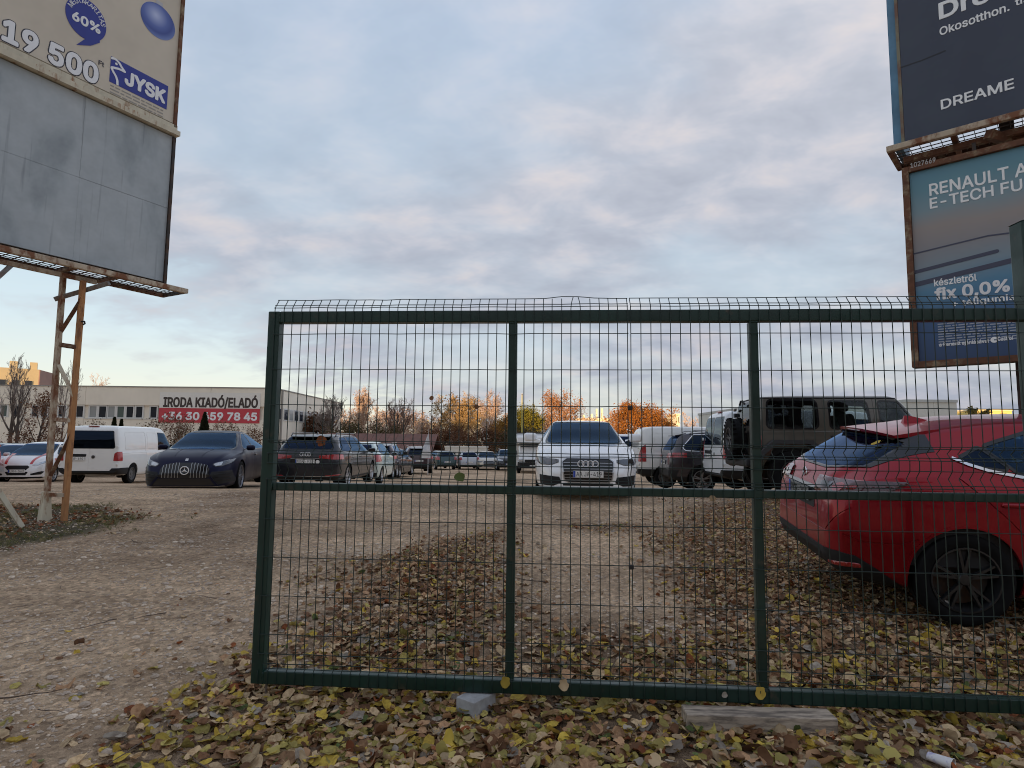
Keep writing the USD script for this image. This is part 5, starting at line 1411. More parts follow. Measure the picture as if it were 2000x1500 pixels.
class Car:
    """Collects the parts of one car: name -> [(Manifold or mesh, material, smoothing, sub-parts)]."""
    def __init__(s, shell, R, Rrim, tw, axles, W, rim, rim_m, arch=0.045, tread=0.02, arch_sq=False):
        s.sh, s.parts, s.R, s.W, s.axles = shell, [], R, W, axles
        s.cut, s.open_ = None, None
        s.rim, s.rim_m, s.Rrim, s.tw, s.tread, s.archr, s.arch_sq = rim, rim_m, Rrim, tw, tread, R + arch, arch_sq
        s.arch = []
        for xa in axles:
            for sg in (-1, 1):
                a, b = sorted((sg * (W / 2 - tw - 0.11), sg * (W / 2 + 0.3)))
                th_ = np.linspace(0, np.pi, 22)
                if arch_sq:
                    pl = [(xa - s.archr * 1.12, 0.0), (xa + s.archr * 1.12, 0.0), (xa + s.archr * 1.0, R + 0.15), (xa + s.archr * 0.62, R + s.archr * 1.02), (xa - s.archr * 0.62, R + s.archr * 1.02), (xa - s.archr * 1.0, R + 0.15)]
                else:
                    pl = [(xa + s.archr * math.cos(t), R + s.archr * math.sin(t)) for t in th_] + [(xa - s.archr, -0.2), (xa + s.archr, -0.2)]
                s.arch.append((cs(pl), a, b, sg, xa))
        s.archm = m3.Manifold.batch_boolean([prism_y(c, a, b) for c, a, b, _, _ in s.arch], m3.OpType.Add)
        s.holes = []
        s.grooves = []

    def add(s, name, m, ma, smooth=35, label=None, sub=()):
        s.parts.append((name, m, ma, smooth, label, sub))

    def skin(s, name, prism, ma, proud=0.004, label=None, sub=(), cut_arch=True, depth=0.004):
        """A thin piece that lies on the car's skin inside the prism."""
        m = (s.sh.at(proud) - s.sh.at(-depth)) ^ prism
        if cut_arch:
            m = m - s.archm
        if not m.is_empty():
            s.add(name, m, ma, 35, label, sub)

    def window(s, name, prism, ma=None, seal=None, label=None):
        """Glass in an opening of the body; seal is the prism of its black surround."""
        g = (s.sh.at(0.001) - s.sh.at(-0.006)) ^ prism
        if g.is_empty():
            return
        s.holes.append(prism)
        sub = ()
        if seal is not None:
            k = ((s.sh.at(0.004) - s.sh.at(-0.004)) ^ seal) - prism
            if not k.is_empty():
                s.add(name + "_seal", k, gloss_black)
        s.add(name, g, ma or glass, 35, label, sub)

    def side(s, name, poly, r=0.03, ma=None, seal=0.022, which=(1, -1), sealm=None):
        c = rounded(poly, r)
        for sg in which:
            y0, y1 = (0.25, 2.0) if sg > 0 else (-2.0, -0.25)
            s.window(name, prism_y(c, y0, y1), ma, prism_y(c.offset(seal, m3.JoinType.Round, 2.0, 16), y0, y1) if seal else None)

    def finish(s, paint_m, cabin=None, floor=0.45, seats=True, groove=0.007):
        """Cuts the body and adds wheels; cabin = (x0, x1) of the hollow."""
        b = s.sh.at(0)
        if cabin and s.holes:
            hollow = s.sh.at(-0.055) ^ man(box(cabin[0], cabin[1], -2, 2, floor, 4))
            lin = (s.sh.at(-0.040) ^ man(box(cabin[0] - 0.015, cabin[1] + 0.015, -2, 2, floor - 0.015, 4))) - hollow
            b = b - (s.sh.at(-0.041) ^ man(box(cabin[0] - 0.016, cabin[1] + 0.016, -2, 2, floor - 0.016, 4)))
            for h in s.holes:
                b = b - h; lin = lin - h
            s.add("interior", lin, interior_m, False)
        b = b - s.archm
        if s.grooves:
            g = m3.Manifold.batch_boolean(s.grooves, m3.OpType.Add)
            b = b - (g - s.sh.at(-groove))
        s.parts.insert(0, ("body", b, paint_m, 35, None, ()))
        inner = s.sh.at(-0.06)
        for c, a, bb, sg, xa in s.arch:
            o_ = prism_y(c.offset(0.012, m3.JoinType.Round, 2.0, 24), a - (0.012 if sg > 0 else 0), bb + (0.012 if sg < 0 else 0))
            s.add("wheel_well", ((o_ - prism_y(c, a, bb)) ^ s.sh.at(-0.012)) ^ man(box(-9, 9, -9, 9, 0.10, 4)), well, False)

    def seats(s, rows, zf=0.35, h=0.85, w=0.46):
        for x, ys in rows:
            for y in ys:
                m = m3.Manifold.batch_boolean([rbox(x - 0.05, x + 0.50, y - w/2, y + w/2, zf, zf + 0.16, 0.06), rbox(-0.08, 0.08, -w/2, w/2, 0, h - 0.22, 0.06).rotate([0, -16, 0]).translate([x - 0.05, y, zf + 0.08]),
                                               rbox(-0.05, 0.05, -0.14, 0.14, 0, 0.18, 0.045).rotate([0, -12, 0]).translate([x - 0.05 - (h - 0.2) * 0.27, y, zf + h - 0.12])], m3.OpType.Add)
                s.add("seat", m, interior_m, 35)

    def arrays(s):
        out = []
        for name, m, ma, sm, lab, sub in s.parts:
            if hasattr(m, "to_mesh"):
                if m.is_empty():
                    continue
                m = tri(m)
            out.append((name, m, ma, sm, lab, sub))
        return out


def put_car(car, name, label, cat, x, y, heading, z=None, group=None, swap=None, skip=(), tilt=0.0):
    """Places a car: heading is the direction of its nose in degrees from +x."""
    t = thing(name, label, cat, (x, y, gz(y) if z is None else z), math.radians(heading), group)
    if tilt:
        UsdGeom.Xformable(stage.GetPrimAtPath(t)).AddRotateXOp().Set(tilt)
    for nm, m, ma, sm, lab, sub in car.arrays():
        if nm in skip:
            continue
        p = part(t, nm, m, (swap or {}).get(nm, ma), sm, lab)
        for sn, smesh, sma in sub:
            part(p, sn, tri(smesh) if hasattr(smesh, "to_mesh") else smesh, sma, 35)
    ty, ri = tyre_mesh(car.R, car.Rrim, car.tw), rim_mesh(car.Rrim, car.tw * 0.94, car.rim)
    back = lathe([(0, 0.0), (car.Rrim * 0.82, 0.0), (car.Rrim * 0.82, -0.02), (0, -0.02)], "y", 24)
    for xa in car.axles:
        for sg in (1, -1):
            wx = xform(t, "wheel", (xa, sg * (car.W / 2 - car.tw / 2 - car.tread), car.R), 0 if sg > 0 else math.pi)
            part(wx, "tyre", ty, rubber, 40); part(wx, "rim", ri, car.rim_m, 30); part(wx, "brake_disc", back, darksteel, 30)
    return t


def plate(car, x, z, face, txt, y=0.0, w=0.52, h=0.112, tilt=0.0, mat_=None):
    """A number plate at x facing +x (face 1) or -x (face -1)."""
    M_ = np.eye(4); M_[:3, 0], M_[:3, 1], M_[:3, 2] = [0, face, 0], [0, 0, 1], [face, 0, 0]; M_[:3, 3] = [x, y, z]
    if tilt:
        M_ = M_ @ trimesh.transformations.rotation_matrix(tilt, [1, 0, 0])
    b = box(-w/2, w/2, -h/2, h/2, 0, 0.006); e = box(-w/2 + 0.003, -w/2 + 0.042, -h/2 + 0.003, h/2 - 0.003, 0.0062, 0.0085)
    t = meshkit.text_mesh(txt, 0.075, depth=0.002); v = np.array(t.vertices); bb = t.bounds
    v[:, 0] = (v[:, 0] - bb[0, 0]) * (w - 0.085) / (bb[1, 0] - bb[0, 0]) - w/2 + 0.056; v[:, 1] -= 0.037; v[:, 2] += 0.0065
    t = trimesh.Trimesh(v, t.faces, process=False)
    for m in (b, e, t):
        m.apply_transform(M_)
    car.add("number_plate", b, mat_ or plate_w, False, None, (("blue_band", e, plate_b), ("plate_number", t, black_print)))


def both(c, f):
    for sg in (1, -1):
        f(sg)


def mirrors(car, x, z, y, m_, w=0.21, h=0.13, glass_back=True):
    for sg in (1, -1):
        yy = sg * (y + 0.10)
        mm = rbox(-0.055, 0.055, -w/2, w/2, -h/2, h/2, 0.045).rotate([0, 0, -sg * 12]).translate([x, yy, z])
        arm = hull([(x - 0.03, sg * (y - 0.10), z - 0.07), (x + 0.05, sg * (y - 0.10), z - 0.07), (x - 0.02, sg * (y + 0.02), z - 0.02), (x + 0.03, sg * (y + 0.02), z - 0.02), (x, sg * (y - 0.10), z - 0.04)])
        car.add("door_mirror", mm + arm, m_, 40, None, (("mirror_glass", rbox(-0.004, 0.004, -w/2 + 0.02, w/2 - 0.02, -h/2 + 0.018, h/2 - 0.018, 0.004).rotate([0, 0, -sg * 12]).translate([x - 0.056, yy + sg * 0.012, z]), gloss_black),))


def handles(car, xs, z, y, m_):
    for x in xs:
        for sg in (1, -1):
            car.add("door_handle", rbox(x - 0.10, x + 0.10, sg * y - 0.012, sg * y + 0.012, z - 0.016, z + 0.016, 0.012), m_, 40)


# ---- saloon / fastback / estate / hatch templates ----------------------------------------------------------
def mk_saloon():
    """Large saloon seen from the front."""
    sh = Shell(top=[(-2.36, .62), (-2.33, .78), (-2.28, .93), (-2.15, .99), (-1.80, 1.03), (-1.55, 1.08), (-1.1, 1.28), (-.6, 1.41), (0, 1.455), (.45, 1.43), (.85, 1.29), (1.42, 1.01), (1.55, .975), (2.0, .90), (2.30, .80), (2.42, .70), (2.50, .60), (2.545, .50)],
               belt=[(-2.36, .58), (-2.25, .84), (-1.6, .98), (-.5, .955), (.6, .925), (1.4, .90), (1.9, .84), (2.25, .72), (2.45, .58), (2.545, .44)],
               bot=[(-2.36, .36), (-2.2, .26), (-1.5, .20), (1.5, .19), (2.2, .19), (2.48, .19), (2.545, .22)],
               w=[(-2.36, .70), (-2.28, .82), (-2.0, .90), (-1.4, .937), (0, .925), (1.4, .937), (1.9, .915), (2.2, .86), (2.38, .78), (2.48, .69), (2.545, .60)],
               rw=[(-2.36, .55), (-1.7, .60), (-.8, .58), (0, .585), (.6, .60), (1.4, .72), (1.7, .74), (2.2, .66), (2.545, .45)], crown=0.06, n=84, tuck=0.055)
    c = Car(sh, .335, .235, .235, (-1.456, 1.456), 1.874, ("spoke", 5, .17, .10), rim_silver)
    c.window("windscreen", prism_x(rounded([(-.72, .985), (.72, .985), (.565, 1.395), (-.565, 1.395)], .05), .50, 1.6), glass, prism_x(rounded([(-.76, .965), (.76, .965), (.60, 1.41), (-.60, 1.41)], .05), .50, 1.6))
    c.window("rear_window", prism_x(rounded([(-.62, 1.08), (.62, 1.08), (.50, 1.36), (-.50, 1.36)], .05), -2.0, -.7), glass)
    c.side("side_window", [(-.02, .97), (.98, .985), (.52, 1.30), (.25, 1.375), (.0, 1.385)], .02)
    c.side("side_window", [(-.08, .97), (-.08, 1.385), (-.5, 1.36), (-1.02, 1.20), (-1.28, 1.03), (-1.15, .985)], .02)
    for x in (-.05, 1.07, -1.05):
        c.grooves.append(prism_y(band([(x, .25), (x, .97)], .009), -2, 2))
    c.grooves += [prism_z(band([(.98, y), (1.6, y * 1.02), (2.1, y * .93), (2.42, y * .78)], .010), .5, 2) for y in (.80, -.80)]
    c.grooves.append(prism_x(band([(-.66, .715), (.66, .715)], .010), 2.0, 3))
    # grille: hexagon with bars
    g = rounded([(-.44, .655), (-.36, .715), (.36, .715), (.44, .655), (.40, .36), (.33, .315), (-.33, .315), (-.40, .36)], .03)
    c.skin("grille", prism_x(g, 2.2, 3), gloss_black, .006)
    c.skin("grille_frame", prism_x(g.offset(.018, m3.JoinType.Round, 2.0, 16) - g, 2.2, 3), satin, .016)
    for z in (.635, .585, .535, .485, .435, .385, .345):
        c.skin("grille_bar", prism_x(rounded([(-.42, z), (.42, z), (.42, z + .007), (-.42, z + .007)], 0) ^ g, 2.2, 3), satin, .014)
    for k in range(4):
        ring = trimesh.creation.torus(.052, .0085, 28, 10); ring.apply_transform(trimesh.transformations.rotation_matrix(np.pi/2, [0, 1, 0])); ring.apply_translation([2.548, -.123 + .082 * k, .625])
        c.add("emblem_ring", ring, badge, True)
    for sg in (1, -1):
        f = lambda pts: prism_x(rounded([(sg * a, b) for a, b in pts], .012), 1.6, 3)
        c.skin("headlight", f([(.50, .695), (.87, .735), (.90, .66), (.82, .60), (.62, .60), (.50, .645)]), dark_lamp, .006)
        c.skin("daytime_light", f([(.53, .665), (.86, .705), (.87, .69), (.55, .645)]), clear_lamp, .010)
        c.skin("lower_lamp", f([(.60, .615), (.80, .612), (.84, .63), (.62, .635)]), clear_lamp, .010)
        c.skin("air_intake", f([(.49, .40), (.84, .43), (.82, .25), (.60, .245), (.46, .30)]), plastic, .005)
        c.skin("fog_bar", f([(.44, .315), (.60, .305), (.60, .29), (.44, .295)]), satin, .012)
        c.skin("tail_lamp", prism_x(rounded([(sg * .48, .80), (sg * .86, .82), (sg * .85, .93), (sg * .5, .92)], .02), -3, -1.9), red_lamp, .008)
    c.skin("bumper_lip", prism_x(rounded([(-.86, .235), (.86, .235), (.84, .19), (-.84, .19)], .01), 1.9, 3), satin, .010)
    c.skin("lower_intake", prism_x(rounded([(-.43, .295), (.43, .295), (.43, .25), (-.43, .25)], .01), 2.2, 3), plastic, .004)
    plate(c, 2.568, .45, 1, "AA JA-419")
    mirrors(c, .95, 1.09, .94, paint("white_paint", (.80, .80, .80)), w=.25, h=.16)
    handles(c, (-.15, -1.10), .82, .925, MATS["white_paint"])
    c.seats([(-.05, (-.37, .37)), (-.95, (-.40, 0, .40))], .30, .92)
    c.add("dashboard", rbox(.75, 1.35, -.68, .68, .62, .93, .10), interior_m)
    c.add("inner_mirror", rbox(.62, .66, -.11, .11, 1.27, 1.33, .02), gloss_black)
    c.finish(MATS["white_paint"], (-1.6, 1.32))
    return c


def mk_fastback():
    """Low dark four door fastback with a slatted grille."""
    sh = Shell(top=[(-2.52, .70), (-2.48, .90), (-2.40, 1.02), (-2.2, 1.08), (-1.7, 1.20), (-1.0, 1.36), (-.4, 1.435), (.05, 1.45), (.45, 1.41), (.9, 1.24), (1.38, 1.02), (1.6, .985), (2.0, .93), (2.3, .83), (2.42, .73), (2.49, .60), (2.53, .48)],
               belt=[(-2.52, .66), (-2.4, .92), (-1.7, .99), (-.5, .95), (.7, .93), (1.4, .90), (1.9, .84), (2.25, .73), (2.44, .57), (2.53, .42)],
               bot=[(-2.52, .36), (-2.3, .22), (-1.5, .16), (1.5, .15), (2.2, .15), (2.48, .16), (2.53, .19)],
               w=[(-2.52, .72), (-2.4, .87), (-2.0, .955), (-1.5, .976), (0, .945), (1.4, .965), (1.9, .94), (2.2, .89), (2.38, .81), (2.48, .72), (2.53, .62)],
               rw=[(-2.52, .55), (-1.7, .57), (-.8, .585), (0, .59), (.6, .60), (1.4, .73), (1.7, .75), (2.2, .68), (2.53, .45)], crown=0.065, n=84, tuck=0.06)
    pm_ = paint("dark_blue_paint", (.011, .012, .030), metal=0.75, rough=.40, coat=.12, coat_rough=.2)
    c = Car(sh, .35, .265, .265, (-1.475, 1.475), 1.953, ("spoke", 10, .09, .055), mat("alloy_dark_silver", (.22, .22, .24), .3, metal=.8))
    c.window("windscreen", prism_x(rounded([(-.74, 1.0), (.74, 1.0), (.56, 1.385), (-.56, 1.385)], .05), .45, 1.6), glass, prism_x(rounded([(-.77, .98), (.77, .98), (.59, 1.40), (-.59, 1.40)], .05), .45, 1.6))
    c.window("rear_window", prism_x(rounded([(-.60, 1.10), (.60, 1.10), (.48, 1.38), (-.48, 1.38)], .05), -2.2, -.7), glass)
    c.side("side_window", [(.0, .985), (.92, 1.0), (.5, 1.25), (.22, 1.36), (.02, 1.37)], .02)
    c.side("side_window", [(-.06, .985), (-.06, 1.37), (-.5, 1.35), (-1.1, 1.21), (-1.5, 1.06), (-1.3, 1.0)], .02)
    for x in (-.03, 1.02, -1.05):
        c.grooves.append(prism_y(band([(x, .22), (x, .97)], .009), -2, 2))
    for y in (.28, -.28):
        c.grooves.append(prism_z(band([(1.45, y * 1.25), (2.3, y)], .016), .6, 2))
    g = rounded([(-.50, .56), (-.44, .655), (-.2, .70), (.2, .70), (.44, .655), (.50, .56), (.52, .40), (.44, .36), (-.44, .36), (-.52, .40)], .02)
    c.skin("grille", prism_x(g, 2.1, 3), gloss_black, .006)
    for k in range(-7, 8):
        y = k * .064
        if abs(k) > 1:
            c.skin("grille_slat", prism_x(rounded([(y - .0045, .37), (y + .0045, .37), (y + .0045, .70), (y - .0045, .70)], 0) ^ g, 2.1, 3), satin, .012)
    star = trimesh.creation.torus(.086, .011, 36, 10); star.apply_transform(trimesh.transformations.rotation_matrix(np.pi/2, [0, 1, 0])); star.apply_translation([2.532, 0, .53])
    c.add("emblem_ring", star, badge, True)
    for k in range(3):
        a = math.radians(90 + 120 * k); t = V3([0, -math.sin(a), math.cos(a)])
        c.add("emblem_point", hull([V3([2.530, .080 * math.cos(a), .53 + .080 * math.sin(a)]), V3([2.535, 0, .53]) , *(V3([2.525, .016 * math.cos(a + s), .53 + .016 * math.sin(a + s)]) for s in (-1.2, 1.2))]), badge, False)
    c.skin("hood_emblem", prism_x(cs([(-.03, .735), (.03, .735), (.03, .79), (-.03, .79)]), 2.2, 3), satin, .006)
    for sg in (1, -1):
        f = lambda pts, r=.012: prism_x(rounded([(sg * a, b) for a, b in pts], r), 1.5, 3)
        c.skin("headlight", f([(.54, .665), (.60, .70), (.92, .785), (.90, .70), (.74, .62), (.60, .615)]), dark_lamp, .006)
        c.skin("headlight_glow", f([(.56, .665), (.62, .695), (.74, .725), (.72, .645), (.62, .63)]), clear_lamp, .010)  # paler clear insert within the headlight
        c.skin("air_intake", f([(.55, .50), (.90, .53), (.93, .27), (.68, .215), (.46, .24)]), plastic, .005)
        for z in (.455, .385, .315):
            c.skin("intake_fin", f([(.60, z), (.88, z + .012), (.88, z), (.60, z - .014)], 0), gloss_black, .018)
        c.skin("intake_blade", f([(.50, .39), (.55, .40), (.70, .21), (.64, .205)], 0), pm_, .018)
        c.skin("tail_lamp", prism_x(rounded([(sg * .40, .90), (sg * .88, .93), (sg * .87, .97), (sg * .4, .95)], .01), -3, -1.9), red_lamp, .008)
    c.skin("lower_intake", prism_x(rounded([(-.52, .352), (.52, .352), (.64, .205), (-.64, .205)], .01), 2.0, 3), gloss_black, .006)
    c.skin("splitter", prism_x(rounded([(-.80, .185), (.80, .185), (.80, .165), (-.80, .165)], 0), 1.9, 3), chrome, .014)
    mirrors(c, .88, 1.02, .91, pm_)
    handles(c, (-.12, -1.12), .83, .945, gloss_black)
    c.seats([(-.05, (-.37, .37)), (-.95, (-.40, .40))], .26, .92)
    c.add("dashboard", rbox(.7, 1.3, -.68, .68, .60, .92, .10), interior_m)
    c.add("inner_mirror", rbox(.60, .64, -.11, .11, 1.26, 1.32, .02), gloss_black)
    c.finish(pm_, (-1.9, 1.28))
    return c


def mk_estate():
    """Dark grey estate seen from behind."""
    sh = Shell(top=[(-2.37, .60), (-2.36, .80), (-2.33, .98), (-2.25, 1.10), (-2.08, 1.30), (-1.92, 1.43), (-1.7, 1.475), (-1.0, 1.50), (0, 1.50), (.4, 1.47), (.85, 1.30), (1.42, 1.03), (1.6, .99), (2.0, .92), (2.25, .82), (2.36, .70), (2.40, .55)],
               belt=[(-2.37, .56), (-2.32, .92), (-2.1, 1.0), (-.5, .985), (.6, .96), (1.4, .93), (1.9, .86), (2.2, .74), (2.36, .58), (2.40, .45)],
               bot=[(-2.37, .36), (-2.2, .29), (-1.5, .24), (1.5, .22), (2.2, .22), (2.40, .26)],
               w=[(-2.37, .76), (-2.3, .84), (-2.05, .90), (-1.4, .921), (0, .91), (1.4, .921), (1.9, .88), (2.2, .80), (2.34, .70), (2.40, .58)],
               rw=[(-2.37, .60), (-2.1, .62), (-1.8, .60), (-.8, .60), (0, .60), (.6, .61), (1.4, .72), (1.7, .73), (2.2, .65), (2.40, .45)], crown=0.055, n=80, tuck=0.05)
    pm_ = paint("dark_grey_paint", (.026, .027, .032), metal=0.7, rough=.34, coat=.6)
    c = Car(sh, .335, .245, .235, (-1.41, 1.41), 1.842, ("spoke", 5, .16, .11), rim_silver)
    c.window("rear_window", prism_x(rounded([(-.68, 1.10), (.68, 1.10), (.54, 1.42), (-.54, 1.42)], .05), -3, -1.6), glass_dark, prism_x(rounded([(-.71, 1.08), (.71, 1.08), (.57, 1.435), (-.57, 1.435)], .05), -3, -1.6))
    c.window("windscreen", prism_x(rounded([(-.70, 1.02), (.70, 1.02), (.56, 1.43), (-.56, 1.43)], .05), .45, 1.6), glass)
    c.side("side_window", [(.05, 1.01), (.98, 1.02), (.55, 1.30), (.3, 1.415), (.07, 1.42)], .02)
    c.side("side_window", [(-.01, 1.01), (-.01, 1.42), (-.92, 1.42), (-.98, 1.01)], .02)
    c.side("side_window", [(-1.06, 1.01), (-1.02, 1.42), (-1.55, 1.395), (-1.95, 1.15), (-1.95, 1.06)], .05, glass_dark)
    for sg in (1, -1):
        pl = rounded([(-1.06, 1.01), (-1.02, 1.42), (-1.55, 1.395), (-1.95, 1.15), (-1.95, 1.06)], .05)
        y0, y1 = (.25, 2) if sg > 0 else (-2, -.25)
        c.skin("window_chrome", prism_y((pl.offset(.034, m3.JoinType.Round, 2.0, 16) - pl.offset(.020, m3.JoinType.Round, 2.0, 16)), y0, y1), chrome, .007)
        c.add("roof_rail", tube([(-1.75, sg * .60, 1.44), (-1.65, sg * .60, 1.515), (.2, sg * .60, 1.53), (.35, sg * .60, 1.47)], .018, 8), gloss_black, True)
        f = lambda pts: prism_x(rounded([(sg * a, b) for a, b in pts], .012), -3, -1.95)
        c.skin("tail_lamp", f([(.36, .86), (.36, .93), (.80, .965), (.93, .95), (.93, .83), (.70, .83)]), red_lamp, .008)
        c.skin("reflector", f([(.55, .385), (.88, .41), (.88, .44), (.55, .415)]), red_lamp, .010)
        c.skin("headlight", prism_x(rounded([(sg * .48, .68), (sg * .86, .74), (sg * .86, .64), (sg * .5, .61)], .02), 1.7, 3), clear_lamp, .006)
        c.skin("sill_strip", prism_y(rounded([(-.95, .285), (.95, .285), (.95, .33), (-.95, .33)], .01), min(sg * .3, sg * 2), max(sg * .3, sg * 2)), plastic, .012)
    for x in (.02, 1.05, -1.02):
        c.grooves.append(prism_y(band([(x, .30), (x, 1.0)], .009), -2, 2))
    c.grooves.append(prism_x(band([(-.86, .80), (-.74, .63), (.74, .63), (.86, .80)], .010), -3, -2))
    c.skin("plate_recess", prism_x(rounded([(-.40, .70), (.40, .70), (.37, .83), (-.37, .83)], .02), -3, -2), gloss_black, .003)
    c.skin("tailgate_strip", prism_x(cs([(-.38, .842), (.38, .842), (.38, .856), (-.38, .856)]), -3, -2), chrome, .012)
    c.skin("bumper_lower", prism_x(rounded([(-.80, .24), (.80, .24), (.86, .37), (-.86, .37)], .02), -3, -1.9), plastic, .006)
    c.skin("diffuser_strip", prism_x(rounded([(-.66, .395), (.66, .395), (.70, .375), (-.70, .375)], 0), -3, -2), chrome, .014)
    for k in range(4):
        ring = trimesh.creation.torus(.043, .007, 24, 8); ring.apply_transform(trimesh.transformations.rotation_matrix(np.pi/2, [0, 1, 0])); ring.apply_translation([-2.352, -.10 + .067 * k, .955])
        c.add("emblem_ring", ring, badge, True)
    plate(c, -2.375, .765, -1, "RGN-932")
    c.add("plate_sticker", lathe([(0, 0), (.05, 0), (.05, .004), (0, .004)], "x", 20).apply_translation([-2.385, -.34, .765]), plate_w, False)
    c.add("wiper", beam((-2.19, .12, 1.115), (-2.15, -.42, 1.135), .02), plastic, False)
    c.add("spoiler", hull([(-1.80, s * .53, 1.475) for s in (1, -1)] + [(-2.05, s * .50, 1.425) for s in (1, -1)] + [(-2.05, s * .50, 1.405) for s in (1, -1)] + [(-1.85, s * .53, 1.43) for s in (1, -1)]), pm_, False)
    c.add("roof_fin", hull([(-1.45, .02, 1.49), (-1.45, -.02, 1.49), (-1.20, .0, 1.495), (-1.43, 0, 1.56), (-1.36, 0, 1.555)]), pm_, False)
    mirrors(c, .92, 1.03, .90, pm_)
    handles(c, (-.10, -1.02), .86, .905, pm_)
    c.seats([(-.05, (-.37, .37)), (-.95, (-.40, 0, .40))], .32, .95)
    c.add("dashboard", rbox(.75, 1.35, -.66, .66, .64, .95, .10), interior_m)
    c.finish(pm_, (-2.1, 1.32))
    return c


def mk_hatch(pm_, z=1.0, front="plain", rear="plain", lamp_side=True, rim=None, fine=True):
    """A small five door hatchback."""
    sh = Shell(top=[(-1.93, .60), (-1.92, .80), (-1.88, .98), (-1.78, 1.16), (-1.62, 1.36), (-1.45, 1.44), (-.9, 1.475), (-.2, 1.49), (.25, 1.45), (.7, 1.28), (1.28, 1.03), (1.5, .98), (1.8, .86), (1.95, .72), (2.02, .58), (2.04, .48)],
               belt=[(-1.93, .56), (-1.88, .92), (-1.6, 1.02), (-.5, .985), (.5, .94), (1.2, .90), (1.6, .83), (1.9, .66), (2.0, .52), (2.04, .42)],
               bot=[(-1.93, .36), (-1.8, .27), (-1.2, .21), (1.2, .19), (1.8, .19), (2.0, .21), (2.04, .25)],
               w=[(-1.93, .66), (-1.87, .77), (-1.65, .83), (-1.25, .86), (0, .85), (1.2, .86), (1.6, .83), (1.85, .74), (1.98, .62), (2.04, .50)],
               rw=[(-1.93, .52), (-1.7, .56), (-.8, .56), (0, .565), (.6, .60), (1.2, .68), (1.5, .68), (2.04, .40)], crown=0.06, n=64, tuck=0.055)
    c = Car(sh, .305, .20, .195, (-1.245, 1.245), 1.72, rim or ("spoke", 7, .0, .10), rim_silver)
    c.window("windscreen", prism_x(rounded([(-.68, 1.01), (.68, 1.01), (.53, 1.43), (-.53, 1.43)], .05), .35, 1.5), glass, prism_x(rounded([(-.70, .995), (.70, .995), (.55, 1.44), (-.55, 1.44)], .05), .35, 1.5))
    c.window("rear_window", prism_x(rounded([(-.60, 1.04), (.60, 1.04), (.49, 1.38), (-.49, 1.38)], .05), -2.5, -1.3), glass_dark)
    c.side("side_window", [(.03, 1.0), (.88, 1.02), (.5, 1.25), (.2, 1.39), (.04, 1.40)], .02)
    c.side("side_window", [(-.03, 1.0), (-.03, 1.40), (-.8, 1.385), (-1.02, 1.03)], .02)
    c.side("side_window", [(-1.10, 1.05), (-.90, 1.375), (-1.25, 1.35), (-1.45, 1.13)], .03, glass_dark)
    for x in (.0, .95, -.98):
        c.grooves.append(prism_y(band([(x, .26), (x, 1.0)], .009), -2, 2))
    for sg in (1, -1):
        f = lambda pts: prism_x(rounded([(sg * a, b) for a, b in pts], .012), 1.2, 3)
        c.skin("headlight", f([(.40, .66), (.52, .72), (.82, .86), (.80, .76), (.60, .655)]), clear_lamp, .006)
        c.skin("fog_intake", f([(.42, .36), (.72, .45), (.76, .43), (.70, .33), (.44, .31)]), plastic, .005)
        c.skin("tail_lamp", prism_x(rounded([(sg * .58, .78), (sg * .88, .80), (sg * .88, 1.06), (sg * .62, 1.02)], .02), -3, -1.5), red_lamp, .008)
    c.skin("grille", prism_x(rounded([(-.38, .60), (-.30, .655), (.30, .655), (.38, .60), (.28, .49), (-.28, .49)], .02), 1.6, 3), plastic, .006)
    c.skin("lower_grille", prism_x(rounded([(-.36, .43), (.36, .43), (.28, .31), (-.28, .31)], .02), 1.6, 3), plastic, .006)
    c.skin("bumper_lip", prism_x(rounded([(-.72, .25), (.72, .25), (.72, .20), (-.72, .20)], .01), 1.5, 3), plastic, .006)
    c.skin("rear_valance", prism_x(rounded([(-.75, .27), (.75, .27), (.78, .42), (-.78, .42)], .02), -3, -1.5), plastic, .006)
    plate(c, 2.045, .455, 1, "LXH-562"); plate(c, -1.945, .62, -1, "MPK-317")
    mirrors(c, .80, 1.02, .83, pm_)
    handles(c, (-.12, -.92), .86, .85, pm_)
    if fine:
        c.seats([(-.05, (-.34, .34)), (-.85, (-.36, .36))], .30, .95)
        c.add("dashboard", rbox(.6, 1.2, -.6, .6, .62, .93, .10), interior_m)
    c.finish(pm_, (-1.7, 1.2))
    return c


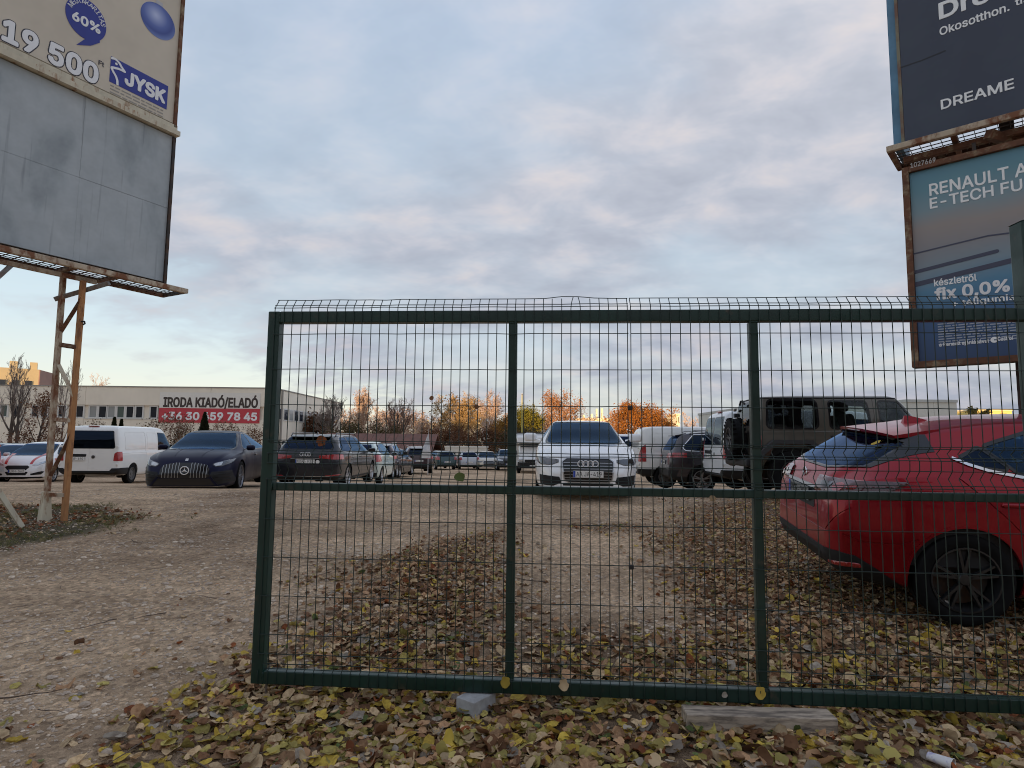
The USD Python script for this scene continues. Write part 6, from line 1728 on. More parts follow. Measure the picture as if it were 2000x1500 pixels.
def mk_suv(pm_, far=False):
    """A mid sized off-road car."""
    sh = Shell(top=[(-2.22, .66), (-2.21, .86), (-2.18, 1.05), (-2.05, 1.30), (-1.88, 1.54), (-1.70, 1.62), (-1.0, 1.675), (-.2, 1.68), (.25, 1.64), (.75, 1.42), (1.30, 1.16), (1.5, 1.12), (1.9, 1.03), (2.12, .90), (2.22, .74), (2.26, .60)],
               belt=[(-2.22, .62), (-2.16, 1.0), (-1.8, 1.13), (-.5, 1.09), (.6, 1.06), (1.3, 1.03), (1.8, .95), (2.1, .82), (2.22, .64), (2.26, .50)],
               bot=[(-2.22, .44), (-2.05, .34), (-1.3, .27), (1.3, .25), (2.0, .26), (2.26, .34)],
               w=[(-2.22, .74), (-2.14, .84), (-1.85, .90), (-1.3, .92), (0, .91), (1.3, .92), (1.8, .89), (2.08, .80), (2.2, .68), (2.26, .56)],
               rw=[(-2.22, .58), (-1.9, .60), (-.8, .61), (0, .61), (.6, .63), (1.3, .72), (1.6, .74), (2.26, .45)], crown=0.06, n=64, tuck=0.05)
    c = Car(sh, .36, .245, .235, (-1.34, 1.34), 1.84, ("spoke", 5, .15, .11), rim_silver)
    c.window("windscreen", prism_x(rounded([(-.70, 1.16), (.70, 1.16), (.57, 1.61), (-.57, 1.61)], .05), .35, 1.6), glass)
    c.window("rear_window", prism_x(rounded([(-.66, 1.14), (.66, 1.14), (.53, 1.57), (-.53, 1.57)], .05), -2.6, -1.5), glass_dark)
    c.side("side_window", [(.03, 1.12), (.92, 1.14), (.55, 1.41), (.25, 1.58), (.04, 1.585)], .02)
    c.side("side_window", [(-.03, 1.12), (-.03, 1.585), (-.9, 1.575), (-1.0, 1.12)], .02)
    pl = [(-1.08, 1.13), (-.99, 1.57), (-1.5, 1.545), (-1.82, 1.22), (-1.75, 1.16)]
    c.side("side_window", pl, .04, glass_dark)
    p_ = rounded(pl, .04)
    for sg in (1, -1):
        y0, y1 = (.25, 2) if sg > 0 else (-2, -.25)
        c.skin("window_chrome", prism_y(p_.offset(.036, m3.JoinType.Round, 2.0, 16) - p_.offset(.020, m3.JoinType.Round, 2.0, 16), y0, y1), chrome, .007)
        c.skin("tail_lamp", prism_x(rounded([(sg * .42, .94), (sg * .60, .92), (sg * .92, .93), (sg * .92, 1.08), (sg * .44, 1.04)], .02), -3, -1.75), red_lamp, .009)
        c.skin("headlight", prism_x(rounded([(sg * .45, .86), (sg * .84, .93), (sg * .84, .80), (sg * .47, .78)], .02), 1.5, 3), clear_lamp, .006)
        c.add("roof_rail", tube([(-1.6, sg * .60, 1.60), (-1.5, sg * .60, 1.69), (.1, sg * .60, 1.71), (.25, sg * .60, 1.64)], .018, 8), satin, True)
        c.skin("cladding", prism_y(cs([(-2.3, .2), (2.3, .2), (2.3, .42), (-2.3, .42)]), min(sg * .2, sg * 2), max(sg * .2, sg * 2)), plastic, .008)
    for x in (.0, 1.0, -1.05):
        c.grooves.append(prism_y(band([(x, .40), (x, 1.12)], .009), -2, 2))
    c.skin("rear_bumper", prism_x(rounded([(-.84, .34), (.84, .34), (.88, .62), (-.88, .62)], .02), -3, -1.9), plastic, .006)
    c.skin("grille", prism_x(rounded([(-.42, .80), (.42, .80), (.36, .60), (-.36, .60)], .02), 1.7, 3), plastic, .006)
    c.add("spoiler", hull([(-1.68, s * .54, 1.62) for s in (1, -1)] + [(-1.98, s * .50, 1.555) for s in (1, -1)] + [(-1.98, s * .50, 1.53) for s in (1, -1)] + [(-1.72, s * .54, 1.57) for s in (1, -1)]), pm_, False)
    plate(c, -2.23, .80, -1, "PDV-604"); plate(c, 2.265, .52, 1, "PDV-604")
    mirrors(c, .85, 1.15, .89, pm_)
    handles(c, (-.12, -1.02), .98, .905, pm_)
    c.seats([(-.05, (-.36, .36)), (-.95, (-.38, .38))], .42, .98)
    c.finish(pm_, (-1.95, 1.2), .5)
    return c


def mk_red():
    """The red hatchback in the foreground; its right rear quarter faces the viewer."""
    sh = Shell(top=[(-2.20, .60), (-2.195, .74), (-2.17, .90), (-2.12, 1.01), (-2.06, 1.065), (-1.98, 1.115), (-1.80, 1.225), (-1.66, 1.305), (-1.50, 1.368), (-1.30, 1.405), (-.9, 1.455), (-.3, 1.475), (.15, 1.445), (.6, 1.30), (1.30, 1.00), (1.6, .945), (1.95, .84), (2.14, .70), (2.23, .58), (2.26, .48)],
               belt=[(-2.20, .56), (-2.17, .80), (-2.10, .92), (-1.95, 1.0), (-1.6, 1.035), (-1.0, 1.005), (-.2, .965), (.6, .905), (1.3, .87), (1.8, .80), (2.1, .64), (2.22, .50), (2.26, .42)],
               bot=[(-2.20, .42), (-2.12, .31), (-1.9, .25), (-1.4, .20), (1.3, .18), (2.0, .19), (2.22, .22), (2.26, .26)],
               w=[(-2.20, .60), (-2.17, .69), (-2.08, .785), (-1.90, .845), (-1.65, .882), (-1.35, .8975), (-.9, .888), (0, .875), (1.35, .895), (1.75, .86), (2.0, .77), (2.18, .64), (2.26, .50)],
               rw=[(-2.20, .50), (-1.95, .56), (-1.5, .555), (-.9, .57), (0, .575), (.6, .60), (1.3, .70), (1.6, .71), (2.26, .42)], crown=0.06, n=120, tuck=0.075)
    pm_ = paint("deep_red_paint", (.25, .004, .011), metal=.6, rough=.30, coat=.45)
    MATS["bright_red_paint"] = pm_
    c = Car(sh, .325, .232, .215, (-1.35, 1.35), 1.795, ("spoke", 5, .17, .085), mat("alloy_black_polished", (.055, .057, .062), .28, metal=.8), arch=.048, tread=.012)
    rw_ = [(-.60, 1.10), (-.3, 1.062), (.3, 1.062), (.60, 1.10), (.57, 1.26), (.50, 1.315), (-.50, 1.315), (-.57, 1.26)]
    c.window("rear_window", prism_x(rounded(rw_, .03), -2.6, -1.3), glass_dark, prism_x(cs([(-.64, 1.088), (-.3, 1.046), (.3, 1.046), (.64, 1.088), (.70, 1.268), (.57, 1.335), (-.57, 1.335), (-.70, 1.268)]), -2.15, -1.45))
    c.window("windscreen", prism_x(rounded([(-.68, .99), (.68, .99), (.55, 1.395), (-.55, 1.395)], .05), .3, 1.6), glass)
    # side glass with the kicked up rear corner
    c.side("side_window", [(-.42, 1.02), (-.40, 1.375), (-.80, 1.35), (-1.02, 1.285), (-1.12, 1.252), (-0.95, 1.08)], .015)
    c.side("quarter_window", [(-1.01, 1.10), (-1.16, 1.242), (-1.31, 1.168), (-1.19, 1.122)], .012, glass_dark)
    c.side("side_window", [(-.34, 1.015), (.80, .995), (.45, 1.23), (.12, 1.355), (-.33, 1.37)], .02)
    for sg in (1, -1):
        y0, y1 = (.25, 2) if sg > 0 else (-2, -.25)
        c.skin("window_chrome", prism_y(band([(.85, .975), (-.3, .995), (-.90, 1.045), (-1.14, 1.092), (-1.27, 1.135), (-1.36, 1.180)], .020), y0, y1), chrome, .010)
        f = lambda pts, r=.010: prism_y(rounded(pts, r), y0, y1)
        c.grooves.append(prism_y(band([(-.37, .26), (-.37, .97)], .008), y0, y1))
        c.grooves.append(prism_y(band([(-1.36, 1.04), (-1.22, .90), (-1.06, .74), (-.96, .62), (-.98, .40)], .008), y0, y1))
        c.grooves.append(prism_y(band([(.78, .26), (.78, .95)], .008), y0, y1))
        c.grooves.append(prism_y(band([(-1.66, .60), (-1.78, .56), (-2.0, .56), (-2.12, .60)], .008), y0, y1))
        # tail lamp: a long flat lens that wraps round the corner
        tl = prism_y(rounded([(-2.30, .875), (-2.30, .985), (-2.0, 1.000), (-1.84, 1.004), (-1.68, 1.006), (-1.78, .955), (-1.92, .880)], .008), min(sg * .34, sg * 2), max(sg * .34, sg * 2))
        c.skin("tail_lamp", tl, dark_red_lamp, .014)
        c.skin("lamp_ring", prism_x(rounded([(sg * (.66 + .055 * math.cos(a)), .938 + .034 * math.sin(a)) for a in np.linspace(0, 6.28, 16)[:-1]], 0), -2.3, -1.9), red_lamp, .019)
        c.skin("reverse_lamp", prism_x(rounded([(sg * .44, .922), (sg * .56, .922), (sg * .58, .965), (sg * .45, .965)], .01), -2.3, -2.0), dark_lamp, .018)
        c.skin("turn_lamp", prism_x(rounded([(sg * .735, .932), (sg * .775, .937), (sg * .775, .971), (sg * .735, .967)], .006), -2.3, -1.8), red_lamp, .018)
        c.skin("reflector", prism_x(rounded([(sg * .60, .345), (sg * .80, .365), (sg * .80, .40), (sg * .62, .375)], .01), -2.3, -1.7), red_lamp, .012)
        c.skin("headlight", prism_x(rounded([(sg * .48, .66), (sg * .86, .76), (sg * .84, .68), (sg * .5, .60)], .02), 1.6, 3), clear_lamp, .006)
        c.add("wheel_arch_lip", ((prism_y(m3.CrossSection.circle(.373 + .016, 48).translate([-1.35, .325]), y0, y1) - prism_y(m3.CrossSection.circle(.373 - .001, 48).translate([-1.35, .325]), y0, y1)) ^ (sh.at(.006) - sh.at(-.01))) ^ man(box(-2, -.9, -1, 1, .24, 1)), pm_)
    c.skin("rear_valance", prism_x(rounded([(-.90, .20), (.90, .20), (.93, .42), (.72, .465), (-.72, .465), (-.93, .42)], .02), -2.6, -1.70) ^ prism_y(cs([(-2.6, .15), (-2.6, .7), (-2.08, .47), (-1.92, .37), (-1.73, .235), (-1.73, .15)]), -2, 2), plastic, .007)
    c.grooves.append(prism_x(band([(-.78, .80), (-.60, .60), (.60, .60), (.78, .80)], .010), -2.6, -2.0))
    c.skin("plate_recess", prism_x(rounded([(-.36, .725), (.36, .725), (.33, .872), (-.33, .872)], .02), -2.6, -2.0), plastic, .003)
    c.skin("tailgate_strip", prism_x(rounded([(-.36, .879), (.36, .879), (.33, .903), (-.33, .903)], .008), -2.6, -2.0), satin, .016)
    plate(c, -2.203, .82, -1, "PKR-285", mat_=mat("plate_dull", (.16, .17, .17), .5))
    e_ = trimesh.creation.torus(.050, .006, 28, 8); e_.apply_transform(trimesh.transformations.rotation_matrix(np.pi/2, [0, 1, 0])); e_.apply_translation([-2.150, 0, .962])
    wing = [tube([(-2.152, -.045, .977), (-2.157, -.015, .952), (-2.159, 0, .942), (-2.157, .015, .952), (-2.152, .045, .977)], .005, 6)]
    c.add("emblem", cat_([e_] + wing), chrome, True)
    sp_ = []
    for y in (-.54, -.48, -.36, -.18, 0, .18, .36, .48, .54):
        k = 1 - (abs(y) / .56) ** 2.6
        sp_.append((y, -1.66 - .10 * k, 1.322 + .036 * k))
    top_e = [(xx, y, zz) for y, xx, zz in sp_]; low_e = [(xx + .012, y, zz - .022) for y, xx, zz in sp_]
    root = [(-1.34, y, 1.376 + .030 * (1 - (y / .56) ** 2)) for y in (-.535, -.4, -.2, 0, .2, .4, .535)]
    c.add("roof_spoiler", hull(top_e + low_e + root + [(-1.40, s * .545, 1.330) for s in (1, -1)]), pm_, 40)
    c.add("brake_light", rbox(-1.755, -1.735, -.13, .13, 1.334, 1.344, .004), dark_red_lamp)
    c.add("spoiler_underside", hull([(-1.70, s * .50, 1.308) for s in (1, -1)] + [(-1.55, s * .51, 1.302) for s in (1, -1)] + [(-1.66, s * .50, 1.284) for s in (1, -1)]), gloss_black, False)
    c.add("roof_fin", hull([(-1.37, .030, 1.385), (-1.37, -.030, 1.385), (-1.15, .0, 1.42), (-1.35, .004, 1.462), (-1.35, -.004, 1.462), (-1.30, .0, 1.460)]), pm_, 40)
    c.add("wiper_hub", rbox(-2.085, -2.03, -.035, .035, 1.015, 1.065, .02), plastic)
    c.add("wiper", beam((-2.065, -.01, 1.05), (-1.97, .46, 1.10), .016), plastic, False)
    mirrors(c, .70, .98, .86, pm_)
    handles(c, (-.16, -1.02), .86, .880, pm_)
    c.seats([(-.05, (-.36, .36)), (-.90, (-.38, .38))], .28, .92)
    c.add("dashboard", rbox(.65, 1.25, -.64, .64, .60, .90, .10), interior_m)
    c.finish(pm_, (-1.95, 1.2), .42)
    return c


def mk_van(pm_, L=4.9, W=1.904, H=1.99, wb=3.0, over=.99, kind="panel", steel=True):
    """A panel van; kind sets the rear doors."""
    r0 = -wb/2 - over; f0 = r0 + L; k = H / 1.99
    X_ = lambda t: r0 + t
    sh = Shell(top=[(X_(0), .55), (X_(.01), 1.0 * k), (X_(.05), 1.55 * k), (X_(.11), 1.83 * k), (X_(.24), 1.945 * k), (X_(.6), 1.98 * k), (X_(L * .6), 1.99 * k), (X_(L * .70), 1.955 * k), (X_(L * .755), 1.86 * k), (X_(L * .885), 1.28 * k), (X_(L * .93), 1.16 * k), (X_(L * .975), .98 * k), (X_(L * .992), .78), (X_(L), .58)],
               belt=[(X_(0), .50), (X_(.03), .98 * k), (X_(.2), 1.08 * k), (X_(L * .6), 1.08 * k), (X_(L * .88), 1.06 * k), (X_(L * .95), .95 * k), (X_(L * .985), .74), (X_(L), .50)],
               bot=[(X_(0), .44), (X_(.2), .36), (X_(1), .27), (X_(L * .8), .24), (X_(L * .95), .25), (X_(L), .32)],
               w=[(X_(0), .90 * W/2), (X_(.03), .945 * W/2), (X_(.10), .975 * W/2), (X_(.35), W/2), (X_(L * .8), W/2), (X_(L * .88), .965 * W/2), (X_(L * .95), .88 * W/2), (X_(L * .985), .76 * W/2), (X_(L), .62 * W/2)],
               rw=[(X_(0), .76 * W/2), (X_(.2), .80 * W/2), (X_(L * .7), .80 * W/2), (X_(L * .8), .80 * W/2), (X_(L * .9), .82 * W/2), (X_(L), .5 * W/2)], crown=0.07, n=90, tuck=0.03)
    c = Car(sh, .335, .215 if steel else .225, .215, (-wb/2, wb/2), W, ("steel", 8, .10) if steel else ("spoke", 6, 0, .11), rim_steel if steel else rim_silver)
    h = W / 2
    if kind == "panel":
        c.window("rear_window", prism_x(rounded([(-.81 * h, 1.22 * k), (.81 * h, 1.22 * k), (.70 * h, 1.78 * k), (-.70 * h, 1.78 * k)], .06), r0 - 1, r0 + .6), glass_dark, prism_x(rounded([(-.83 * h, 1.20 * k), (.83 * h, 1.20 * k), (.72 * h, 1.80 * k), (-.72 * h, 1.80 * k)], .06), r0 - 1, r0 + .6))
        lamp = lambda s: rounded([(s * .80 * h, .80), (s * 1.1 * h, .80), (s * 1.1 * h, 1.10), (s * .90 * h, 1.10), (s * .82 * h, 1.04)], .02)
    elif kind == "small":
        lamp = lambda s: rounded([(s * .84 * h, .78), (s * 1.1 * h, .78), (s * 1.1 * h, 1.52), (s * .97 * h, 1.52), (s * .92 * h, 1.15)], .02)
    else:
        for s in (1, -1):
            c.window("rear_window", prism_x(rounded([(s * .04 * h, 1.15 * k), (s * .80 * h, 1.15 * k), (s * .72 * h, 1.80 * k), (s * .04 * h, 1.80 * k)], .05), r0 - 1, r0 + .6), pane_mat('pale_glass', (.62, .70, .70), gloss=(.80, .92, 1.0), ior=1.6), prism_x(rounded([(s * .02 * h, 1.13 * k), (s * .82 * h, 1.13 * k), (s * .74 * h, 1.82 * k), (s * .02 * h, 1.82 * k)], .05), r0 - 1, r0 + .6))
        lamp = lambda s: rounded([(s * .84 * h, .82), (s * 1.1 * h, .82), (s * 1.1 * h, 1.55), (s * .95 * h, 1.60), (s * .88 * h, 1.25)], .03)
    for s in (1, -1):
        c.skin("tail_lamp", prism_x(lamp(s), r0 - 1, r0 + .22), red_lamp, .012)
        y0, y1 = (.25, 2) if s > 0 else (-2, -.25)
        c.side("cab_window", [(X_(L * .60), 1.14 * k), (X_(L * .845), 1.16 * k), (X_(L * .745), 1.74 * k), (X_(L * .615), 1.76 * k)], .03, which=(s,))
        for a, b in ((.09, .40), (.42, .585)) if kind != "small" else ((.10, .36), (.38, .585)):
            pl = rounded([(X_(L * a), 1.17 * k), (X_(L * b), 1.17 * k), (X_(L * b), 1.76 * k), (X_(L * a) + .06, 1.76 * k)], .05)
            c.grooves.append(prism_y(pl - pl.offset(-.012, m3.JoinType.Round, 2.0, 16), y0, y1))
        c.grooves.append(prism_y(band([(X_(L * .60), .30), (X_(L * .60), 1.8 * k)], .010), y0, y1))
        c.grooves.append(prism_y(band([(X_(L * .395), .30), (X_(L * .395), 1.8 * k)], .010), y0, y1))
        c.grooves.append(prism_y(band([(X_(.12), 1.035 * k), (X_(L * .40), 1.035 * k)], .028), y0, y1))
        c.skin("side_strip", prism_y(cs([(X_(L * .40), .46), (X_(L * .60), .46), (X_(L * .60), .52), (X_(L * .40), .52)]), y0, y1), plastic, .008)
        c.add("door_hinge", rbox(X_(-.02), X_(.03), s * .90 * h - .03, s * .90 * h + .03, 1.24 * k, 1.31 * k, .012), pm_)
        c.add("door_hinge", rbox(X_(-.02), X_(.03), s * .92 * h - .03, s * .92 * h + .03, .66, .73, .012), pm_)
        c.skin("headlight", prism_x(rounded([(s * .52 * h, .78 * k), (s * .93 * h, .86 * k), (s * .92 * h, .98 * k), (s * .55 * h, .90 * k)], .02), f0 - .6, f0 + 1), clear_lamp, .006)
    c.window("windscreen", prism_x(rounded([(-.82 * h, 1.24 * k), (.82 * h, 1.24 * k), (.72 * h, 1.82 * k), (-.72 * h, 1.82 * k)], .06), X_(L * .70), f0), glass)
    c.grooves.append(prism_x(band([(0, .45), (0, 1.93 * k)], .012), r0 - 1, r0 + .3))
    c.skin("rear_bumper", prism_x(rounded([(-1.1 * h, .34), (1.1 * h, .34), (1.1 * h, .56), (.78 * h, .56), (.70 * h, .47), (-.70 * h, .47), (-.78 * h, .56), (-1.1 * h, .56)], .015), r0 - 1, r0 + .62), plastic, .022)
    c.skin("handle_bar", prism_x(rounded([(.10 * h, .93), (.70 * h, .93), (.72 * h, 1.02), (.08 * h, 1.02)], .02), r0 - 1, r0 + .3), plastic, .012)
    plate(c, r0 - .022, .87, -1, "NCW-490", y=.40 * h)
    c.add("emblem", lathe([(0, 0), (.055, 0), (.055, .01), (0, .012)], "x", 20).apply_translation([r0 - .004, -.14 * h, .93]), darksteel if kind == "panel" else satin, True)
    c.add("high_brake_light", rbox(X_(.16), X_(.24), -.16, .16, 1.935 * k, 1.96 * k, .008), red_lamp)
    c.skin("front_bumper", prism_x(cs([(-h, .24), (h, .24), (h, .55), (-h, .55)]), f0 - .5, f0 + 1), plastic, .010)
    mirrors(c, X_(L * .80), 1.20 * k, .97 * h, plastic, .20, .24)
    handles(c, (X_(L * .63), X_(L * .57)), .98 * k, .985 * h, plastic)
    c.seats([(X_(L * .60), (-.45, .45))], .55, 1.05)
    c.add("bulkhead", box(X_(L * .565), X_(L * .575), -.8, .8, .5, 1.8 * k), interior_m, False)
    c.finish(pm_, (X_(.14), X_(L * .87)), .62)
    return c


def mk_jeep():
    """A boxy brown off-roader with a spare wheel on its tailgate."""
    sh = Shell(top=[(-2.12, .66), (-2.115, 1.0), (-2.105, 1.30), (-2.06, 1.70), (-2.01, 1.80), (-1.9, 1.835), (-1.0, 1.855), (.25, 1.855), (.40, 1.82), (.48, 1.76), (.86, 1.26), (.93, 1.20), (1.5, 1.16), (2.0, 1.11), (2.10, 1.04), (2.13, .80), (2.135, .62)],
               belt=[(-2.12, .62), (-2.11, .98), (-2.08, 1.15), (-1.0, 1.16), (.7, 1.16), (.95, 1.14), (1.5, 1.08), (2.05, 1.0), (2.12, .78), (2.135, .60)],
               bot=[(-2.12, .58), (-2.0, .52), (-1.0, .46), (1.0, .46), (2.0, .52), (2.135, .56)],
               w=[(-2.12, .735), (-2.10, .765), (-2.04, .79), (-1.0, .80), (.8, .80), (1.0, .79), (2.05, .66), (2.12, .63), (2.135, .60)],
               rw=[(-2.12, .66), (-2.0, .665), (.3, .665), (.5, .67), (.9, .70), (1.0, .70), (2.0, .56), (2.135, .5)], crown=0.055, n=110, tuck=0.02, square=1)
    pm_ = paint("brown_grey_paint", (.112, .100, .082), metal=.45, rough=.34)
    c = Car(sh, .405, .225, .25, (-1.504, 1.504), 1.86, ("spoke", 5, .15, .12), rim_dark, arch=.06, arch_sq=True)
    c.window("windscreen", prism_x(rounded([(-.66, 1.27), (.66, 1.27), (.60, 1.75), (-.60, 1.75)], .05), .3, 1.1), pane_mat("green_glass", (.55, .82, .74), ior=1.42))
    c.window("rear_window", prism_x(rounded([(-.58, 1.30), (.58, 1.30), (.53, 1.72), (-.53, 1.72)], .05), -2.4, -1.9), pane_mat("clear_glass", (.80, .84, .84), ior=1.35), prism_x(rounded([(-.61, 1.27), (.61, 1.27), (.56, 1.75), (-.56, 1.75)], .05), -2.4, -1.9))
    clear = MATS["clear_glass"]
    c.side("side_window", [(-1.90, 1.235), (-1.02, 1.235), (-1.02, 1.735), (-1.86, 1.735)], .07, pane_mat("smoked_glass", (.40, .42, .43), ior=1.4), seal=.035)
    c.side("side_window", [(-.78, 1.235), (-.10, 1.235), (-.14, 1.725), (-.78, 1.725)], .06, clear, seal=.03)
    c.side("side_window", [(.10, 1.235), (.70, 1.235), (.66, 1.34), (.42, 1.715), (.08, 1.725)], .05, clear, seal=.03)
    for x in (-.90, -.02, .84):
        c.grooves.append(prism_y(band([(x, .55), (x, 1.80)], .014), -2, 2))
    c.grooves.append(prism_y(band([(-2.2, 1.78), (.42, 1.775)], .014), -2, 2))
    c.grooves.append(prism_y(band([(-2.2, 1.17), (.9, 1.17)], .016), -2, 2))
    c.skin("roof_rain_strip", prism_y(cs([(-2.1, 1.785), (.40, 1.782), (.40, 1.796), (-2.1, 1.80)]), -2, 2), plastic, .012)
    for s in (1, -1):
        y0, y1 = sorted((s * .60, s * .945))
        for xa in c.axles:
            a = .465
            po = rounded([(xa - a * 1.55, .50), (xa - a * 1.22, .80), (xa - a * .72, 1.005), (xa + a * .72, 1.005), (xa + a * 1.22, .80), (xa + a * 1.55, .50), (xa + a * 1.40, .46), (xa + a * 1.08, .74), (xa + a * .62, .935), (xa - a * .62, .935), (xa - a * 1.08, .74), (xa - a * 1.40, .46)], .008)
            c.add("fender_flare", prism_y(po, y0, y1), mat("flare_plastic", (.034, .034, .036), .65), 30)
        c.add("tail_lamp", rbox(-2.15, -2.02, min(s * .66, s * .81), max(s * .66, s * .81), .86, 1.10, .02), red_lamp)
        c.add("side_step", rbox(-.85, .85, min(s * .80, s * .90), max(s * .80, s * .90), .43, .49, .03), plastic)
        for z in (1.40, 1.62, 1.06):
            c.add("door_hinge", rbox(-2.155, -2.10, s * .60 - .04, s * .60 + .04, z - .03, z + .03, .012), pm_)
        c.add("headlight", lathe([(0, .0), (.085, 0), (.085, .04), (0, .05)], "x", 24).apply_translation([2.11, s * .45, .90]), clear_lamp, True)
        for x in (-.72, .18):
            c.add("door_handle", rbox(x - .08, x + .08, s * .805 - .02, s * .805 + .02, 1.055, 1.09, .012), plastic)
        c.add("wiper_arm", beam((-2.15, s * .05, 1.77), (-2.14, s * .18, 1.70), .03), plastic, False)
    c.add("rear_bumper", rbox(-2.30, -2.10, -.82, .82, .50, .66, .04), plastic); c.add("front_bumper", rbox(2.10, 2.32, -.80, .80, .50, .68, .04), plastic)
    ty, ri = tyre_mesh(.40, .225, .25), rim_mesh(.225, .23, ("spoke", 5, .15, .12))
    R_ = trimesh.transformations.rotation_matrix(math.pi/2, [0, 0, 1])
    for m in (ty, ri):
        m.apply_transform(R_); m.apply_translation([-2.30, 0.02, 1.02])
    c.add("spare_wheel", ty, rubber, 40, None, (("spare_rim", ri, rim_dark),))
    lug = []
    for k in range(26):
        a = 2 * np.pi * k / 26
        for xo in (-.085, .085):
            lug.append(tri(rbox(-.036, .036, -.028, .028, -.012, .012, .004).rotate([math.degrees(-a) + 90, 0, 0]).translate([-2.30 + xo, .02 + .402 * math.cos(a), 1.02 + .402 * math.sin(a)])))
    for b_ in lug:
        c.add("tread_block", b_, rubber, False)
    c.add("spare_carrier", rbox(-2.20, -2.10, -.2, .2, .85, 1.15, .02), plastic)
    c.add("rear_brake_light", rbox(-2.30, -2.20, -.06, .06, 1.44, 1.52, .01), plastic)
    mirrors(c, .78, 1.28, .84, plastic, .19, .19)
    c.seats([(-.10, (-.38, .38)), (-1.05, (-.38, .38))], .62, 1.05)
    c.add("dashboard", rbox(.5, .9, -.66, .66, .85, 1.18, .06), interior_m)
    c.add("roll_bar", cat_([tube([(-1.0, s * .60, 1.0), (-1.0, s * .58, 1.74), (-1.9, s * .58, 1.74), (-1.95, s * .6, 1.1)], .035, 8) for s in (1, -1)] + [tube([(-1.0, -.58, 1.74), (-1.0, .58, 1.74)], .035, 8)]), interior_m, True)
    c.add("inner_mirror", rbox(.50, .54, -.12, .12, 1.56, 1.62, .02), gloss_black)
    c.finish(pm_, (-2.02, .80), .62)
    return c


saloon = mk_saloon()
put_car(saloon, "saloon_car", "white saloon car facing the viewer behind the gate, four rings on its grille", "car", 1.47, 13.02, -93.3, .40)
put_car(mk_fastback(), "fastback_car", "dark blue low fastback with a chrome slatted grille beside the white delivery van", "car", -7.72, 15.95, -78.5, .15)
put_car(mk_estate(), "estate_car", "dark grey estate car seen from behind through the gate's left bay", "car", -5.40, 18.3, 90.0, .045)
T6 = mk_van(paint("van_white_paint", (.72, .71, .68), rough=.4))
put_car(T6, "delivery_van", "white delivery van seen from behind beside the lattice leg", "van", -14.3, 22.6, 97.5, -.19)
fiesta = mk_hatch(paint("white_hatch_paint", (.74, .74, .74)))
for nm, za, zb_ in (("stripe", .845, .93),):
    fiesta.skin("red_stripe", prism_y(cs([(-1.9, .86), (1.25, .80), (1.25, .88), (-1.9, .96)]), -2, 2), paint("stripe_red", (.45, .02, .02)), .003)
fiesta.skin("bonnet_stripe", prism_z(cs([(1.15, .46), (2.0, .34), (2.0, .42), (1.15, .60)]), .70, 1.2) , MATS["stripe_red"], .003)
fiesta.skin("bonnet_stripe", prism_z(cs([(1.15, -.46), (2.0, -.34), (2.0, -.42), (1.15, -.60)]), .70, 1.2), MATS["stripe_red"], .003)
put_car(fiesta, "hatchback_car", "white hatchback with red stripes behind the lattice leg", "car", -18.1, 23.7, -76, -.30)
red = mk_red()
put_car(red, "hatchback_car", "bright red hatchback parked close behind the gate at the right", "car", 4.70, 5.06, -8.8, .195, tilt=4.4)
RM = trimesh.transformations.rotation_matrix(math.radians(-8.8), [0, 0, 1]) @ trimesh.transformations.rotation_matrix(math.radians(4.4), [1, 0, 0])
lw_ = RM[:3, :3] @ V3([-1.76, -.46, 1.262]) + V3([4.70, 5.06, .195])
leaf_at("caught_leaf", lw_, qmul(quat(V3([0, 1.0, 0]), math.radians(-32)), quat(V3([0, 0, 1.0]), 0.6)), 0.075, 1, 0, "yellow leaf lying on the red car's rear window", "leaf")
jeep = mk_jeep()
put_car(jeep, "off_road_car", "brown grey boxy off-roader with a spare wheel on its tailgate, behind the red car", "off-road car", 6.70, 11.75, -6.0, .47)

# ---- the right hand row and the far cars ---------------------------------------------------------------------
def put_px(car, name, label, cat, px, Y, heading, z=None, ref=(0, 0), **k):
    """Puts the car's point ref (x forward, y left) at picture column px, Y ahead."""
    p = P(px, 860, Y); h = math.radians(heading)
    x = float(p[0]) - ref[0] * math.cos(h) + ref[1] * math.sin(h); y = Y - ref[0] * math.sin(h) - ref[1] * math.cos(h)
    return put_car(car, name, label, cat, x, y, heading, z, **k)


small_van = mk_van(paint("pale_van_paint", (.72, .71, .68), rough=.38), L=4.4, W=1.83, H=1.86, wb=2.75, over=.80, kind="small")
put_px(small_van, "small_van", "white small panel van with tall narrow tail lamps right of the white saloon", "van", 1252, 18.3, -3, .05, ref=(-2.1, -.88))
suv_p = paint("dark_plum_paint", (.035, .030, .036), metal=.5)
suv = mk_suv(suv_p)
put_px(suv, "off_road_car", "dark off-road car with chrome edged rear side window between the two white vans", "off-road car", 1322, 16.6, -4, .06, ref=(-2.0, -.85))
tall_van = mk_van(paint("silver_white_paint", (.70, .72, .73), rough=.34), L=5.0, W=1.93, H=2.04, wb=3.1, over=.85, kind="tall", steel=True)
put_px(tall_van, "tall_van", "silvery white van with glazed rear doors left of the boxy off-roader", "van", 1417, 14.6, -2, .20, ref=(-2.35, -.93))
mpv = mk_hatch(paint("mpv_white_paint", (.60, .60, .62)), fine=False)
put_px(mpv, "hatchback_car", "white hatchback mostly hidden behind the white saloon's right mirror", "car", 1207, 22.5, 88, .22)
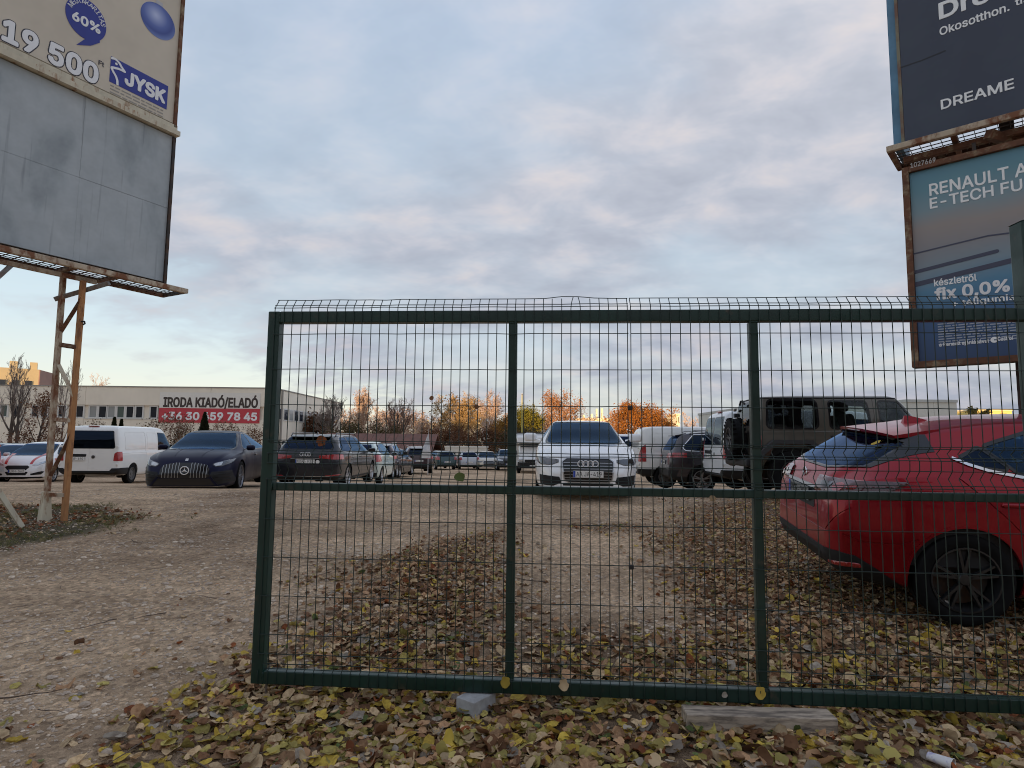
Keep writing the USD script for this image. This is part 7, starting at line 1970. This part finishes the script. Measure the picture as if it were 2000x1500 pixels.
# left: beyond the fastback and the hatchback
put_px(mk_hatch(paint("lilac_silver_paint", (.34, .34, .40), metal=.6), fine=False), "hatchback_car", "silver lilac hatchback just behind the white red striped one", "car", 42, 26.8, -74, -.42)
put_px(mk_hatch(paint("petrol_paint", (.03, .055, .075), metal=.5), fine=False), "hatchback_car", "dark petrol blue hatchback furthest back at the left edge", "car", 12, 30.5, -76, -.45)
put_px(mk_van(paint("orange_van_paint", (.50, .085, .022))), "orange_van", "orange van cut off by the left edge of the picture", "van", 5, 21.2, 138, -.22, ref=(-2.45, -.93))
put_px(mk_hatch(paint("graphite_paint", (.06, .06, .065), metal=.5), fine=False), "hatchback_car", "dark hatchback half seen beneath and behind the white delivery van", "car", 205, 30.5, -70, -.48)
put_px(mk_hatch(paint("teal_paint", (.035, .085, .10), metal=.5), fine=False), "hatchback_car", "teal hatchback showing its roof behind the dark fastback", "car", 507, 27.0, 95, -.36)
put_px(mk_hatch(paint("mint_paint", (.42, .50, .48), metal=.3)), "hatchback_car", "pale mint green hatchback ahead of the dark grey estate", "car", 750, 21.6, 92, -.15, ref=(-1.2, -.86))
far_p = [("plum_black_paint", (.045, .032, .040)), ("black_blue_paint", (.018, .019, .024)), ("umber_paint", (.050, .030, .032)), ("deep_teal_paint", (.020, .055, .065)), ("sky_silver_paint", (.46, .49, .54)), ("beige_paint", (.46, .40, .31))]
fp = [paint(n, c_, metal=.4) for n, c_ in far_p]
put_px(mk_suv(fp[0]), "off_road_car", "dark off-road car with a lit looking red tail lamp beyond the mint hatchback", "off-road car", 757, 29.5, 92, -.45, ref=(-2.1, -.5))
put_px(mk_hatch(fp[1], fine=False), "hatchback_car", "small black hatchback squeezed left of the brown off-road car", "car", 783, 32.5, 85, -.52, ref=(0, -.5))
put_px(mk_suv(fp[2]), "off_road_car", "dark brown off-road car seen from behind left of the feather flag", "off-road car", 819, 37.5, 104, -.66, ref=(-2.1, 0))
put_px(mk_hatch(fp[3], fine=False), "hatchback_car", "deep teal hatchback right of the feather flag", "car", 874, 48, 112, -.90, ref=(-1.9, 0))
put_px(mk_hatch(fp[4], fine=False), "hatchback_car", "pale blue silver hatchback before the white site cabin", "car", 913, 51, 100, -.95)
far_saloon = [q for q in saloon.arrays()]
put_px(saloon, "saloon_car", "beige saloon facing the viewer left of the gate's second upright", "car", 955, 49, -82, -.92, ref=(2.4, 0), swap={"body": fp[5], "door_mirror": fp[5], "door_handle": fp[5]}, skip=("emblem_ring", "seat", "number_plate"))
put_px(mk_suv(fp[1]), "off_road_car", "black car hidden behind the gate's second upright", "off-road car", 990, 50, -85, -.93, skip=("seat",))


# ---- motorhome ----------------------------------------------------------------------------------------------
def motorhome():
    z = gz(44); p = P(1038, 860, 44)
    t = thing("motorhome", "white motorhome with a roof over its cab, left of the white saloon", "motorhome", (float(p[0]), 44, z), math.radians(-92))
    w_ = paint("motorhome_white", (.64, .63, .61))
    body = m3.Manifold.batch_boolean([rbox(-4.4, -.2, -1.13, 1.13, .45, 2.80, .10), hull([(-.3, s * 1.13, zz) for s in (1, -1) for zz in (1.98, 2.78)] + [(1.05, s * 1.0, 2.12) for s in (1, -1)] + [(.95, s * .98, 2.50) for s in (1, -1)] + [(.45, s * 1.02, 2.80) for s in (1, -1)])], m3.OpType.Add)
    part(t, "living_box", tri(body), w_, 35)
    part(t, "roof_rim", tri(rbox(-4.35, .45, -1.10, 1.10, 2.805, 2.87, .02)), plastic)
    cab = hull([(-.25, s * .98, zz) for s in (1, -1) for zz in (.45, 1.97)] + [(.35, s * .82, 1.96) for s in (1, -1)] + [(1.15, s * .92, 1.20) for s in (1, -1)] + [(1.55, s * .86, 1.02) for s in (1, -1)] + [(1.68, s * .80, .55) for s in (1, -1)] + [(1.2, s * .98, .45) for s in (1, -1)] + [(1.2, s * .96, 1.10) for s in (1, -1)])
    part(t, "cab", tri(cab), w_, 30)
    part(t, "windscreen", tri(hull([(1.16 + .012, s * .86, 1.235) for s in (1, -1)] + [(.44, s * .77, 1.90) for s in (1, -1)] + [(1.12, s * .86, 1.235) for s in (1, -1)] + [(.40, s * .77, 1.88) for s in (1, -1)])), mat("cab_glass", (.02, .035, .06), .04, spec=.8))
    part(t, "front_bumper", tri(hull([(1.50, s * .94, zz) for s in (1, -1) for zz in (.36, .80)] + [(1.76, s * .78, zz) for s in (1, -1) for zz in (.38, .78)])), plastic, 30)
    part(t, "grille", box(1.60, 1.715, -.45, .45, .82, .96), plastic)
    part(t, "number_plate", box(1.762, 1.772, -.1, .42, .48, .59), plate_w)
    for s in (1, -1):
        part(t, "headlight", tri(rbox(1.40, 1.66, min(s * .55, s * .88), max(s * .55, s * .88), .84, 1.02, .04)), clear_lamp, 30)
        part(t, "door_mirror", tri(rbox(.85, 1.0, min(s * 1.02, s * 1.22), max(s * 1.02, s * 1.22), 1.25, 1.60, .04)), plastic, 30)
    ty, ri = tyre_mesh(.34, .21, .22), rim_mesh(.21, .2, ("steel", 8, .1))
    for xa in (.95, -2.9):
        for s in (1, -1):
            wx = xform(t, "wheel", (xa, s * .88, .34), 0 if s > 0 else math.pi)
            part(wx, "tyre", ty, rubber, 40); part(wx, "rim", ri, rim_steel, 30)


motorhome()
